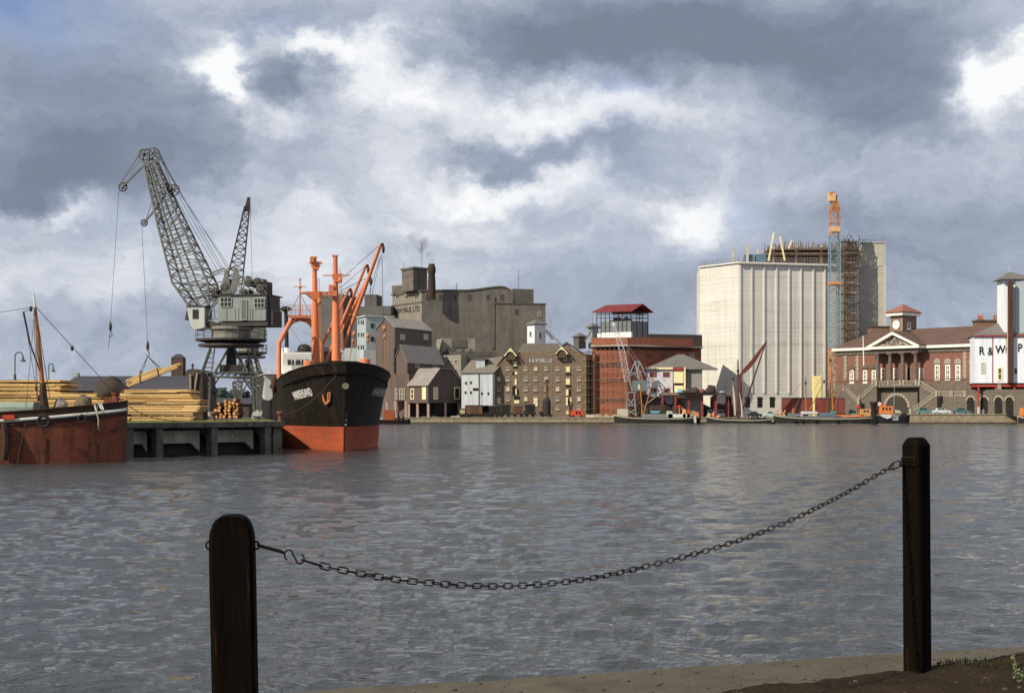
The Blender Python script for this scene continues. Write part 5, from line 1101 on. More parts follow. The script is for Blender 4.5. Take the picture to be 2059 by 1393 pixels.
# H, I turrets
def turret(label, px0, pxc, px1, D, ya, ye, yb, ml, mr, wins=(), ov=.6):
    T = bld('roof_turret', label, 'turret', pxc, D, 'turrets above the warehouse roofs'); A, Bq, Cq = G2(px0, D + 2), G2(pxc, D), G2(px1, D + 2.4); Dq = Cq + (A - Bq)
    z0, z1, z2 = zt(yb, D), zt(ye, D), zt(ya, D); mb = MB(T.I); mb.cur = 0; mb.prZ([tuple(A), tuple(Bq), tuple(Cq), tuple(Dq)], z0, z1); mb.build('wall', ml, T)
    c = (A + Cq) / 2; R_ = [c + (v - c) * (1 + ov / (v - c).length) for v in (A, Bq, Cq, Dq)]; mb = MB(T.I); mb.add([(v.x, v.y, z1 + .003) for v in R_] + [(v.x, v.y, z1 + .2) for v in R_] + [(c.x, c.y, z2)], [(3, 2, 1, 0), (0, 1, 5, 4), (1, 2, 6, 5), (2, 3, 7, 6), (3, 0, 4, 7), (4, 5, 8), (5, 6, 8), (6, 7, 8), (7, 4, 8)]); mb.build('roof', mr, T)
    for (f, x0, y0, x1, y1) in wins:
        fc = Face(T, (px0, D + 2), (pxc, D)) if f == 0 else Face(T, (pxc, D), (px1, D + 2.4)); win(T, fc, x0, y0, x1, y1, creamw, 1, 1, .12, dwin)
    return T
T = turret('tall white turret with pyramid roof on the brown brick warehouse', 1060, 1075, 1097, 376, 640, 652, 712, mat('turret_white', (.66, .68, .68), .8, .08, 1), groof, ((0, 1065, 666, 1069, 677), (1, 1083, 668, 1088, 680), (0, 1065, 690, 1069, 700)))
mb = MB(T.I); A = G2(1052, 377.5); Bq = G2(1060, 377.9); mb.prY([(A.x, zt(705, 377)), (Bq.x + .1, zt(690, 377)), (Bq.x + .1, zt(705, 377))], 377.6, 380); mb.build('splay', _M['turret_white'], T)
mb = MB(); mb.bar(T.w(1062, 628, 377), T.w(1076, 641, 377), .22); mb.build('jib_arm', groof, T); mb = MB(); mb.bar(T.w(1098, 662, 377), T.w(1130, 694, 377), .25); mb.bar(T.w(1097, 665, 377), T.w(1112, 682, 377), .5); mb.bar(T.w(1107, 690, 377), T.w(1107, 640, 377), .07); mb.build('conveyor_arm', groof, T)
turret('small squat dark turret between the brick warehouse and red building', 1153, 1164, 1178, 388, 668, 677, 700, dgr, groof)
T = turret('narrow grey turret beside the steel-framed roof structure', 1183, 1191, 1203, 392, 648, 658, 700, mat('turret_grey', (.26, .28, .28), .8, .1, 1), groof, (), .9)
mb = MB(); mb.bar(T.w(1175, 687, 388), T.w(1190, 663, 390), .25); mb.bar(T.w(1191, 656, 392), T.w(1191, 632, 392), .1); mb.build('conveyor_arm', groof, T)
# J red brick building with open steel roof structure
T = bld('brick_building', 'new red brick building with strips of small windows and a red-roofed steel frame on top', 'building', 1262, 366); JT = T
A, Bq, Cq = G2(1191, 362), G2(1262, 359), G2(1410, 371); Fj = Face(T, (1191, 362), (1262, 359)); Fk = Face(T, (1262, 359), (1410, 371)); ztop = zt(694, 359)
mb = MB(T.I); mb.prZ([tuple(A), tuple(Bq), tuple(Cq), tuple(Cq + Vector((0, 18))), tuple(A + Vector((2, 18)))], B0, ztop - .3); mb.build('wall', rbk, T)
mb = MB(T.I); d = Vector((-.9, -1.3)); mb.prZ([tuple(A + Vector((-.5, -.9))), tuple(Bq + Vector((-.2, -1.3))), tuple(Cq + Vector((.3, -1.8))), tuple(Cq + Vector((0, 1))), tuple(A + Vector((0, 1)))], ztop - .25, ztop + .1); mb.build('ledge', mat('pale_ledge', (.50, .42, .33), .8, .2, 1), T)
mb = MB(T.I); mb.prZ([tuple(A + Vector((-.3, -.5))), tuple(Bq + Vector((-.1, -.9))), tuple(G2(1392, 368) + Vector((0, -1.0))), tuple(G2(1392, 368) + Vector((0, 10))), tuple(A + Vector((2, 10)))], ztop + .104, zt(681, 366)); mb.build('parapet', rbk, T)
mb = MB(T.I); mb.prZ([tuple(G2(1305, 380)), tuple(G2(1412, 385)), tuple(G2(1412, 385) + Vector((0, 10))), tuple(G2(1305, 380) + Vector((0, 10)))], ztop + .2, zt(672, 382)); mb.build('roof_block', mat('dark_roof_felt', (.07, .055, .05), .9, .2, 1), T)
mb = MB(Fk.M); Fk.box(mb, 1266, 696, 1392, 705, 0, .03); mb.build('painted_ledge_shade', mat('shaded_red_brick', (.12, .05, .035), .9, .3, 1.5), T)  # dark strip painted under the ledge to stand for its shade
mb = MB(Fj.M)
for y in (721, 752, 788, 758): pass
for (y0, y1) in ((727, 737.5), (760, 768.5), (800, 808.5)):
    for x0, x1 in ((1202, 1214), (1216, 1228), (1230, 1242), (1244, 1258)):
        win(T, Fj, x0, y0, x1, y1, mat('lintel_brick', (.30, .13, .08), .9, .2, 2), 3, 1, .2, dwin)
win(T, Fj, 1200, 697, 1260, 702, dkv, 12, 1, .2, dwin)
for (y0, y1) in ((712, 718), (737, 742), (757, 763)):
    for x0 in (1300, 1330): win(T, Fk, x0, y0, x0 + 10, y1, rbk, 3, 1, .1, dwin)
mb = MB(Fj.M)
for y in (708, 719, 741, 748, 756, 773, 783, 793, 812, 822): Fj.box(mb, 1192, y - .25, 1262, y + .25, 0, .05)
mb.build('string_courses', mat('brick_band', (.50, .22, .13), .9, .2, 2), T)
T = Thing('scaffolding', 'rusty scaffolding in the dark gap between the brown and red brick buildings', 'scaffolding', (G2(1185, 360).x, 360, 1.45)); fs = Face(T, (1177, 360.4), (1196, 362)); scaffold(T, fs, 1178, 1196, 708, 838, 3, 9, .3, 1.3, scm, bdm)
T = Thing('scaffolding', 'light scaffolding over the sunlit face of the red brick building', 'scaffolding', (G2(1225, 364).x, 364, 1.45)); fs = Face(T, (1191, 361.9), (1262, 358.9)); scaffold(T, fs, 1197, 1264, 692, 838, 7, 8, .5, 1.2, scm, None, t=.045)
# steel frame on top
T = bld('roof_plant', 'open steel-framed rooftop structure with grey sheeted walls and red roof', 'rooftop structure', 1269, 366); 
A, Bq, Cq = G2(1200, 364.5), G2(1269, 360.3), G2(1303, 364.5); Dq = Cq + (A - Bq); z0, z1, ze, zr = zt(680, 367), zt(648, 367), zt(631, 367), zt(617, 369)
T.o.location.z = z0; T.loc.z = z0; T.M = Matrix.Translation(T.loc); T.I = T.M.inverted()
gs = mat('green_grey_sheet', (.17, .19, .185), .75, .2, 1, 's')
Fa, Fb = Face(T, (1200, 364.5), (1269, 360.3)), Face(T, (1269, 360.3), (1303, 364.5))
mb = MB(Fa.M); mb.box(Fa.L * .12, Fa.L, -.15, 0, z0 + 1.2, z1); mb.build('sheet_wall', gs, T); mb = MB(Fb.M); mb.box(0.02, Fb.L, -.15, 0, z0 - 1, z1); mb.build('sheet_wall', gs, T)
mb = MB(T.I); mb.prZ([tuple(A), tuple(Bq + Vector((0, -.4))), tuple(Bq + Vector((.5, .5))), tuple(A + Vector((2, 3)))], z0 - .4, z0 + 1.25); mb.build('white_base', mat('white_base_paint', (.8, .79, .75), .7, .06, 1), T)
mb = MB(T.I); st_ = mat('dark_steel', (.05, .05, .055), .7, .3, 2)
def wv(v, z): return (v.x, v.y, z)
for i in range(9): p = A.lerp(Bq, i / 8); mb.bar(wv(p, z0), wv(p, ze), .2)
for i in range(1, 4): p = Bq.lerp(Cq, i / 3); mb.bar(wv(p, z0), wv(p, ze), .2)
for i in range(5): p = Dq.lerp(Cq, i / 4); mb.bar(wv(p, z0), wv(p, ze), .2)
for z in (ze, z1 + .9, z1 + 1.8): mb.bar(wv(A, z), wv(Bq, z), .16); mb.bar(wv(Bq, z), wv(Cq, z), .16); mb.bar(wv(Dq, z), wv(Cq, z), .16)
for i in range(4): z = z0 + i * 1.2; mb.bar(wv(A, z), wv(A.lerp(Bq, .12), z), .12)
mb.build('steel_frame', st_, T)
u = (Bq - A).normalized(); e = (Cq - Bq).normalized() * .8; mA, mB_ = (A + Dq) / 2 - u * .5, (Bq + Cq) / 2 + u * 1.2
mb = MB(T.I); a, b, c, d = A - u * .9 - e, Bq + u * .9 - e, Cq + u * .9 + e, Dq - u * .9 + e; mA = (a + d) / 2 + u * 1.2; mB_ = (b + c) / 2
for p1, p2, q1, q2 in ((a, b, mB_, mA), (mA, mB_, c, d)):
    za, zb2 = (ze, zr) if p1 is a else (zr, ze); mb.add([wv(p1, za + .1), wv(p2, za + .1), wv(q1, zb2 + .1), wv(q2, zb2 + .1), wv(p1, za + .3), wv(p2, za + .3), wv(q1, zb2 + .3), wv(q2, zb2 + .3)], [(3, 2, 1, 0), (4, 5, 6, 7), (0, 1, 5, 4), (1, 2, 6, 5), (2, 3, 7, 6), (3, 0, 4, 7)])
mb.build('red_roof', mat('red_roof_sheet', (.16, .03, .032), .8, .3, 1), T)
mb = MB(T.I); mb.prZ([tuple(v) for v in (A + u * 2, Bq - u * 1, Cq - u * 1, Dq + u * 2)], z1 - 1.5, z1 - 1.3); 
for i in range(6): p = A.lerp(Bq, .3 + i * .11) + Vector((1.2, 1.6)); mb.box(p.x - .45, p.x + .45, p.y - .4, p.y + .4, z1 - 1.3, z1 + random.uniform(.3, 1.3))
mb.build('machinery', st_, T)
# K white house
T = bld('quay_office', 'low white office with hipped slate roof, cream door panel and cream eaves', 'office', 1340, 357)
Fk = Face(T, (1300, 358), (1379, 356)); A, Bq = G2(1300, 358), G2(1379, 356); C2, D2 = G2(1412, 358), 0
blkW(T, 'wall', back((1300, 358), (1353, 356.7), 3), B0, zt(742, 357), mat('lilac_white_render', (.55, .53, .54), .8, .1, 1)); blkW(T, 'right_wall', back((1377, 357.2), (1412, 356.6), 3), B0, zt(742, 357), mat('grey_green_render', (.26, .25, .22), .85, .15, 1)); blkW(T, 'middle_wall', back((1353, 356.9), (1377, 356.6), 3), B0, zt(742, 357), maroon)
mb = MB(Fk.M); Fk.box(mb, 1299, 738.5, 1353, 742.5, -.1, .5); Fk.box(mb, 1375, 738.5, 1378.5, 800, -.1, .3); mb.build('cream_fascia', cream, T); mb = MB(Fk.M); Fk.box(mb, 1354.5, 746, 1374, 770, 0, .2); Fk.box(mb, 1356, 775, 1374, 800, 0, .15); mb.build('cream_panel', cream, T)
mb = MB(Fk.M); Fk.box(mb, 1353.5, 738, 1374.5, 745, 0, .45); mb.build('maroon_panel', mat('maroon_paint', (.26, .04, .04), .7, .15, 1), T)
for x0, y0, x1, y1 in ((1307, 748, 1320, 757.5), (1333, 748, 1346, 757.5), (1335, 780, 1347, 788), (1309, 780, 1320, 788)): win(T, Fk, x0, y0, x1, y1, mat('maroon_paint', (.26, .04, .04)), 2, 2, .18, dwin)
cs = back((1298, 357.6), (1440, 355.8), 4.6); hipW(T, cs, zt(741.5, 357), zt(712, 358.5), 8.5, groof, .4)
mb = MB(); c = T.w(1392, 716, 361); mb.box(c.x - .6, c.x + .6, c.y, c.y + 1, c.z - 1, c.z + .9); mb.build('chimney', dbr, T)
# N silo
sil = mat('silo_concrete', (.66, .635, .575), .85, .12, .25, 'h', col2=(.54, .50, .435), thr=.54, bump=.02, bsc=1.2, lines=1.25, lk=.45, stain=.35); silr = mat('silo_rib_concrete', (.68, .65, .58), .85, .1, .5)
T = bld('concrete_silo', 'massive pale concrete grain silo with vertical ribs, topped by unfinished framework', 'silo', 1485, 396)
PA, PB, PC = G2(1407, 409), G2(1485, 396), G2(1728, 405); zs = zt(527, 396); Ff, Fl = Face(T, (1485, 396), (1728, 405)), Face(T, (1407, 409), (1485, 396))
mb = MB(T.I); mb.prZ([tuple(PA), tuple(PB), tuple(PC), tuple(PC + Vector((-2, 22))), tuple(PA + Vector((2, 22)))], B0, zs); mb.build('wall', sil, T)
zr0 = zt(790, 397)
for px in (1488, 1511, 1536, 1561, 1586, 1610, 1635, 1658): mb = MB(Ff.M); u = Ff.U(px); mb.box(u - .22, u + .22, .02, .32, zr0 - (1.5 if px > 1600 else 0), zs - .5); mb.build('rib', silr, T)
mb = MB(Ff.M); mb.box(-.15, Ff.L + .2, -.1, .9, zs - .45, zs + .05); mb.build('cornice', silr, T); mb = MB(Fl.M); mb.box(-.2, Fl.L + .75, -.1, .5, zs - .3, zs + .045); mb.build('cornice', silr, T)
mb = MB(Ff.M); mb.box(-.02, Ff.L * .55, -.1, .10, B0, zr0 - 2.0); mb.build('base_course', silr, T)
for x0 in (1498, 1523, 1548): mb = MB(Ff.M); Ff.box(mb, x0, 798, x0 + 10, 819, .05, .16); mb.build('doorway', dkv, T)
for x0, x1 in ((1428, 1437), (1460, 1470)): mb = MB(Fl.M); Fl.box(mb, x0, 797, x1, 822, .0, .12); mb.build('doorway', dkv, T)
mb = MB(Fl.M); Fl.box(mb, 1409, 540, 1409.5, 541, 0, .01) if 0 else mb.box(.2, .5, 0, .1, zs - 1, zs - .5); mb.build('fixing', silr, T)
# rooftop works
zr1 = zt(489, 409); mb = MB(T.I); cs = back((1640, 412), (1728, 414), 12)
conc2 = mat('raw_concrete', (.48, .44, .36), .9, .15, .8); shut = mat('shuttering_brown', (.18, .12, .075), .9, .3, 2)
mb.prZ([tuple(G2(1500, 414)), tuple(G2(1728, 413)), tuple(G2(1728, 424)), tuple(G2(1500, 424))], zs + .1, zs + .5); mb.build('roof_deck', shut, T)
Fr2 = Face(T, (1500, 404), (1728, 411))
for px, yt in ((1474, 497), (1503, 491), (1524, 499), (1555, 497), (1601, 494), (1651, 493), (1700, 497)): mb = MB(T.I); D = 400 if px < 1510 else 406; c = G2(px, D); mb.box(c.x - .3, c.x + .3, D - .3, D + .3, zs, zt(yt, D)); mb.build('column', conc2, T)
mb = MB(T.I)
for i in range(120):
    px = 1536 + (1728 - 1536) * i / 119; D = 406 + 6 * random.random(); c = G2(px, D); zt1 = zt(random.uniform(484, 497) + max(0, (1580 - px) * .12), D); mb.bar((c.x, D, zs), (c.x + random.uniform(-.3, .3), D, zt1), .16)
for k in range(7):
    z = zs + .8 + k * .72; 
    for D in (405.5, 409, 412): a = G2(1530 + k * 5, D); b = G2(1728, D); mb.bar((a.x, D, z), (b.x, D, z + random.uniform(-.1, .1)), .16)
a = G2(1528, 405.2); b = G2(1728, 405.2)
mb.build('falsework', shut, T)
mb = MB(T.I)
for z, x0 in ((zs + 4.4, 1545), (zs + 3.0, 1530)): a = G2(x0, 406); b = G2(1726, 406); mb.box(a.x, b.x, 405, 413, z, z + .28)
mb.build('shuttering_deck', scm, T)
mb = MB(T.I)
for i in range(34):
    t = i / 33; 
    if i < 16: p = PA.lerp(PB, t * 33 / 15); 
    else: p = PB.lerp(PC, (i - 16) / 17)
    mb.bar((p.x, p.y + .3, zs), (p.x, p.y + .3, zs + random.uniform(1.0, 1.9)), .07)
for h in (.6, 1.15): mb.bar((PA.x, PA.y + .3, zs + h), (PB.x, PB.y + .3, zs + h), .05); mb.bar((PB.x, PB.y + .3, zs + h), (PC.x, PC.y + .3, zs + h), .05)
mb.build('guard_rail', scm, T)
for (x0, y0, x1, y1) in ((1545, 525, 1556, 468), (1578, 524, 1568, 475), (1585, 500, 1592, 484)): mb = MB(T.I); mb.bar(W(x0, y0, 401), W(x1, y1, 401), .42); mb.build('timber_prop', cream, T)
for px, y0, y1 in ((1497, 512, 522), (1520, 511, 522)): mb = MB(T.I); a, b = G2(px, 401), G2(px + 20, 401); mb.box(a.x, b.x - .1, 400.6, 403, zs + .06, zt(y0, 401)); mb.build('blue_tarpaulin', mat('blue_tarpaulin', (.10, .17, .24), .8, .2, 2), T)
# right block and stair tower
T = bld('concrete_tower', 'tall concrete tower block at the right end of the silo, streaked with scaffold shadows', 'tower', 1755, 404)
zq = zt(488, 404); cs = back((1728.3, 405.5), (1781, 404), 18); blkW(T, 'wall', cs, B0, zq, mat('tower_concrete', (.40, .38, .32), .9, .18, .4, col2=(.30, .28, .24), thr=.58)); Fw = Face(T, (1728.3, 405.5), (1781, 404))
mb = MB(Fw.M); mb.box(-.2, Fw.L + .2, -.1, .3, zq, zq + .25); mb.box(0, Fw.L, 0, .12, zt(534, 404), zt(533, 404)); mb.box(Fw.L - .5, Fw.L + .05, 0, .25, B0, zt(534, 404) - .01); mb.build('coping', conc2, T)
mb = MB(T.I)
for i in range(12): a = G2(1730 + i * 4.4, 405); mb.bar((a.x, 405, zq), (a.x, 405, zq + random.uniform(.6, 1.5)), .08)
mb.bar((G2(1729, 405).x, 405, zq + 1), (G2(1780, 405).x, 405, zq + 1), .07); mb.build('guard_rail', scm, T)
T = Thing('scaffolding', 'tall scaffold tower with pale boarded platforms between the tower crane and concrete tower', 'scaffolding', (G2(1705, 400).x, 400, 1.45))
fs = Face(T, (1688, 402.5), (1728, 403.5)); scaffold(T, fs, 1690, 1727, 486, 838, 7, 20, .6, 3.4, mat('scaffold_tube_dark', (.20, .145, .10), .7, .4, 2), None, t=.17)
for y in (508, 528, 548.5, 568.5, 588.5, 608.5, 629, 649, 669.5, 690): mb = MB(fs.M); fs.box(mb, 1703, y - 1.1, 1722, y + 1.1, 1.0, 3.5); mb.build('boards', bdm, T)
mb = MB(fs.M)
for i in range(26): u = fs.L * random.random(); w = random.uniform(.8, 3.2); z = zt(random.uniform(480, 515), 400); mb.bar((u, w, z), (u + random.uniform(-1.5, 1.5), w, z + random.uniform(.8, 2.5)), .12)
mb.build('loose_tubes', shut, T)
# tower crane
T = Thing('tower_crane', 'tall tower crane, blue and orange lattice mast, before the silo', 'crane', (G2(1678, 396).x, 396, 1.45))
def tw(px, py, y=0): p = T.w(px, py, 396 + y); return p
def mastsec(name, y0, y1, hw0, hw1, m, n):
    z0, z1 = T.w(1678, y0, 396).z, T.w(1678, y1, 396).z; mb = MB(); mb.lattice([(-hw0, -hw0, z0), (hw0, -hw0, z0), (hw0, hw0, z0), (-hw0, hw0, z0)], [(-hw1, -hw1, z1), (hw1, -hw1, z1), (hw1, hw1, z1), (-hw1, hw1, z1)], n, .17, .10, True); return mb.build(name, m, T)
tb = mat('tower_crane_blue', (.20, .30, .36), .6, .25, 1); to = mat('tower_crane_orange', (.50, .24, .11), .65, .3, 1); ty = mat('tower_crane_yellow', (.66, .42, .20), .65, .2, 1)
mastsec('mast_base', 838, 700, 1.45, 1.45, to, 9); mastsec('mast_section', 700, 475, 1.35, 1.35, tb, 16); mastsec('mast_section', 475, 425, 1.25, 1.15, to, 4); mastsec('mast_head', 425, 392, 1.0, .5, to, 4)
mb = MB(); 
def bb(mb, x0, y0, x1, y1, ya, yb): a = tw(x0, y1); b = tw(x1, y0); mb.box(a.x, b.x, ya, yb, a.z, b.z)
bb(mb, 1666, 388, 1679, 405, -1, 1); bb(mb, 1669, 457, 1687, 467, -1.5, 1.5); mb.build('cab', ty, T)
mb = MB(); bb(mb, 1667, 388, 1672, 393, -1.04, -.9); bb(mb, 1672, 405, 1686, 423, -.7, .7); bb(mb, 1666, 386.5, 1680, 388, -1.1, 1.1)
mb.bar(tw(1663, 425, -1.2), tw(1690, 425, -1.2), .2); mb.bar(tw(1664, 448, -1.4), tw(1690, 448, -1.4), .2); mb.bar(tw(1668, 392), tw(1690, 440), .3); mb.bar(tw(1664, 425), tw(1670, 405), .2); mb.bar(tw(1689, 425), tw(1684, 405), .25); mb.build('head_frame', to, T); mb = MB(); bb(mb, 1667, 567, 1690, 573, -1.6, 1.6); mb.build('platform', to, T)
mb = MB(); z0 = 0; z1 = tw(1678, 700).z
for k in range(80):
    z = random.uniform(0, z1); mb.bar((random.uniform(-1.8, 1.8), random.uniform(-1.6, 1.6), z), (random.uniform(-1.8, 1.8), random.uniform(-1.6, 1.6), z + random.uniform(-1, 1)), .13)
mb.build('tie_frame', to, T); mb = MB(); bb(mb, 1675, 775, 1688, 785, -1.7, -1.5); mb.build('green_sign', mat('green_board', (.20, .32, .26), .7, .1, 2), T)
# yellow chute box
T = bld('yellow_hopper', 'tall cream-yellow box cabin standing behind the maroon vans', 'hopper', 1645, 392)
mb = MB(T.I); a, b = G2(1635, 393), G2(1652, 393); mb.box(a.x, b.x, 392.5, 394.3, B0, zt(756, 393)); mb.box(a.x + .2, b.x - .2, 392.3, 392.497, zt(800, 393), zt(758, 393)); mb.build('panel', mat('hopper_yellow', (.78, .66, .30), .7, .1, 1), T); mb = MB(T.I); mb.box(b.x + .02, b.x + .5, 392.4, 394, B0, zt(753, 393)); mb.build('edge_post', creamw, T)
# ================================================================ custom house
cbk = mat('custom_house_brick', (.215, .10, .075), .9, .35, 1.5, col2=(.11, .06, .05), thr=.56); sto = mat('custom_house_stone', (.15, .125, .10), .9, .35, 1.2, col2=(.065, .055, .048), thr=.55, lines=.65, lk=.8); stl = mat('pale_worn_stone', (.33, .285, .225), .9, .25, 1.5)
tile = mat('brown_tile_roof', (.115, .072, .058), .9, .3, 1.2); whp = mat('white_stucco', (.82, .79, .68), .7, .06, 1)
T = bld('custom_house', 'red brick custom house with columned portico, white pediment, clock tower and double stairs', 'public building', 1820, 376); CT = T
Fh = Face(T, (1682, 392), (1968, 361)); zg = GZ(100); ze = 20.0; zf = Fh.Z(775, 1800)
S = Fh.S = lambda px: Fh.U(px); L = Fh.L
zbase = zf - .3
mb = MB(Fh.M); mb.box(0, L + 6, -16, 0, zbase, ze - 1.6); mb.build('brick_wall', cbk, T)
mb = MB(Fh.M); mb.box(-.05, L + 6.05, -16, .35, 1.0, zbase - .004); 
for k in range(1, 7): pass
mb.build('rusticated_basement', sto, T)
mb = MB(Fh.M); mb.box(-.1, L + 6.1, -16.1, .3, ze - 1.6 + .003, ze - .5); mb.build('frieze', sto, T)
mb = MB(Fh.M); mb.box(-.9, L + 6.5, -16.5, 1.0, ze - .5 + .003, ze + .2); mb.build('white_cornice', whp, T)
mb = MB(Fh.M); mb.box(-.08, L + 6, .003, .25, zbase, zbase + 1.0); mb.box(-.05, L + 6, .0, .15, zbase + 1.6, zbase + 1.9); mb.build('plinth_band', sto, T)
# roof: hipped
def fw(u, w, z): v = Fh.M.inverted() and (u, w, z); return v
mb = MB(Fh.M); r = ze + .2; zr = ze + 5.2; mb.add([(-.9, 1.0, r), (L + 6.5, 1.0, r), (L + 6.5, -16.5, r), (-.9, -16.5, r), (7.5, -7.7, zr), (L + 4, -7.7, zr)], [(0, 1, 5, 4), (1, 2, 5), (2, 3, 4, 5), (3, 0, 4), (0, 3, 2, 1)]); mb.build('tile_roof', tile, T)
# portico
p0, p1 = Fh.U(1751, 3.4), Fh.U(1845, 3.4); W3 = 3.4
mb = MB(Fh.M); mb.box(p0, p1, .36, W3, zg - .5, zf); mb.build('portico_podium', sto, T)
for px in (1765, 1790, 1815, 1841):
    u = Fh.U(px, W3 - .7); mb = MB(Fh.M); mb.box(u - .75, u + .75, W3 - 1.4, W3 - .03, zf + .004, zf + .6); mb.lathe((u, W3 - .72, zf + .6), [(.62, 0), (.55, .25), (.52, 3), (.44, ze - 3.0 - zf), (.5, ze - 2.8 - zf), (.7, ze - 2.6 - zf)], 14); mb.box(u - .75, u + .75, W3 - 1.45, W3 - .04, ze - 2.0, ze - 1.65); mb.build('column', sto, T)
mb = MB(Fh.M); mb.box(p0 - .1, p1 + .1, .32, W3, ze - 1.64, ze - .5); mb.build('entablature', sto, T)
mb = MB(Fh.M); mb.box(p0 - .9, p1 + .9, 1.02, W3 + .9, ze - .5 + .003, ze + .15); mb.build('pediment_base', whp, T)
um = (p0 + p1) / 2; hz = Fh.Z(667, 1797, W3); e_ = p1 - um + 1.1; zb0 = ze + .155; th = .75
mb = MB(Fh.M); mb.prY([(um - e_, zb0), (um, hz), (um + e_, zb0), (um + e_ - 1.6, zb0), (um, hz - th), (um - e_ + 1.6, zb0)], W3 - .2, W3 + .9); mb.build('pediment', whp, T)
mb = MB(Fh.M); mb.prY([(um - e_ + 1.5, zb0), (um, hz - th + .1), (um + e_ - 1.5, zb0)], .5, W3 - .25); mb.build('tympanum', sto, T)
mb = MB(Fh.M)
for i in range(34):
    t = random.uniform(-1, 1); h = (1 - abs(t)) * (hz - th - zb0) * .9; x = um + t * (e_ - 3.0); z = zb0 + .3 + random.random() * max(.1, h - .6); mb.ball((x, W3 - .2, z), random.uniform(.2, .45), .2, random.uniform(.2, .4), 7, 5)
mb.build('coat_of_arms_relief', stl, T)
mb = MB(Fh.M); mb.prY([(um - e_, zb0), (um, hz), (um + e_, zb0), (um + e_, zb0 + .2), (um, hz + .25), (um - e_, zb0 + .2)], -7, W3 + .92); mb.build('portico_roof', tile, T)
# windows on front
fr = mat('white_sash', (.80, .77, .66), .6, .06, 1)
for px in (1713, 1740, 1757.5): win(T, Fh, px - 4.2, 744, px + 4.2, 770, fr, 2, 3, .3, sill=1)
for px in (1776, 1801, 1853): win(T, Fh, px - 4.4, 740, px + 4.4, 766, fr, 2, 3, .3, sill=1)
win(T, Fh, 1823, 736, 1832, 768, stl, 1, 1, .3, dkv, 'entrance_door')
for px in (1885, 1906, 1926.5, 1956): win(T, Fh, px - 5, 733, px + 5, 763.5, fr, 2, 3, .32, sill=1)
for px, yb_ in ((1713, 743), (1740, 742), (1757, 741)): 
    mb = MB(Fh.M); u = Fh.U(px); z = Fh.Z(yb_, px); mb.box(u - 1.0, u + 1.0, 0, .35, z + .1, z + .45); mb.prY([(u - 1.1, z + .46), (u, z + 1.2), (u + 1.1, z + .46)], 0, .4); mb.build('window_hood', sto, T)
for px in (1885, 1906, 1926.5, 1956):
    mb = MB(Fh.M); u = Fh.U(px); z = Fh.Z(731, px); mb.prY([(u - .95, z), (u - .95, z + .5)] + [(u - .95 * cos(pi * k / 8), z + .5 + .9 * sin(pi * k / 8)) for k in range(1, 8)] + [(u + .95, z + .5), (u + .95, z)], 0, .22); mb.build('window_hood', stl, T)
for px in (1700.5, 1724.5, 1940.5):
    mb = MB(Fh.M); u = Fh.U(px); k = 0; z = zbase + 1.95
    while z < ze - 2.2: w = .55 if k % 2 else .38; mb.box(u - w, u + w, 0, .18, z, z + .5); z += .56; k += 1
    mb.build('quoins', stl, T)
# arch in podium, stairs and balustrades
mb = MB(Fh.M); u = Fh.U(1803, W3 + .1); zc = Fh.Z(820, 1803, W3); rr = 3.3; mb.prY([(u - rr, zg - .4), (u - rr, zc)] + [(u - rr * cos(pi * k / 12), zc + rr * sin(pi * k / 12)) for k in range(1, 12)] + [(u + rr, zc), (u + rr, zg - .4)], W3, W3 + .06); mb.build('archway', mat('archway_gate', (.055, .048, .038), .9, .3, 2), T)
mb = MB(Fh.M)
for k in range(12):
    a0, a1 = pi * k / 12, pi * (k + 1) / 12 - .03; mb.prY([(u - rr * cos(a0), zc + rr * sin(a0)), (u - (rr + .7) * cos(a0), zc + (rr + .7) * sin(a0)), (u - (rr + .7) * cos(a1), zc + (rr + .7) * sin(a1)), (u - rr * cos(a1), zc + rr * sin(a1))], W3, W3 + .16)
mb.build('arch_voussoirs', stl, T)
mb = MB(Fh.M)
z = zg + .6
while z < zf - .6: mb.box(p0 - .03, p1 + .03, W3 + .002, W3 + .055, z, z + .08) if z > zc + rr + .8 else mb.box(p0 - .03, u - rr - .8, W3 + .002, W3 + .055, z, z + .08); z += .7
mb.build('rustication_joints', mat('dark_joint', (.06, .05, .045), .9, .2, 2), T)
def balus(u0, z0, u1, z1, w, name='balustrade'):
    mb = MB(Fh.M); n = max(3, int(abs(u1 - u0) / .42)); h = 1.0
    mb.hexa([(u0, w - .16, z0), (u1, w - .16, z1), (u1, w + .16, z1), (u0, w + .16, z0), (u0, w - .16, z0 + .2), (u1, w - .16, z1 + .2), (u1, w + .16, z1 + .2), (u0, w + .16, z0 + .2)])
    mb.hexa([(u0, w - .2, z0 + h), (u1, w - .2, z1 + h), (u1, w + .2, z1 + h), (u0, w + .2, z0 + h), (u0, w - .2, z0 + h + .2), (u1, w - .2, z1 + h + .2), (u1, w + .2, z1 + h + .2), (u0, w + .2, z0 + h + .2)])
    for i in range(n): t = (i + .5) / n; uu = u0 + (u1 - u0) * t; zz = z0 + (z1 - z0) * t; mb.box(uu - .09, uu + .09, w - .09, w + .09, zz + .2, zz + h)
    for uu, zz in ((u0, z0), (u1, z1)): mb.box(uu - .3, uu + .3, w - .3, w + .3, zz - .3, zz + h + .35)
    return mb.build(name, stl, T)
for i in range(3): a = p0 + (p1 - p0) * i / 3 + .5; b = p0 + (p1 - p0) * (i + 1) / 3 - .5; balus(a, zf, b, zf, W3 - .25)
WS = W3 + 1.8
uL0, uL1 = Fh.U(1729, WS), Fh.U(1763, WS); zm = Fh.Z(806, 1729, WS)
uR0, uR1 = Fh.U(1849, WS), Fh.U(1884, WS); zmr = Fh.Z(796, 1884, WS)
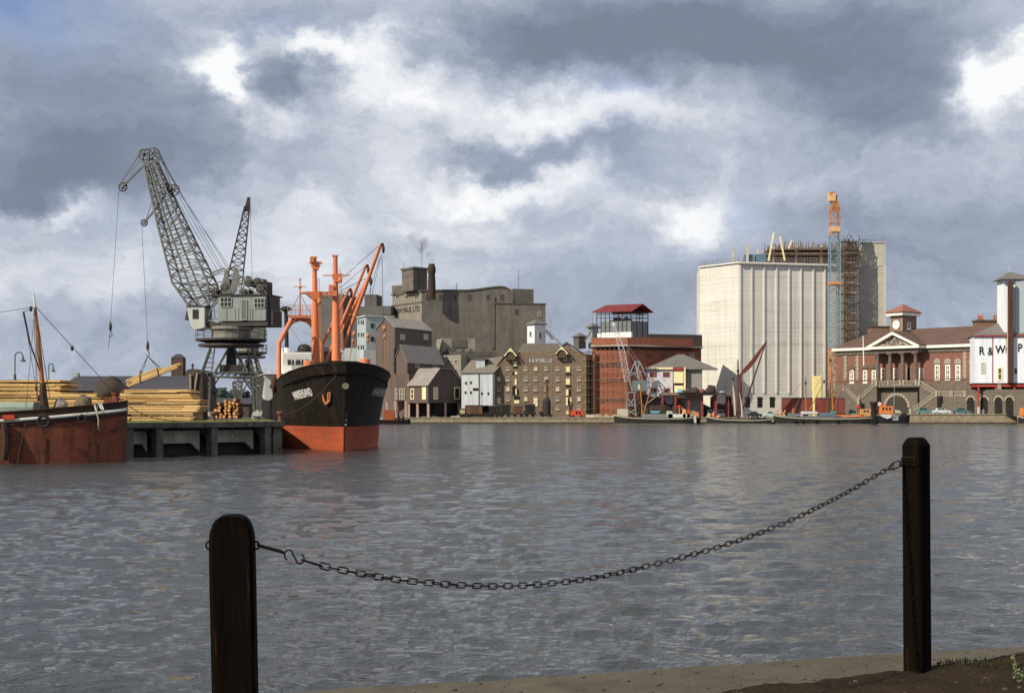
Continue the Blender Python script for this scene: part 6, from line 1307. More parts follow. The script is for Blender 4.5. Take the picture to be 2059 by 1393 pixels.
def stair(u0, z0, u1, z1, w0, w1, nm='stair'):
    mb = MB(Fh.M); mb.prY([(u0, zg - .5), (u0, z0), (u1, z1), (u1, zg - .5)], w0, w1); return mb.build(nm, sto, T)
stair(uL0, zm, uL1, zf, W3 + .02, WS); balus(uL0, zm + .05, uL1, zf + .05, WS + .05)
stair(uR0, zf, uR1, zmr, W3 + .02, WS); balus(uR0, zf + .05, uR1, zmr + .05, WS + .05)
mb = MB(Fh.M); mb.box(uL1, uR0, W3 + .02, WS, zf - .55, zf - .004); mb.build('landing', sto, T)
uX, uY = Fh.U(1832, WS + 2), Fh.U(1884, WS + 2); stair(uX, zg, uY, zmr, WS + .3, WS + 2); balus(uX, zg + .1, uY, zmr + .1, WS + 2.05)
uX, uY = Fh.U(1697, WS + 2), Fh.U(1727, WS + 2); stair(uX, zt(787, 392), uY, zt(813, 388), WS + .3, WS + 2); balus(uX, zt(784, 392), uY, zt(812, 388), WS + 2.05)
mb = MB(Fh.M); ua, ub = uY, Fh.U(1968, WS); mb.box(uR1, ub + 5, .4, WS, zg - .5, zmr); mb.build('terrace', sto, T)
for a, b in ((1888, 1912), (1914, 1940)): balus(Fh.U(a, WS), zmr, Fh.U(b, WS), zmr, WS - .2)
for px in (1952, 1979, 2008, 2030):
    u = Fh.U(px, WS); zc2 = Fh.Z(806, px, WS); mb = MB(Fh.M); mb.prY([(u - 1, zg - .4), (u - 1, zc2)] + [(u - cos(pi * k / 8), zc2 + sin(pi * k / 8)) for k in range(1, 8)] + [(u + 1, zc2), (u + 1, zg - .4)], WS, WS + .06); mb.build('arch', dkv, T)
    mb = MB(Fh.M)
    for k in range(8):
        a0, a1 = pi * k / 8, pi * (k + 1) / 8; mb.prY([(u - cos(a0), zc2 + sin(a0)), (u - 1.4 * cos(a0), zc2 + 1.4 * sin(a0)), (u - 1.4 * cos(a1), zc2 + 1.4 * sin(a1)), (u - cos(a1), zc2 + sin(a1))], WS, WS + .14)
    mb.build('arch_voussoirs', stl, T)
mb = MB(Fh.M); ub = Fh.U(2120, WS); mb.box(Fh.U(1940, WS), ub, -2, WS - .02, zg - .4, zmr + 1.5); mb.build('arcade_wall', sto, T)
# clock tower
A, Bq, Cq = G2(1790, 384), G2(1815, 380.5), G2(1843, 384.6); Dq = Cq + (A - Bq); zc0, zc1, za = ze + 1.5, zt(632, 381), zt(611, 384)
mb = MB(T.I); mb.prZ([tuple(A), tuple(Bq), tuple(Cq), tuple(Dq)], zc0, zc1 - .3); ctw = mb.build('clock_tower', mat('tower_brick', (.24, .15, .11), .9, .3, 1.5), T)
c = (A + Cq) / 2
def ringr(k, z0, z1, m, nm): Rr = [c + (v - c) * k for v in (A, Bq, Cq, Dq)]; mb = MB(T.I); mb.prZ([tuple(v) for v in Rr], z0, z1); return mb.build(nm, m, ctw)
ringr(1.30, zc1 - .29, zc1 + .55, whp, 'white_eaves'); Rr = [c + (v - c) * 1.42 for v in (A, Bq, Cq, Dq)]; mb = MB(T.I); mb.add([(v.x, v.y, zc1 + .56) for v in Rr] + [(v.x, v.y, zc1 + .75) for v in Rr] + [(c.x, c.y, za)], [(3, 2, 1, 0), (0, 1, 5, 4), (1, 2, 6, 5), (2, 3, 7, 6), (3, 0, 4, 7), (4, 5, 8), (5, 6, 8), (6, 7, 8), (7, 4, 8)]); mb.build('tower_roof', mat('orange_tile', (.27, .12, .085), .9, .2, 1.5), ctw)
Fq, Fq2 = Face(T, (1790, 384), (1815, 380.5)), Face(T, (1815, 380.5), (1843, 384.6))
u = Fq.U(1802.5); z = Fq.Z(653, 1802); mb = MB(Fq.M); mb.lathe((u, .02, z), [(1.2, 0), (1.2, .14), (1.1, .16)], 24, 'y'); ck = mb.build('clock_face', mat('clock_white', (.85, .84, .78), .5, .03, 1), T)
mb = MB(Fq.M); mb.bar((u, .2, z), (u - .55, .2, z + .45), .1, .04); mb.bar((u, .22, z), (u - .1, .22, z + .9), .07, .04)
for k in range(12): a = pi * k / 6; mb.box(u + .98 * cos(a) - .05, u + .98 * cos(a) + .05, .17, .19, z + .98 * sin(a) - .05, z + .98 * sin(a) + .05)
mb.build('clock_hands', dkv, ck); win(T, Fq2, 1824, 648, 1831, 662, fr, 2, 2, .22, sill=1)
mb = MB(Fq.M); Fq.box(mb, 1790.5, 637, 1792, 664, 0, .1); Fq.box(mb, 1812.8, 637, 1814.6, 664, 0, .1); mb.build('corner_pilaster', stl, T)
pot = mat('terracotta_pot', (.42, .16, .09), .85, .2, 2); chb = mat('chimney_brick', (.22, .12, .085), .9, .3, 2)
for px, yt, D, n_ in ((1862, 664, 385, 3), (1911, 661, 381, 2), (1944, 659, 377, 3)):
    mb = MB(T.I); c_ = G2(px, D); mb.box(c_.x - .9, c_.x + .9, D - .5, D + .5, zt(676, D), zt(yt + 3, D)); k_ = mb.build('chimney', chb, T); mb = MB(T.I)
    for i in range(n_): mb.lathe((c_.x - .6 + i * 1.2 / max(1, n_ - 1), D, zt(yt + 3, D)), [(.22, 0), (.18, .9)], 8)
    mb.build('chimney_pot', pot, k_)
T2 = bld('chimney_stack', 'broad brick chimney stack with clustered pots behind the custom house roof', 'chimney', 1985, 385); mb = MB(T2.I); a, b = G2(1963, 385), G2(2007, 385); mb.box(a.x, b.x, 384, 388, B0, zt(646, 385)); mb.build('stack', chb, T2); mb = MB(T2.I); mb.box(a.x - .3, b.x + .3, 383.7, 388.3, zt(646, 385) + .003, zt(643, 385)); mb.build('cap', sto, T2); mb = MB(T2.I)
for px in (1967, 1971, 1975, 1998, 2002): c_ = G2(px, 386); mb.lathe((c_.x, 386, zt(643, 385)), [(.32, 0), (.25, random.uniform(1.0, 1.6))], 8)
mb.build('chimney_pots', pot, T2)
mb = MB(T.I); a, b = G2(1752, 392), G2(1796, 392); mb.box(a.x, b.x, 392, 396, ze, zt(657, 392)); mb.build('back_block', chb, T); mb = MB(T.I); mb.box(a.x - .3, b.x + .3, 391.7, 396.3, zt(657, 392) + .003, zt(655.5, 392)); mb.build('back_coping', sto, T)
mb = MB(); mb.tube([T.w(1737, 735, 372), T.w(1735.5, 675, 372)], [.16, .1], 8); mb.build('flagpole', fr, T, smooth=True)
# ================================================================ white quayside building at right
T = bld('white_warehouse', 'white boarded warehouse on red posts with large black letters at the right frame edge', 'warehouse', 1960, 353)
Fp2 = Face(T, (1958.5, 354), (2130, 350)); zb1, ztp = zt(770, 353), zt(674.5, 353); wpa = mat('bright_white_board', (.78, .81, .85), .6, .06, .8, 's', col2=(.55, .56, .56), thr=.66, stain=.35)
mb = MB(Fp2.M); mb.box(0, Fp2.L, -14, 0, zb1, ztp); mb.build('wall', wpa, T)
mb = MB(Fp2.M); mb.add([(-.4, .35, ztp + .004), (Fp2.L, .35, ztp + .004), (Fp2.L, -14.3, ztp), (-.4, -14.3, ztp), (9, -7, ztp + 4.6), (Fp2.L - 1, -7, ztp + 4.6)], [(0, 1, 5, 4), (1, 2, 5), (2, 3, 4, 5), (3, 0, 4), (0, 3, 2, 1)]); mb.build('slate_roof', groof, T)
mb = MB(Fp2.M); mb.box(-.35, Fp2.L, .36, .5, ztp - .25, ztp + .1); Fp2.box(mb, 1995.3, 676, 1996.6, 769, 0, .14); Fp2.box(mb, 2022, 676, 2023.2, 710, 0, .1); mb.build('maroon_trim', mat('maroon_paint', (.26, .04, .04)), T)
RM = Matrix(((1, 0, 0, 0), (0, 0, 1, 0), (0, 1, 0, 0), (0, 0, 0, 1))); bl = mat('black_lettering', (.015, .015, .015), .7, .1, 1)
for ch, px, py in (('R', 1974, 706), ('&', 1991.5, 707), ('W', 2011.5, 703.5), ('P', 2051, 700)):
    text_mesh(ch, 2.75, Fp2.M @ Matrix.Translation((Fp2.U(px), .05, Fp2.Z(py, px))) @ RM, bl, T, 'painted_letter', .02, .07, None, 1, .80 if ch != '&' else .7)
text_mesh('AUL', 2.75, Fp2.M @ Matrix.Translation((Fp2.U(2078), .05, Fp2.Z(699, 2070))) @ RM, bl, T, 'painted_letter', .02, .07, None, 1.1, .8)
win(T, Fp2, 1972.5, 729, 1981, 751, creamw, 2, 3, .16, mat('pale_pane2', (.55, .55, .50), .5, .1, 2), w=.0); win(T, Fp2, 2005, 738, 2016, 765, cream, 1, 2, .35, dwin); win(T, Fp2, 2040, 741, 2045, 751, dwin, 1, 1, .1)
mb = MB(Fp2.M); mb.box(0, Fp2.L, -13.8, .25, zb1 - .95, zb1 - .3); mb.build('red_beam', mat('red_steel', (.36, .05, .035), .65, .2, 1), T); mb = MB(Fp2.M); mb.box(-.1, Fp2.L, -14, .35, zb1 - .29, zb1 - .004); mb.build('floor_edge', dkv, T)
for px in (1967.5, 2002.5, 2040, 2078):
    for w in (0, -6):
        u = Fp2.U(px, 0); zq_ = zt(818, 353); mb = MB(Fp2.M); mb.box(u - .22, u + .22, w - .22, w + .22, zq_ + .003, zb1 - .96); cc = mb.build('post', mat('red_steel', (.36, .05, .035)), T); mb = MB(Fp2.M); mb.box(u - .28, u + .28, w - .28, w + .28, 1.8, zq_); mb.build('post_foot', creamw, cc)
mb = MB(Fp2.M); u = Fp2.U(2009, 0); mb.box(u - .45, u + .45, -.3, .8, 1.8, zb1 - .3); mb.build('chute', mat('grey_chute', (.30, .27, .23), .8, .2, 1), T)
mb = MB(Fp2.M); u = Fp2.U(2031, 0); mb.box(u - .62, u + .62, .35, 1.3, zb1, zt(566, 353)); mb.build('hoist_shaft', mat('brown_shaft', (.075, .035, .028), .8, .3, 1, 's', col2=(.28, .06, .045), thr=.64), T); mb = MB(Fp2.M); mb.box(u - .75, u - .62, .3, .9, zb1, zt(600, 353)); u = Fp2.U(2024.5, 0); mb.box(u - .35, u + .35, 0, .5, zt(700, 353), zt(684, 353)); mb.build('bracket', creamw, T)
T = bld('hoist_tower', 'tall white hoist tower with small pyramid roof cut by the right frame edge', 'tower', 2040, 352); zz0 = zt(676, 352)
A, Bq, Cq = G2(2019, 353.5), G2(2041, 352.6), G2(2085, 352.2); mb = MB(T.I); mb.prZ([tuple(A), tuple(Cq), (Cq.x, Cq.y + 5), (A.x, A.y + 5)], B0 + 14, zt(561, 352)); mb.build('wall', wpa, T)
mb = MB(T.I); mb.prZ([tuple(G2(2042, 352.55)), tuple(G2(2085, 352.1)), tuple(G2(2085, 352.3)), tuple(G2(2042, 352.8))], zt(674, 352), zt(562, 352)); mb.build('side_panel', mat('pale_blue_board', (.42, .47, .50), .7, .05, 1), T)
mb = MB(T.I); za_, zb2 = zt(561, 352), zt(545, 352); a = G2(2014, 352); d_ = G2(2090, 352); cx_ = (a.x + d_.x) / 2 - 1.2; mb.add([(a.x, 352, za_), (d_.x, 352, za_), (d_.x, 359.5, za_), (a.x, 359.5, za_), (cx_ - .6, 355.7, zb2), (cx_ + .6, 355.7, zb2)], [(0, 1, 5, 4), (1, 2, 5), (2, 3, 4, 5), (3, 0, 4), (0, 3, 2, 1)]); mb.build('pyramid_roof', groof, T)
mb = MB(T.I); mb.bar((cx_ - .3, 355.7, zb2 - .1), (cx_ - .3, 355.7, zb2 + 1.4), .15); mb.build('finial', creamw, T)
# ================================================================ things on the far quay
def gz(px, D): return GZ((px - CX) / F * D)
blr = mat('black_rubber', (.018, .016, .015), .8, .3, 4)
def wagon(px0, px1, D, yt, body, label, roofc, group='railway vans on the far quay', door=True):
    a, b = G2(px0, D), G2(px1, D); L_ = b.x - a.x; T = Thing('railway_wagon', label, 'railway wagon', ((a.x + b.x) / 2, D, gz((px0 + px1) / 2, D)), 0, group); h = zt(yt, D) - T.loc.z; w = 1.2
    mb = MB(); mb.box(-L_ / 2, L_ / 2, -w, w, 1.0, h - .25); 
    mb.build('body', body, T)
    mb = MB(); mb.prX([(-w - .1, h - .25 + .003), (-w * .6, h - .06), (0, h), (w * .6, h - .06), (w + .1, h - .25 + .003)], -L_ / 2 - .1, L_ / 2 + .1); mb.build('roof', roofc, T)
    mb = MB(); mb.box(-L_ / 2 - .15, L_ / 2 + .15, -w - .05, w + .05, .82, .997); 
    for x in (-L_ * .3, L_ * .3): mb.box(x - .35, x + .35, -w - .02, -w + .1, .3, .82)
    for x in (-L_ / 2 - .25, L_ / 2 + .05):
        for y in (-.7, .7): mb.lathe((x, y, .95), [(.12, 0), (.2, .02), (.2, .2)], 8, 'x')
    mb.build('underframe', dkv, T)
    for x in (-L_ * .3, L_ * .3): mb = MB(); mb.lathe((x, 0, .45), [(.42, -w + .1), (.45, -w + .2), (.1, -w + .3), (.1, w - .3), (.45, w - .2), (.42, w - .1)], 16, 'y'); mb.build('wheelset', blr, T)
    if door:
        mb = MB(); mb.box(-.75, .75, -w - .06, -w - .003, 1.05, h - .35)
        for x in [-L_ / 2 + .1, -L_ / 4, L_ / 4, L_ / 2 - .1]: mb.box(x - .05, x + .05, -w - .05, -w - .003, 1.0, h - .3)
        mb.build('door', mat(body.name + '_door', tuple(c * .8 for c in body.node_tree.nodes['Principled BSDF'].inputs[0].default_value[:3]) if 0 else (.10, .05, .035), .85, .2, 2) if 'maroon' in body.name or 'brown' in body.name else dkv, T)
    return T
bw = mat('brown_van_paint', (.15, .075, .05), .85, .25, 1.5); dw = mat('dark_van_paint', (.035, .033, .032), .85, .3, 1.5); mw = mat('maroon_van_paint', (.21, .055, .045), .8, .25, 1.2, 's'); rf = mat('wagon_roof', (.06, .055, .05), .9, .2, 2)
wagon(938, 970, 357, 814, bw, 'brown covered wagon at the left end of the wagon line', rf); wagon(983, 1003, 357, 815, dw, 'dark wagon left of the pair under the white warehouse corner', rf); wagon(1004, 1027, 357, 812, dw, 'dark wagon right of the pair under the white warehouse corner', rf)
wagon(1031, 1053, 357, 815, bw, 'brown wagon with dark doors before the brick warehouse', rf); wagon(1055, 1076, 357, 812, dw, 'black wagon nearest the vertical boiler', rf)
wagon(1573, 1632, 356, 799, mw, 'maroon van left of the two large ones before the silo', rf, 'large maroon vans before the silo'); wagon(1641, 1697, 356, 799, mw, 'maroon van right of the two large ones, below the tower crane', rf, 'large maroon vans before the silo')
wagon(925, 935, 357, 821, mat('pale_crate', (.40, .33, .22), .9, .2, 1), 'small pale box wagon at the far left of the line', rf, None, False)
# vertical boiler crane
T = Thing('steam_crane', 'black vertical-boiler machine with tall rusty chimney before the brick warehouse', 'steam crane', (G2(1099, 356).x, 356, 1.45)); mb = MB(); mb.lathe((0, 0, .8), [(1.05, 0), (1.05, 3.0), (.9, 3.7), (.5, 4.2), (.3, 4.3)], 16); mb.build('boiler', dw, T, smooth=True); mb = MB(); mb.tube([(0, 0, 4.9), (0, 0, 9.0)], .30, 10); mb.build('chimney', mat('rusty_chimney', (.17, .085, .045), .9, .3, 2), T, smooth=True)
mb = MB(); mb.ball((0, 0, 9.4), .5, .5, .35, 10, 6); mb.build('spark_arrester', mat('green_cap', (.10, .13, .10), .8, .2, 2), T, smooth=True); mb = MB(); mb.box(-1.5, 1.5, -1.1, 1.1, .4, .8); mb.box(-1.9, -1.0, -.8, .8, .8, 1.5)
for x in (-1, 1): mb.lathe((x, 0, .35), [(.35, -1.2), (.35, 1.2)], 12, 'y')
mb.build('carriage', dkv, T)
# red machine and odds
T = Thing('red_compressor', 'bright red wheeled compressor beside the scaffolded gap', 'compressor', (G2(1162, 356).x, 356, 1.45)); rp = mat('bright_red_paint', (.60, .08, .04), .5, .15, 2)
mb = MB(); mb.prY([(-1.8, .5), (-1.8, 1.5), (-1.3, 2.0), (.6, 2.0), (1.2, 1.6), (1.5, .5)], -.8, .8); mb.build('body', rp, T); mb = MB(); mb.box(-.6, -.1, -.84, -.81, .9, 1.6); mb.box(.2, .7, -.84, -.81, .9, 1.5); mb.build('side_door', dkv, T)
for x in (-1.1, .9): mb = MB(); mb.lathe((x, 0, .35), [(.35, -.8), (.35, -.55)], 12, 'y'); mb.lathe((x, 0, .35), [(.35, .55), (.35, .8)], 12, 'y'); mb.build('wheel', blr, T)
for k, (px, D, s_, m_, lb, nm) in enumerate(((1186, 356, .8, creamw, 'stack of pale blocks at the foot of the red brick building', 'block_pile'), (1210, 355, .9, mat('pale_crate', (.4, .33, .22)), 'pale timber crates at the foot of the scaffolding', 'crate_pile'), (1227, 356, .6, creamw, 'small white sacks heap left of the grey quay crane', 'sack_pile'), (915, 355, .7, mat('pale_crate', (.4, .33, .22)), 'buff rubble heap by the propped maroon mill', 'rubble_pile'))):
    p = G2(px, D); mb = MB()
    for i in range(9): x = random.uniform(-1.4, 1.4) * s_; w = random.uniform(.3, .6) * s_; h = random.uniform(.3, 1.1) * s_; y = i * .22 - 1; mb.box(x - w, x + w, y, y + .2, 0, h)
    o = mb.build(nm, m_, None); o.location = (p.x, D, gz(px, D)); mesh_thing(o, lb, 'pile')
# cars
def car(px0, px1, D, m, label, kind='saloon', group='cars parked on the far quay', rz=0):
    a, b = G2(px0, D), G2(px1, D); L_ = b.x - a.x; T = Thing('parked_car', label, 'car', ((a.x + b.x) / 2, D, gz((px0 + px1) / 2, D)), rz, group); s = L_ / 4.3; w = .8
    def pr(pts): return [(x * s, z * 1.08) for x, z in pts]
    low = [(-2.1, .35), (-2.15, .7), (-2.0, .88), (-1.3, .95), (1.0, .98), (1.75, .9), (2.1, .75), (2.12, .35)]
    cab = {'saloon': [(-1.45, .94), (-1.05, 1.38), (-.6, 1.48), (.3, 1.48), (.6, 1.4), (.98, .97)], 'estate': [(-2.0, .9), (-1.9, 1.45), (-1.5, 1.55), (.2, 1.55), (.5, 1.45), (.95, .97)], 'van': [(-2.05, .9), (-2.0, 1.75), (-1.7, 1.85), (.6, 1.85), (.95, 1.6), (1.3, .95)]}[kind]
    mb = MB(); n = len(low)
    for y, k in ((-w, .96), (-w * .9, 1), (w * .9, 1), (w, .96)):
        pass
    mb.prY(pr(low), -w, w); mb.prY(pr([(x * .97, z) for x, z in cab]), -w * .82, w * .82)
    mb.build('body', m, T)
    cmx = sum(x for x, z in cab) / len(cab); czm = 1.0
    wn = [(x * .82 + cmx * .18, z * .88 + .13) if z > 1.1 else (x * .84 + cmx * .16, 1.02) for x, z in cab]
    mb = MB(); mid = cmx
    mb.prY(pr([(min(x, mid - .05), z) for x, z in wn]), -w * .82 - .015, w * .82 + .015); mb.prY(pr([(max(x, mid + .05), z) for x, z in wn]), -w * .82 - .016, w * .82 + .016); mb.build('window', GL(), T)
    for x in (-1.3, 1.3):
        mb = MB(); mb.lathe((x * s, 0, .33), [(.33, -w - .02), (.33, -w + .18)], 14, 'y'); mb.lathe((x * s, 0, .33), [(.33, w - .18), (.33, w + .02)], 14, 'y'); wh_ = mb.build('wheel', blr, T)
        mb = MB(); mb.lathe((x * s, 0, .33), [(.15, -w - .04), (.17, -w - .021)], 10, 'y'); mb.build('hub_cap', mat('chrome_hub', (.6, .6, .58), .4, .1, 3), wh_)
    mb = MB(); mb.box(-2.2 * s, -2.1 * s, -w, w, .38, .52); mb.box(2.1 * s, 2.2 * s, -w, w, .38, .52); mb.build('bumper', mat('chrome_hub', (.6, .6, .58)), T)
    return T
cp_ = lambda n, c: mat('car_paint_' + n, c, .35, .05, 1, spec=.5)
car(1845, 1874, 354, cp_('teal', (.10, .22, .22)), 'teal estate car at the left of the row below the custom house steps', 'estate'); car(1875, 1911, 353, cp_('white', (.62, .66, .62)), 'white saloon second in the row below the custom house steps')
car(1914, 1952, 353, cp_('dark_teal', (.06, .15, .15)), 'dark teal saloon in the middle of the row'); car(1938, 1966, 359, cp_('cream', (.70, .68, .58)), 'cream estate parked behind the dark teal saloon', 'estate'); car(1969, 1996, 355, cp_('grey', (.33, .36, .42)), 'blue-grey saloon between the red posts')
car(1502, 1532, 355, cp_('black', (.02, .022, .025)), 'black saloon left of the aqua one before the silo'); car(1535, 1563, 355, cp_('aqua', (.45, .60, .58)), 'pale aqua saloon before the silo doors')
car(1422, 1441, 357, cp_('van_white', (.70, .70, .68)), 'white van behind the red-posted platform', 'van'); car(1442, 1458, 359, cp_('van_pale', (.60, .60, .58)), 'smaller pale van tucked right of the white van', 'van')
car(1706, 1726, 357, cp_('green', (.12, .30, .22)), 'pale green van by the custom house stair foot', 'van')
# platform with heaps
T = Thing('loading_platform', 'raised platform on dark red posts piled with dark heaps and sheeting', 'platform', (G2(1400, 354).x, 354, 1.45)); Fz = Face(T, (1330, 354), (1468, 354))
mb = MB(Fz.M); Fz.box(mb, 1329, 789, 1445, 794.5, -5, .2); Fz.box(mb, 1445, 790, 1468, 792.5, -4, .2); mb.build('deck', mat('platform_concrete', (.22, .18, .13), .9, .3, 1.5), T)
for px in (1331.7, 1358, 1385, 1412, 1439.6, 1465): 
    for w in (-.1, -4.2):
        mb = MB(Fz.M); u = Fz.U(px); mb.box(u - (.28 if px < 1460 else .12), u + (.28 if px < 1460 else .12), w - .25, w + .12, B0, zt(794.8 if px < 1460 else 792.9, 354)); cc = mb.build('post', mat('dark_red_post', (.24, .05, .05), .7, .2, 1), T)
hm = mat('heap_dark_brown', (.06, .042, .032), .95, .4, 2, bump=.08)
for px, wd, ht, m_, lb in ((1383, 10, 6, hm, 'low brown heap on the platform left end'), (1398, 10, 10, hm, 'middle dark heap on the platform'), (1412, 9, 7, mat('heap_red_brown', (.16, .06, .045), .9, .3, 2), 'reddish heap between the dark ones on the platform'), (1430, 11, 16, hm, 'tallest dark peaked heap on the platform right end'), (1368, 6, 7, mat('blue_sheet', (.16, .38, .48), .7, .2, 2), 'bright blue sheeted bundle on the platform'), (1453, 6, 3, mat('pale_blue_sheet', (.34, .42, .48), .7, .2, 2), 'pale blue bundle on the thin platform extension')):
    p = W(px, 789, 352.5); mb = MB(); k = 352.5 / F; mb.ball((0, 0, 0), wd * k, 1.2, ht * k, 14, 8, .2, 2.2); mb.v = [Vector((v.x, v.y, max(v.z, -.01))) for v in mb.v]; o = mb.build('covered_heap', m_, None, smooth=True); o.location = (p.x, 353.4, p.z + .02); mesh_thing(o, lb, 'heap', 'heaps on the loading platform')
T = Thing('coal_heap', 'large black coal heap between the grey quay crane and platform', 'heap', (G2(1318, 355.5).x, 355.5, 1.4)); mb = MB(); mb.ball((0, 0, 0), 4.2, 1.8, 5.2, 22, 12, .14, 2.2); mb.ball((4.0, 1.0, 0), 3.4, 1.6, 3.4, 18, 10, .14, 2.2); mb.ball((-2.6, .6, 0), 2.4, 1.6, 5.8, 18, 10, .14, 2.4); mb.build('heap_body', hm, T, smooth=True)
T = Thing('coal_heap', 'dark heap in shadow under the platform right half', 'heap', (G2(1400, 360).x, 361, 1.4)); mb = MB(); mb.ball((0, 0, 0), 7.5, 1.8, 3.2, 22, 12, .16, 2.6); mb.ball((7, 0, 0), 3.6, 1.8, 3.7, 18, 10, .14, 2.2); mb.build('heap_body', hm, T, smooth=True)
# grey quay crane
T = Thing('quay_crane', 'small blue-grey quay crane with pale lattice jib leaning left on the far quay', 'crane', (G2(1268, 352.6).x, 352.6, 1.45)); q3 = lambda px, py, y=0: T.w(px, py, 352.6 + y)
bgp = mat('blue_grey_crane_paint', (.30, .35, .37), .6, .2, 1); bgd = mat('green_grey_cab', (.13, .18, .18), .6, .2, 1, 's')
mb = MB()
for y in (-1.3, 1.3):
    for a, b in (((1262, 791), (1258.5, 836)), ((1275, 791), (1279, 836)), ((1257, 789), (1279, 789)), ((1260, 815), (1277, 815)), ((1261, 800), (1277, 818)), ((1276, 800), (1260, 818)), ((1259, 822), (1278, 834)), ((1278, 822), (1259, 834))): mb.bar(q3(*a, y), q3(*b, y), .18)
for px in (1262, 1275): mb.bar(q3(px, 791, -1.3), q3(px, 791, 1.3), .18)
mb.build('portal', bgp, T)
mb = MB(); a, b = q3(1271, 786), q3(1301, 765); mb.box(a.x, b.x, -1.4, 1.4, a.z, b.z); mb.build('cab', bgd, T); mb = MB(); a, b = q3(1282, 783), q3(1287, 773); mb.box(a.x, b.x, -1.5, -1.41, a.z, b.z); mb.build('white_board', wht, T)
mb = MB()
for y in (-1, 1):
    for a, b, w in (((1277, 727), (1264, 756), .2), ((1277, 727), (1284, 762), .3), ((1286, 727), (1281, 748), .25), ((1286, 727), (1299, 755), .2), ((1264, 756), (1271, 786), .2), ((1277, 727), (1286, 727), .2), ((1258, 750), (1292, 748), .12), ((1262, 757), (1290, 745), .12), ((1267, 745), (1290, 765), .12), ((1284, 740), (1292, 765), .15)): mb.bar(q3(*a, y), q3(*b, y), w)
mb.bar(q3(1277, 727, -1), q3(1277, 727, 1), .2); mb.bar(q3(1286, 727, -1), q3(1286, 727, 1), .2); mb.build('gantry', bgp, T)
mb = MB(); mb.lattice([q3(1256, 768, -.8), q3(1268, 764, -.8), q3(1268, 764, .8), q3(1256, 768, .8)], [q3(1244, 700, -.6), q3(1254, 698, -.6), q3(1254, 698, .6), q3(1244, 700, .6)], 6, .12, .07); mb.lattice([q3(1244, 700, -.6), q3(1254, 698, -.6), q3(1254, 698, .6), q3(1244, 700, .6)], [q3(1232, 655, -.2), q3(1236, 655, -.2), q3(1236, 655, .2), q3(1232, 655, .2)], 5, .12, .07); jo = mb.build('jib', mat('pale_jib', (.52, .52, .52), .6, .1, 1), T)
mb = MB(); P = [q3(1230, 649), q3(1234, 647), q3(1238, 653), q3(1235, 656), q3(1231, 655)]; mb.prY([(p.x, p.z) for p in P], -.3, .3); mb.build('jib_head', wht, jo)
mb = MB(); mb.wire([q3(1233, 650), q3(1277, 728)], .04); mb.wire([q3(1236, 655), q3(1286, 728)], .03); mb.build('luffing_rope', bgp, T)
# far barges
def barge(px0, px1, D, label, hh=1.0, group='sailing barges moored at the far quay', hm_=None, stripe=None, depth=5, flip=1):
    a, b = G2(px0, D), G2(px1, D); L_ = b.x - a.x; T = Thing('moored_barge', label, 'barge', ((a.x + b.x) / 2, D, 0), 0, group)
    S = []
    for t, hd, hw_, dz_ in ((-.5, .15, .05, 1.0), (-.485, .9, .5, .92), (-.45, 1.7, 1.3, .72), (-.38, 2.3, 2.1, .42), (-.25, 2.6, 2.5, .15), (0, 2.7, 2.6, 0), (.25, 2.6, 2.5, .06), (.40, 2.4, 2.1, .25), (.47, 2.0, 1.2, .42), (.5, 1.7, .5, .5)): S.append((t * L_ * flip, t * L_ * flip * .985, hd, hw_, .95 * hh + dz_ * .9))
    hm_ = hm_ or mat('barge_black', (.03, .026, .022), .6, .4, 1, 's'); st_ = stripe or creamw
    hull(T, S, [0, -.16, -.34, .12], [st_, hm_, hm_, mat('barge_waterline', (.26, .24, .17), .8, .3, 1), hm_], deck=mat('barge_deck', (.20, .15, .10), .9, .3, 1), dz=.2)
    strake(T, S, lambda s, z: z + .03, .06, hm_, 'rail'); strake(T, S, lambda s, z: z - .22, .075, st_, 'painted_strake'); return T, S
def P4(T, px, py, y=0): return T.w(px, py, T.loc.y + y)
def pole(T, pts, r, m, nm='mast', y=0): mb = MB(); mb.tube([P4(T, *p, y) for p in pts], r, 7); return mb.build(nm, m, T, smooth=True)
T, S = barge(1234, 1408, 346.4, 'black barge with cream stripe and two slim masts before the grey quay crane', 1.5)
pole(T, ((1292, 838), (1288, 780), (1285, 745)), [.18, .15, .08], orm); pole(T, ((1293, 836), (1306, 790), (1319, 745)), [.16, .14, .07], orm, 'sprit'); pole(T, ((1319, 748), (1318, 739)), [.15, .1], brn, 'pennant_boss')
pole(T, ((1300, 812), (1345, 776)), [.07, .06], creamw, 'boom')
for x0, y0, x1, y1, m_, nm in ((1342, 832, 1388, 838, wht, 'white_hatch_board'), (1305, 825, 1328, 830, mat('blue_dinghy_paint', (.14, .42, .60), .5, .1, 2), 'dinghy'), (1241, 822, 1262, 832, creamw, 'canvas_bundle'), (1340, 826, 1352, 834, mat('pale_green_box', (.40, .50, .42), .7, .1, 2), 'cabin'), (1372, 822, 1378, 832, ty, 'yellow_locker'), (1380, 824, 1387, 832, rp, 'red_locker'), (1396, 828, 1404, 833, orp, 'orange_locker'), (1290, 832, 1340, 836, mat('grey_hatch', (.20, .22, .22), .8, .2, 1), 'hatch_cover')):
    mb = MB(); a, b = P4(T, x0, y1), P4(T, x1, y0)
    if nm == 'dinghy': mb.prY([(a.x, b.z), (a.x + .6, a.z), (b.x - .6, a.z), (b.x, b.z), (b.x - .3, b.z - .15), (a.x + .3, b.z - .15)], -.6, .6)
    else: mb.prY([(a.x, min(a.z, 1.0)), (a.x + .1, b.z - .1), (a.x + .4, b.z), (b.x - .3, b.z), (b.x, b.z - .2), (b.x, min(a.z, 1.0))], -.9, .9)
    mb.build(nm, m_, T)
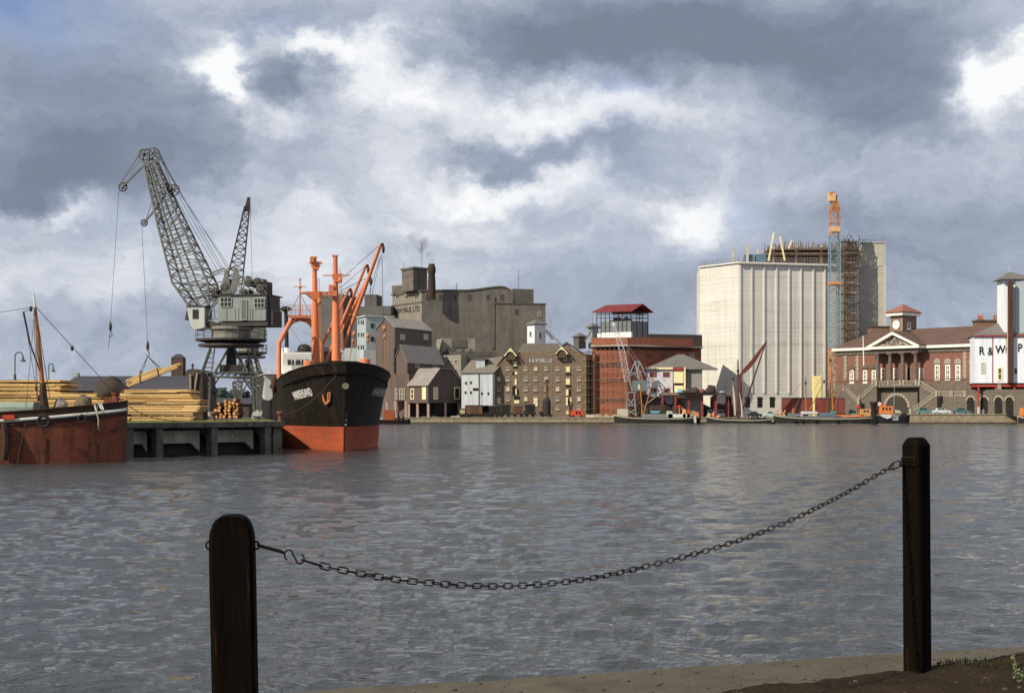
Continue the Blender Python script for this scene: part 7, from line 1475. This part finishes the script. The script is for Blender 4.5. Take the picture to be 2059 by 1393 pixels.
mb = MB(); mb.ball(P4(T, 1366, 817), .42, .3, .3, 10, 6); mb.ball(P4(T, 1372, 821), .3, .3, .3, 10, 6); mb.build('lifebuoy', rp, T, smooth=True); mb = MB(); mb.bar(P4(T, 1366, 820), P4(T, 1366, 834), .1); mb.bar(P4(T, 1397, 836, -2.6), P4(T, 1398, 850, -2.7), .55, .3); mb.build('stern_post', creamw, T)
mb = MB(); mb.wire([P4(T, 1285, 745), P4(T, 1240, 832)], .03); mb.wire([P4(T, 1285, 745), P4(T, 1318, 742)], .03); mb.wire([P4(T, 1318, 745), P4(T, 1398, 832)], .03); mb.build('rigging', rope, T)
T, S = barge(1420, 1562, 346.0, 'low dark barge with dark red brailed sail and long sprit before the silo', 1.1)
dred = mat('red_ochre_sail', (.15, .045, .035), .95, .3, 1.5, bump=.05); sp = mat('dark_spar', (.085, .030, .022), .7, .3, 2)
pole(T, ((1485, 840), (1485, 780), (1484, 745), (1484, 722)), [.26, .24, .2, .1], sp); pole(T, ((1490, 832), (1516, 760), (1541, 684)), [.17, .19, .09], sp, 'sprit')
mb = MB(); P = [(1486, 754), (1495, 742), (1512, 722), (1541, 685), (1541, 690), (1520, 726), (1508, 741), (1500, 748), (1488, 756)]
p3 = [P4(T, x, y, .3) for x, y in P]; mb.prY([(v.x, v.z) for v in p3], .15, .45); sl = mb.build('brailed_sail', dred, T)
mb = MB(); mb.tube([P4(T, 1487, 752, .2), P4(T, 1488, 775, .1), P4(T, 1489, 800, .1), P4(T, 1487, 832, .1)], [.35, .5, .45, .25], 8); mb.build('furled_sail', dred, T, smooth=True)
pole(T, ((1477, 838), (1475, 800), (1474, 762)), [.14, .22, .20], mat('mizzen_canvas', (.22, .15, .11), .9, .3, 2), 'mizzen'); mb = MB(); mb.tube([P4(T, 1479, 835, -.3), P4(T, 1477, 800, -.3), P4(T, 1474, 775, -.3)], [.18, .3, .1], 7); mb.tube([P4(T, 1493, 838, -.3), P4(T, 1491, 812, -.3), P4(T, 1487, 790, -.3)], [.25, .2, .06], 7); mb.build('hanging_canvas', mat('pale_canvas', (.50, .44, .36), .9, .2, 2), T, smooth=True)
mb = MB(); mb.ball(P4(T, 1484, 746), .35, .3, .6, 8, 6); mb.ball(P4(T, 1474, 762), .3, .3, .4, 8, 6); mb.build('mast_block', brn, T); mb = MB(); mb.wire([P4(T, 1484, 722), P4(T, 1428, 842)], .03); mb.wire([P4(T, 1484, 725), P4(T, 1474, 765)], .03); mb.wire([P4(T, 1541, 688), P4(T, 1492, 838)], .03); mb.build('rigging', rope, T)
mb = MB(); a, b = P4(T, 1538, 848, -1.8), P4(T, 1555, 842, -1.8); mb.box(a.x, b.x, -2.2, -1.4, max(.5, a.z), b.z); mb.build('white_skiff', wht, T); mb = MB(); mb.ball(P4(T, 1427, 838), .5, .5, .7, 8, 6, .2); mb.ball(P4(T, 1435, 834), .4, .5, .9, 8, 6, .2); mb.ball(P4(T, 1445, 838), .5, .4, .5, 8, 6, .2); mb.build('sacks', mat('orange_sacks', (.45, .22, .12), .9, .2, 3), T, smooth=True)
T, S = barge(1554, 1768, 344.5, 'long black barge with two masts, blue covers and yellow wheelhouse before the maroon vans', 1.5)
pole(T, ((1621, 830), (1620, 780), (1620, 757)), [.16, .14, .06], orm, 'foremast'); pole(T, ((1675, 824), (1672, 760), (1671, 722)), [.22, .19, .08], orm); pole(T, ((1676, 822), (1700, 765), (1716, 730)), [.13, .13, .07], mat('red_brown_spar', (.25, .09, .05), .7, .3, 2), 'gaff'); pole(T, ((1628, 824), (1643, 795), (1657, 768)), [.12, .12, .06], orm, 'boom')
for a_ in ((1670, 724), (1620, 770), (1657, 767)): mb = MB(); mb.ball(P4(T, *a_), .27, .27, .45, 8, 6); mb.build('mast_block', brn, T, smooth=True)
for x0, y0, x1, y1, m_, nm in ((1728, 822, 1760, 836, mat('ochre_wheelhouse', (.52, .30, .11), .6, .15, 1), 'wheelhouse'), (1645, 830, 1676, 837, mat('blue_cover', (.12, .19, .25), .8, .2, 1), 'blue_cover'), (1612, 827, 1642, 832, wht, 'white_skiff'), (1676, 834, 1736, 838, orp, 'orange_bulwark'), (1600, 836, 1690, 842, mat('grey_blue_hatch', (.17, .20, .22), .8, .2, 1), 'hatch_cover'), (1672, 826, 1679, 831, mat('green_paint', (.06, .25, .13), .6, .1, 2), 'green_winch'), (1720, 816, 1729, 820, rp, 'red_box'), (1723, 820, 1726, 835, orm, 'box_post'), (1585, 831, 1606, 838, mat('grey_blue_hatch', (.17, .20, .22)), 'fore_hatch')):
    mb = MB(); a, b = P4(T, x0, y1, -.5), P4(T, x1, y0, -.5); dy = .3 if nm in ('red_box', 'box_post') else 1.3
    mb.prY([(a.x, a.z), (a.x + .05, b.z - .12), (a.x + .3, b.z), (b.x - .3, b.z), (b.x, b.z - .12), (b.x, a.z)], -.5 - dy, -.5 + dy); o = mb.build(nm, m_, T)
    if nm == 'wheelhouse':
        mb = MB(); 
        for x in (.7, 1.5, 2.9): mb.box(a.x + x, a.x + x + .5, -1.85, -1.803, a.z + .9, b.z - .3)
        mb.build('window', GL(), o)
mb = MB(); c = P4(T, 1752, 829, -1.9); mb.tube([c + Vector((.32 * cos(a), 0, .32 * sin(a))) for a in [2 * pi * i / 14 for i in range(14)]], .11, 6, closed=True); mb.build('lifebuoy', mat('buoy_white_red', (.75, .30, .22), .6, .2, 3), T, smooth=True)
mb = MB()
for a, b, w in (((1562, 836), (1566, 823), .3), ((1567, 836), (1563, 825), .25), ((1573, 838), (1579, 824), .25), ((1578, 838), (1572, 828), .2), ((1594, 832), (1595, 821), .15)): mb.bar(P4(T, *a, -.6), P4(T, *b, -.6), w)
mb.build('orange_windlass', mat('salmon_paint', (.62, .28, .15), .7, .15, 2), T); mb = MB()
for px in (1598, 1613, 1641, 1684): mb.ball(P4(T, px, 846, -2.9), .35, .2, .5, 8, 6)
mb.build('fenders', blr, T, smooth=True); mb = MB(); mb.wire([P4(T, 1671, 724), P4(T, 1722, 830)], .03); mb.wire([P4(T, 1671, 724), P4(T, 1612, 830)], .03); mb.wire([P4(T, 1620, 760), P4(T, 1560, 830)], .03); mb.build('rigging', rope, T)
# tug
T, S = barge(1752, 1826, 342.6, 'stubby tug with orange wheelhouse, white bulwark and black tyre fenders at its bow', 1.75, None, mat('tug_black', (.018, .016, .016), .6, .3, 1), mat('tug_black', (.018, .016, .016)))
og = mat('tug_orange', (.66, .22, .06), .6, .15, 1)
mb = MB(); a, b = P4(T, 1768, 832, -.3), P4(T, 1793, 816, -.3); mb.prY([(a.x, a.z), (a.x + .1, b.z - .1), (a.x + .3, b.z), (b.x - .2, b.z), (b.x, b.z - .2), (b.x + .1, a.z)], -1.6, 1.2); o = mb.build('wheelhouse', og, T); mb = MB()
for x in (.4, 1.2, 2.0): mb.box(a.x + x, a.x + x + .45, -1.66, -1.603, a.z + .95, b.z - .35)
mb.build('window', GL(), o)
mb = MB(); a, b = P4(T, 1772, 842, -2.3), P4(T, 1791, 833, -2.3); mb.prY([(a.x, a.z + .5), (a.x - .5, b.z), (b.x, b.z), (b.x, a.z + .3), (b.x - 1, a.z)], -2.95, -2.6); mb.build('white_bulwark', wht, T); mb = MB(); a, b = P4(T, 1796, 830, -.5), P4(T, 1812, 823, -.5); mb.prY([(a.x, a.z), (a.x, b.z), (b.x - .5, b.z - .3), (b.x, a.z)], -1.2, .8); mb.build('fore_cabin', creamw, T)
mb = MB(); c = P4(T, 1757, 812, 0); mb.lathe((c.x, 0, 1.6), [(.7, 0), (.65, c.z - 1.6 - .5), (1.0, c.z - 1.4), (1.0, c.z - 1.1)], 14); mb.build('funnel', blr, T, smooth=True); mb = MB(); c = P4(T, 1768, 812, -.5); mb.lathe(c, [(.5, -.06), (.5, .06)], 14, 'y'); mb.build('white_disc', wht, T); mb = MB(); c = P4(T, 1773, 814, -.5); mb.ball(c, .45, .3, .35, 10, 6); mb.build('red_lamp', rp, T, smooth=True)
mb = MB(); mb.tube([P4(T, 1797, 830), P4(T, 1799, 768)], [.08, .04], 6); mb.build('mast', bgp, T); mb = MB()
for px, py, r in ((1818, 838, .7), (1822, 845, .6), (1812, 845, .5), (1760, 842, .6), (1756, 848, .5)): c = P4(T, px, py, -1.2 if px > 1800 else -2.3); mb.tube([c + Vector((r * cos(a), .1, r * sin(a))) for a in [2 * pi * i / 14 for i in range(14)]], r * .4, 7, closed=True)
mb.build('tyre_fenders', blr, T, smooth=True); mb = MB(); a, b = P4(T, 1794, 845, -2.4), P4(T, 1806, 836, -2.4); mb.box(a.x, b.x, -2.75, -2.5, a.z, b.z); mb.build('grey_patch', mat('grey_plate', (.25, .30, .34), .7, .2, 2), T)
# right-edge boat
T, S = barge(2046, 2140, 343, 'dark boat with orange wheelhouse cut by the right frame edge', 1.2, None); mb = MB(); a, b = P4(T, 2052, 836), P4(T, 2075, 820); mb.prY([(a.x, a.z), (a.x + .2, b.z), (b.x, b.z), (b.x, a.z)], -1, 1); mb.build('wheelhouse', og, T)
# small boats and jetty right of the ship
T = Thing('workboat', 'small dark workboat with rusty red hold beside the ship bow', 'boat', (G2(788, 345).x, 345, 0)); SW = [(-4.5, -4.3, .2, .1, 1.4), (-4, -3.9, 1.0, .6, 1.25), (-2, -2, 1.5, 1.3, 1.0), (2, 2, 1.5, 1.3, 1.0), (4, 4, 1.3, 1.0, 1.1), (4.5, 4.4, .9, .4, 1.2)]
hull(T, SW, [0, -.2], [blk, blk], deck=brn, dz=.2); mb = MB(); a, b = P4(T, 772, 838), P4(T, 794, 824); mb.box(a.x, b.x, -1, 1, 1, b.z); mb.build('red_hold', mat('rust_red', (.30, .08, .04), .85, .3, 1.5), T)
T = Thing('timber_jetty', 'short dark timber jetty on piles right of the ship bow', 'jetty', (G2(800, 348).x, 348, 0)); mb = MB(); a, b = G2(775, 348), G2(812, 348); mb.box(a.x - T.loc.x, b.x - T.loc.x, -1.5, 1.6, 1.1, 1.4); mb.build('deck', brn, T)
for i in range(5): mb = MB(); x = (a.x - T.loc.x) + (b.x - a.x) * i / 4; mb.box(x - .22, x + .22, -1.75, -1.35, -1, 2.0); mb.build('pile', brn, T)
# far trees and low town edge behind the cranes
tl = mat('distant_foliage', (.045, .075, .060), .95, .4, .4); trk = mat('tree_trunk', (.06, .045, .035), .9, .2, 1)
def tree(px, D, yt, rx, label):
    p = G2(px, D); T = Thing('distant_tree', label, 'tree', (p.x, D, GZ(p.x)), 0, 'distant trees seen through the crane legs'); H = zt(yt, D) - T.loc.z; mb = MB(); mb.tube([(0, 0, 0), (.2, 0, H * .4), (0, 0, H * .7)], [.5, .35, .15], 7)
    for k in range(5): a = k * 1.3; mb.tube([(0, 0, H * .35), (cos(a) * rx * .5, sin(a) * rx * .5, H * .65)], [.2, .06], 5)
    mb.build('trunk', trk, T); mb = MB()
    cl = [Vector((random.uniform(-1, 1) * rx * .75, random.uniform(-1, 1) * rx * .6, H * random.uniform(.35, .88))) for _ in range(16)]
    for c in cl:
        for _ in range(70):
            d = Vector([random.gauss(0, 1) for _ in range(3)]).normalized(); q_ = c + d * rx * .36 * random.uniform(.6, 1.05); s_ = random.uniform(.35, .75); e1 = d.orthogonal().normalized() * s_; e2 = d.cross(e1).normalized() * s_ * .7; q_.z = min(q_.z, H)
            mb.add([q_ - e1, q_ - e2, q_ + e1, q_ + e2], [(0, 1, 2, 3)])
    mb.build('crown', tl, T, recalc=False)
tree(436, 470, 788, 5.5, 'leftmost and lowest of the distant trees between the crane legs'); tree(450, 480, 780, 7, 'middle and tallest distant tree between the crane legs'); tree(468, 475, 784, 6, 'rightmost distant tree between the crane legs')
tree(524, 500, 795, 6, 'distant tree right of the crane legs beside the ship')
T = Thing('low_shed', 'low dark slate shed under the distant trees between the crane legs', 'shed', (G2(450, 300).x, 300, 1.5)); a, b = G2(405, 300), G2(500, 300); mb = MB(T.I); mb.box(a.x, b.x, 300, 312, 1.4, zt(812, 300)); mb.build('wall', dbr, T); mb = MB(T.I); mb.prX([(299.5, zt(812, 300) + .004), (306, zt(800, 306)), (312.5, zt(812, 300) + .004)], a.x - .4, b.x + .4); mb.build('roof', slate, T)
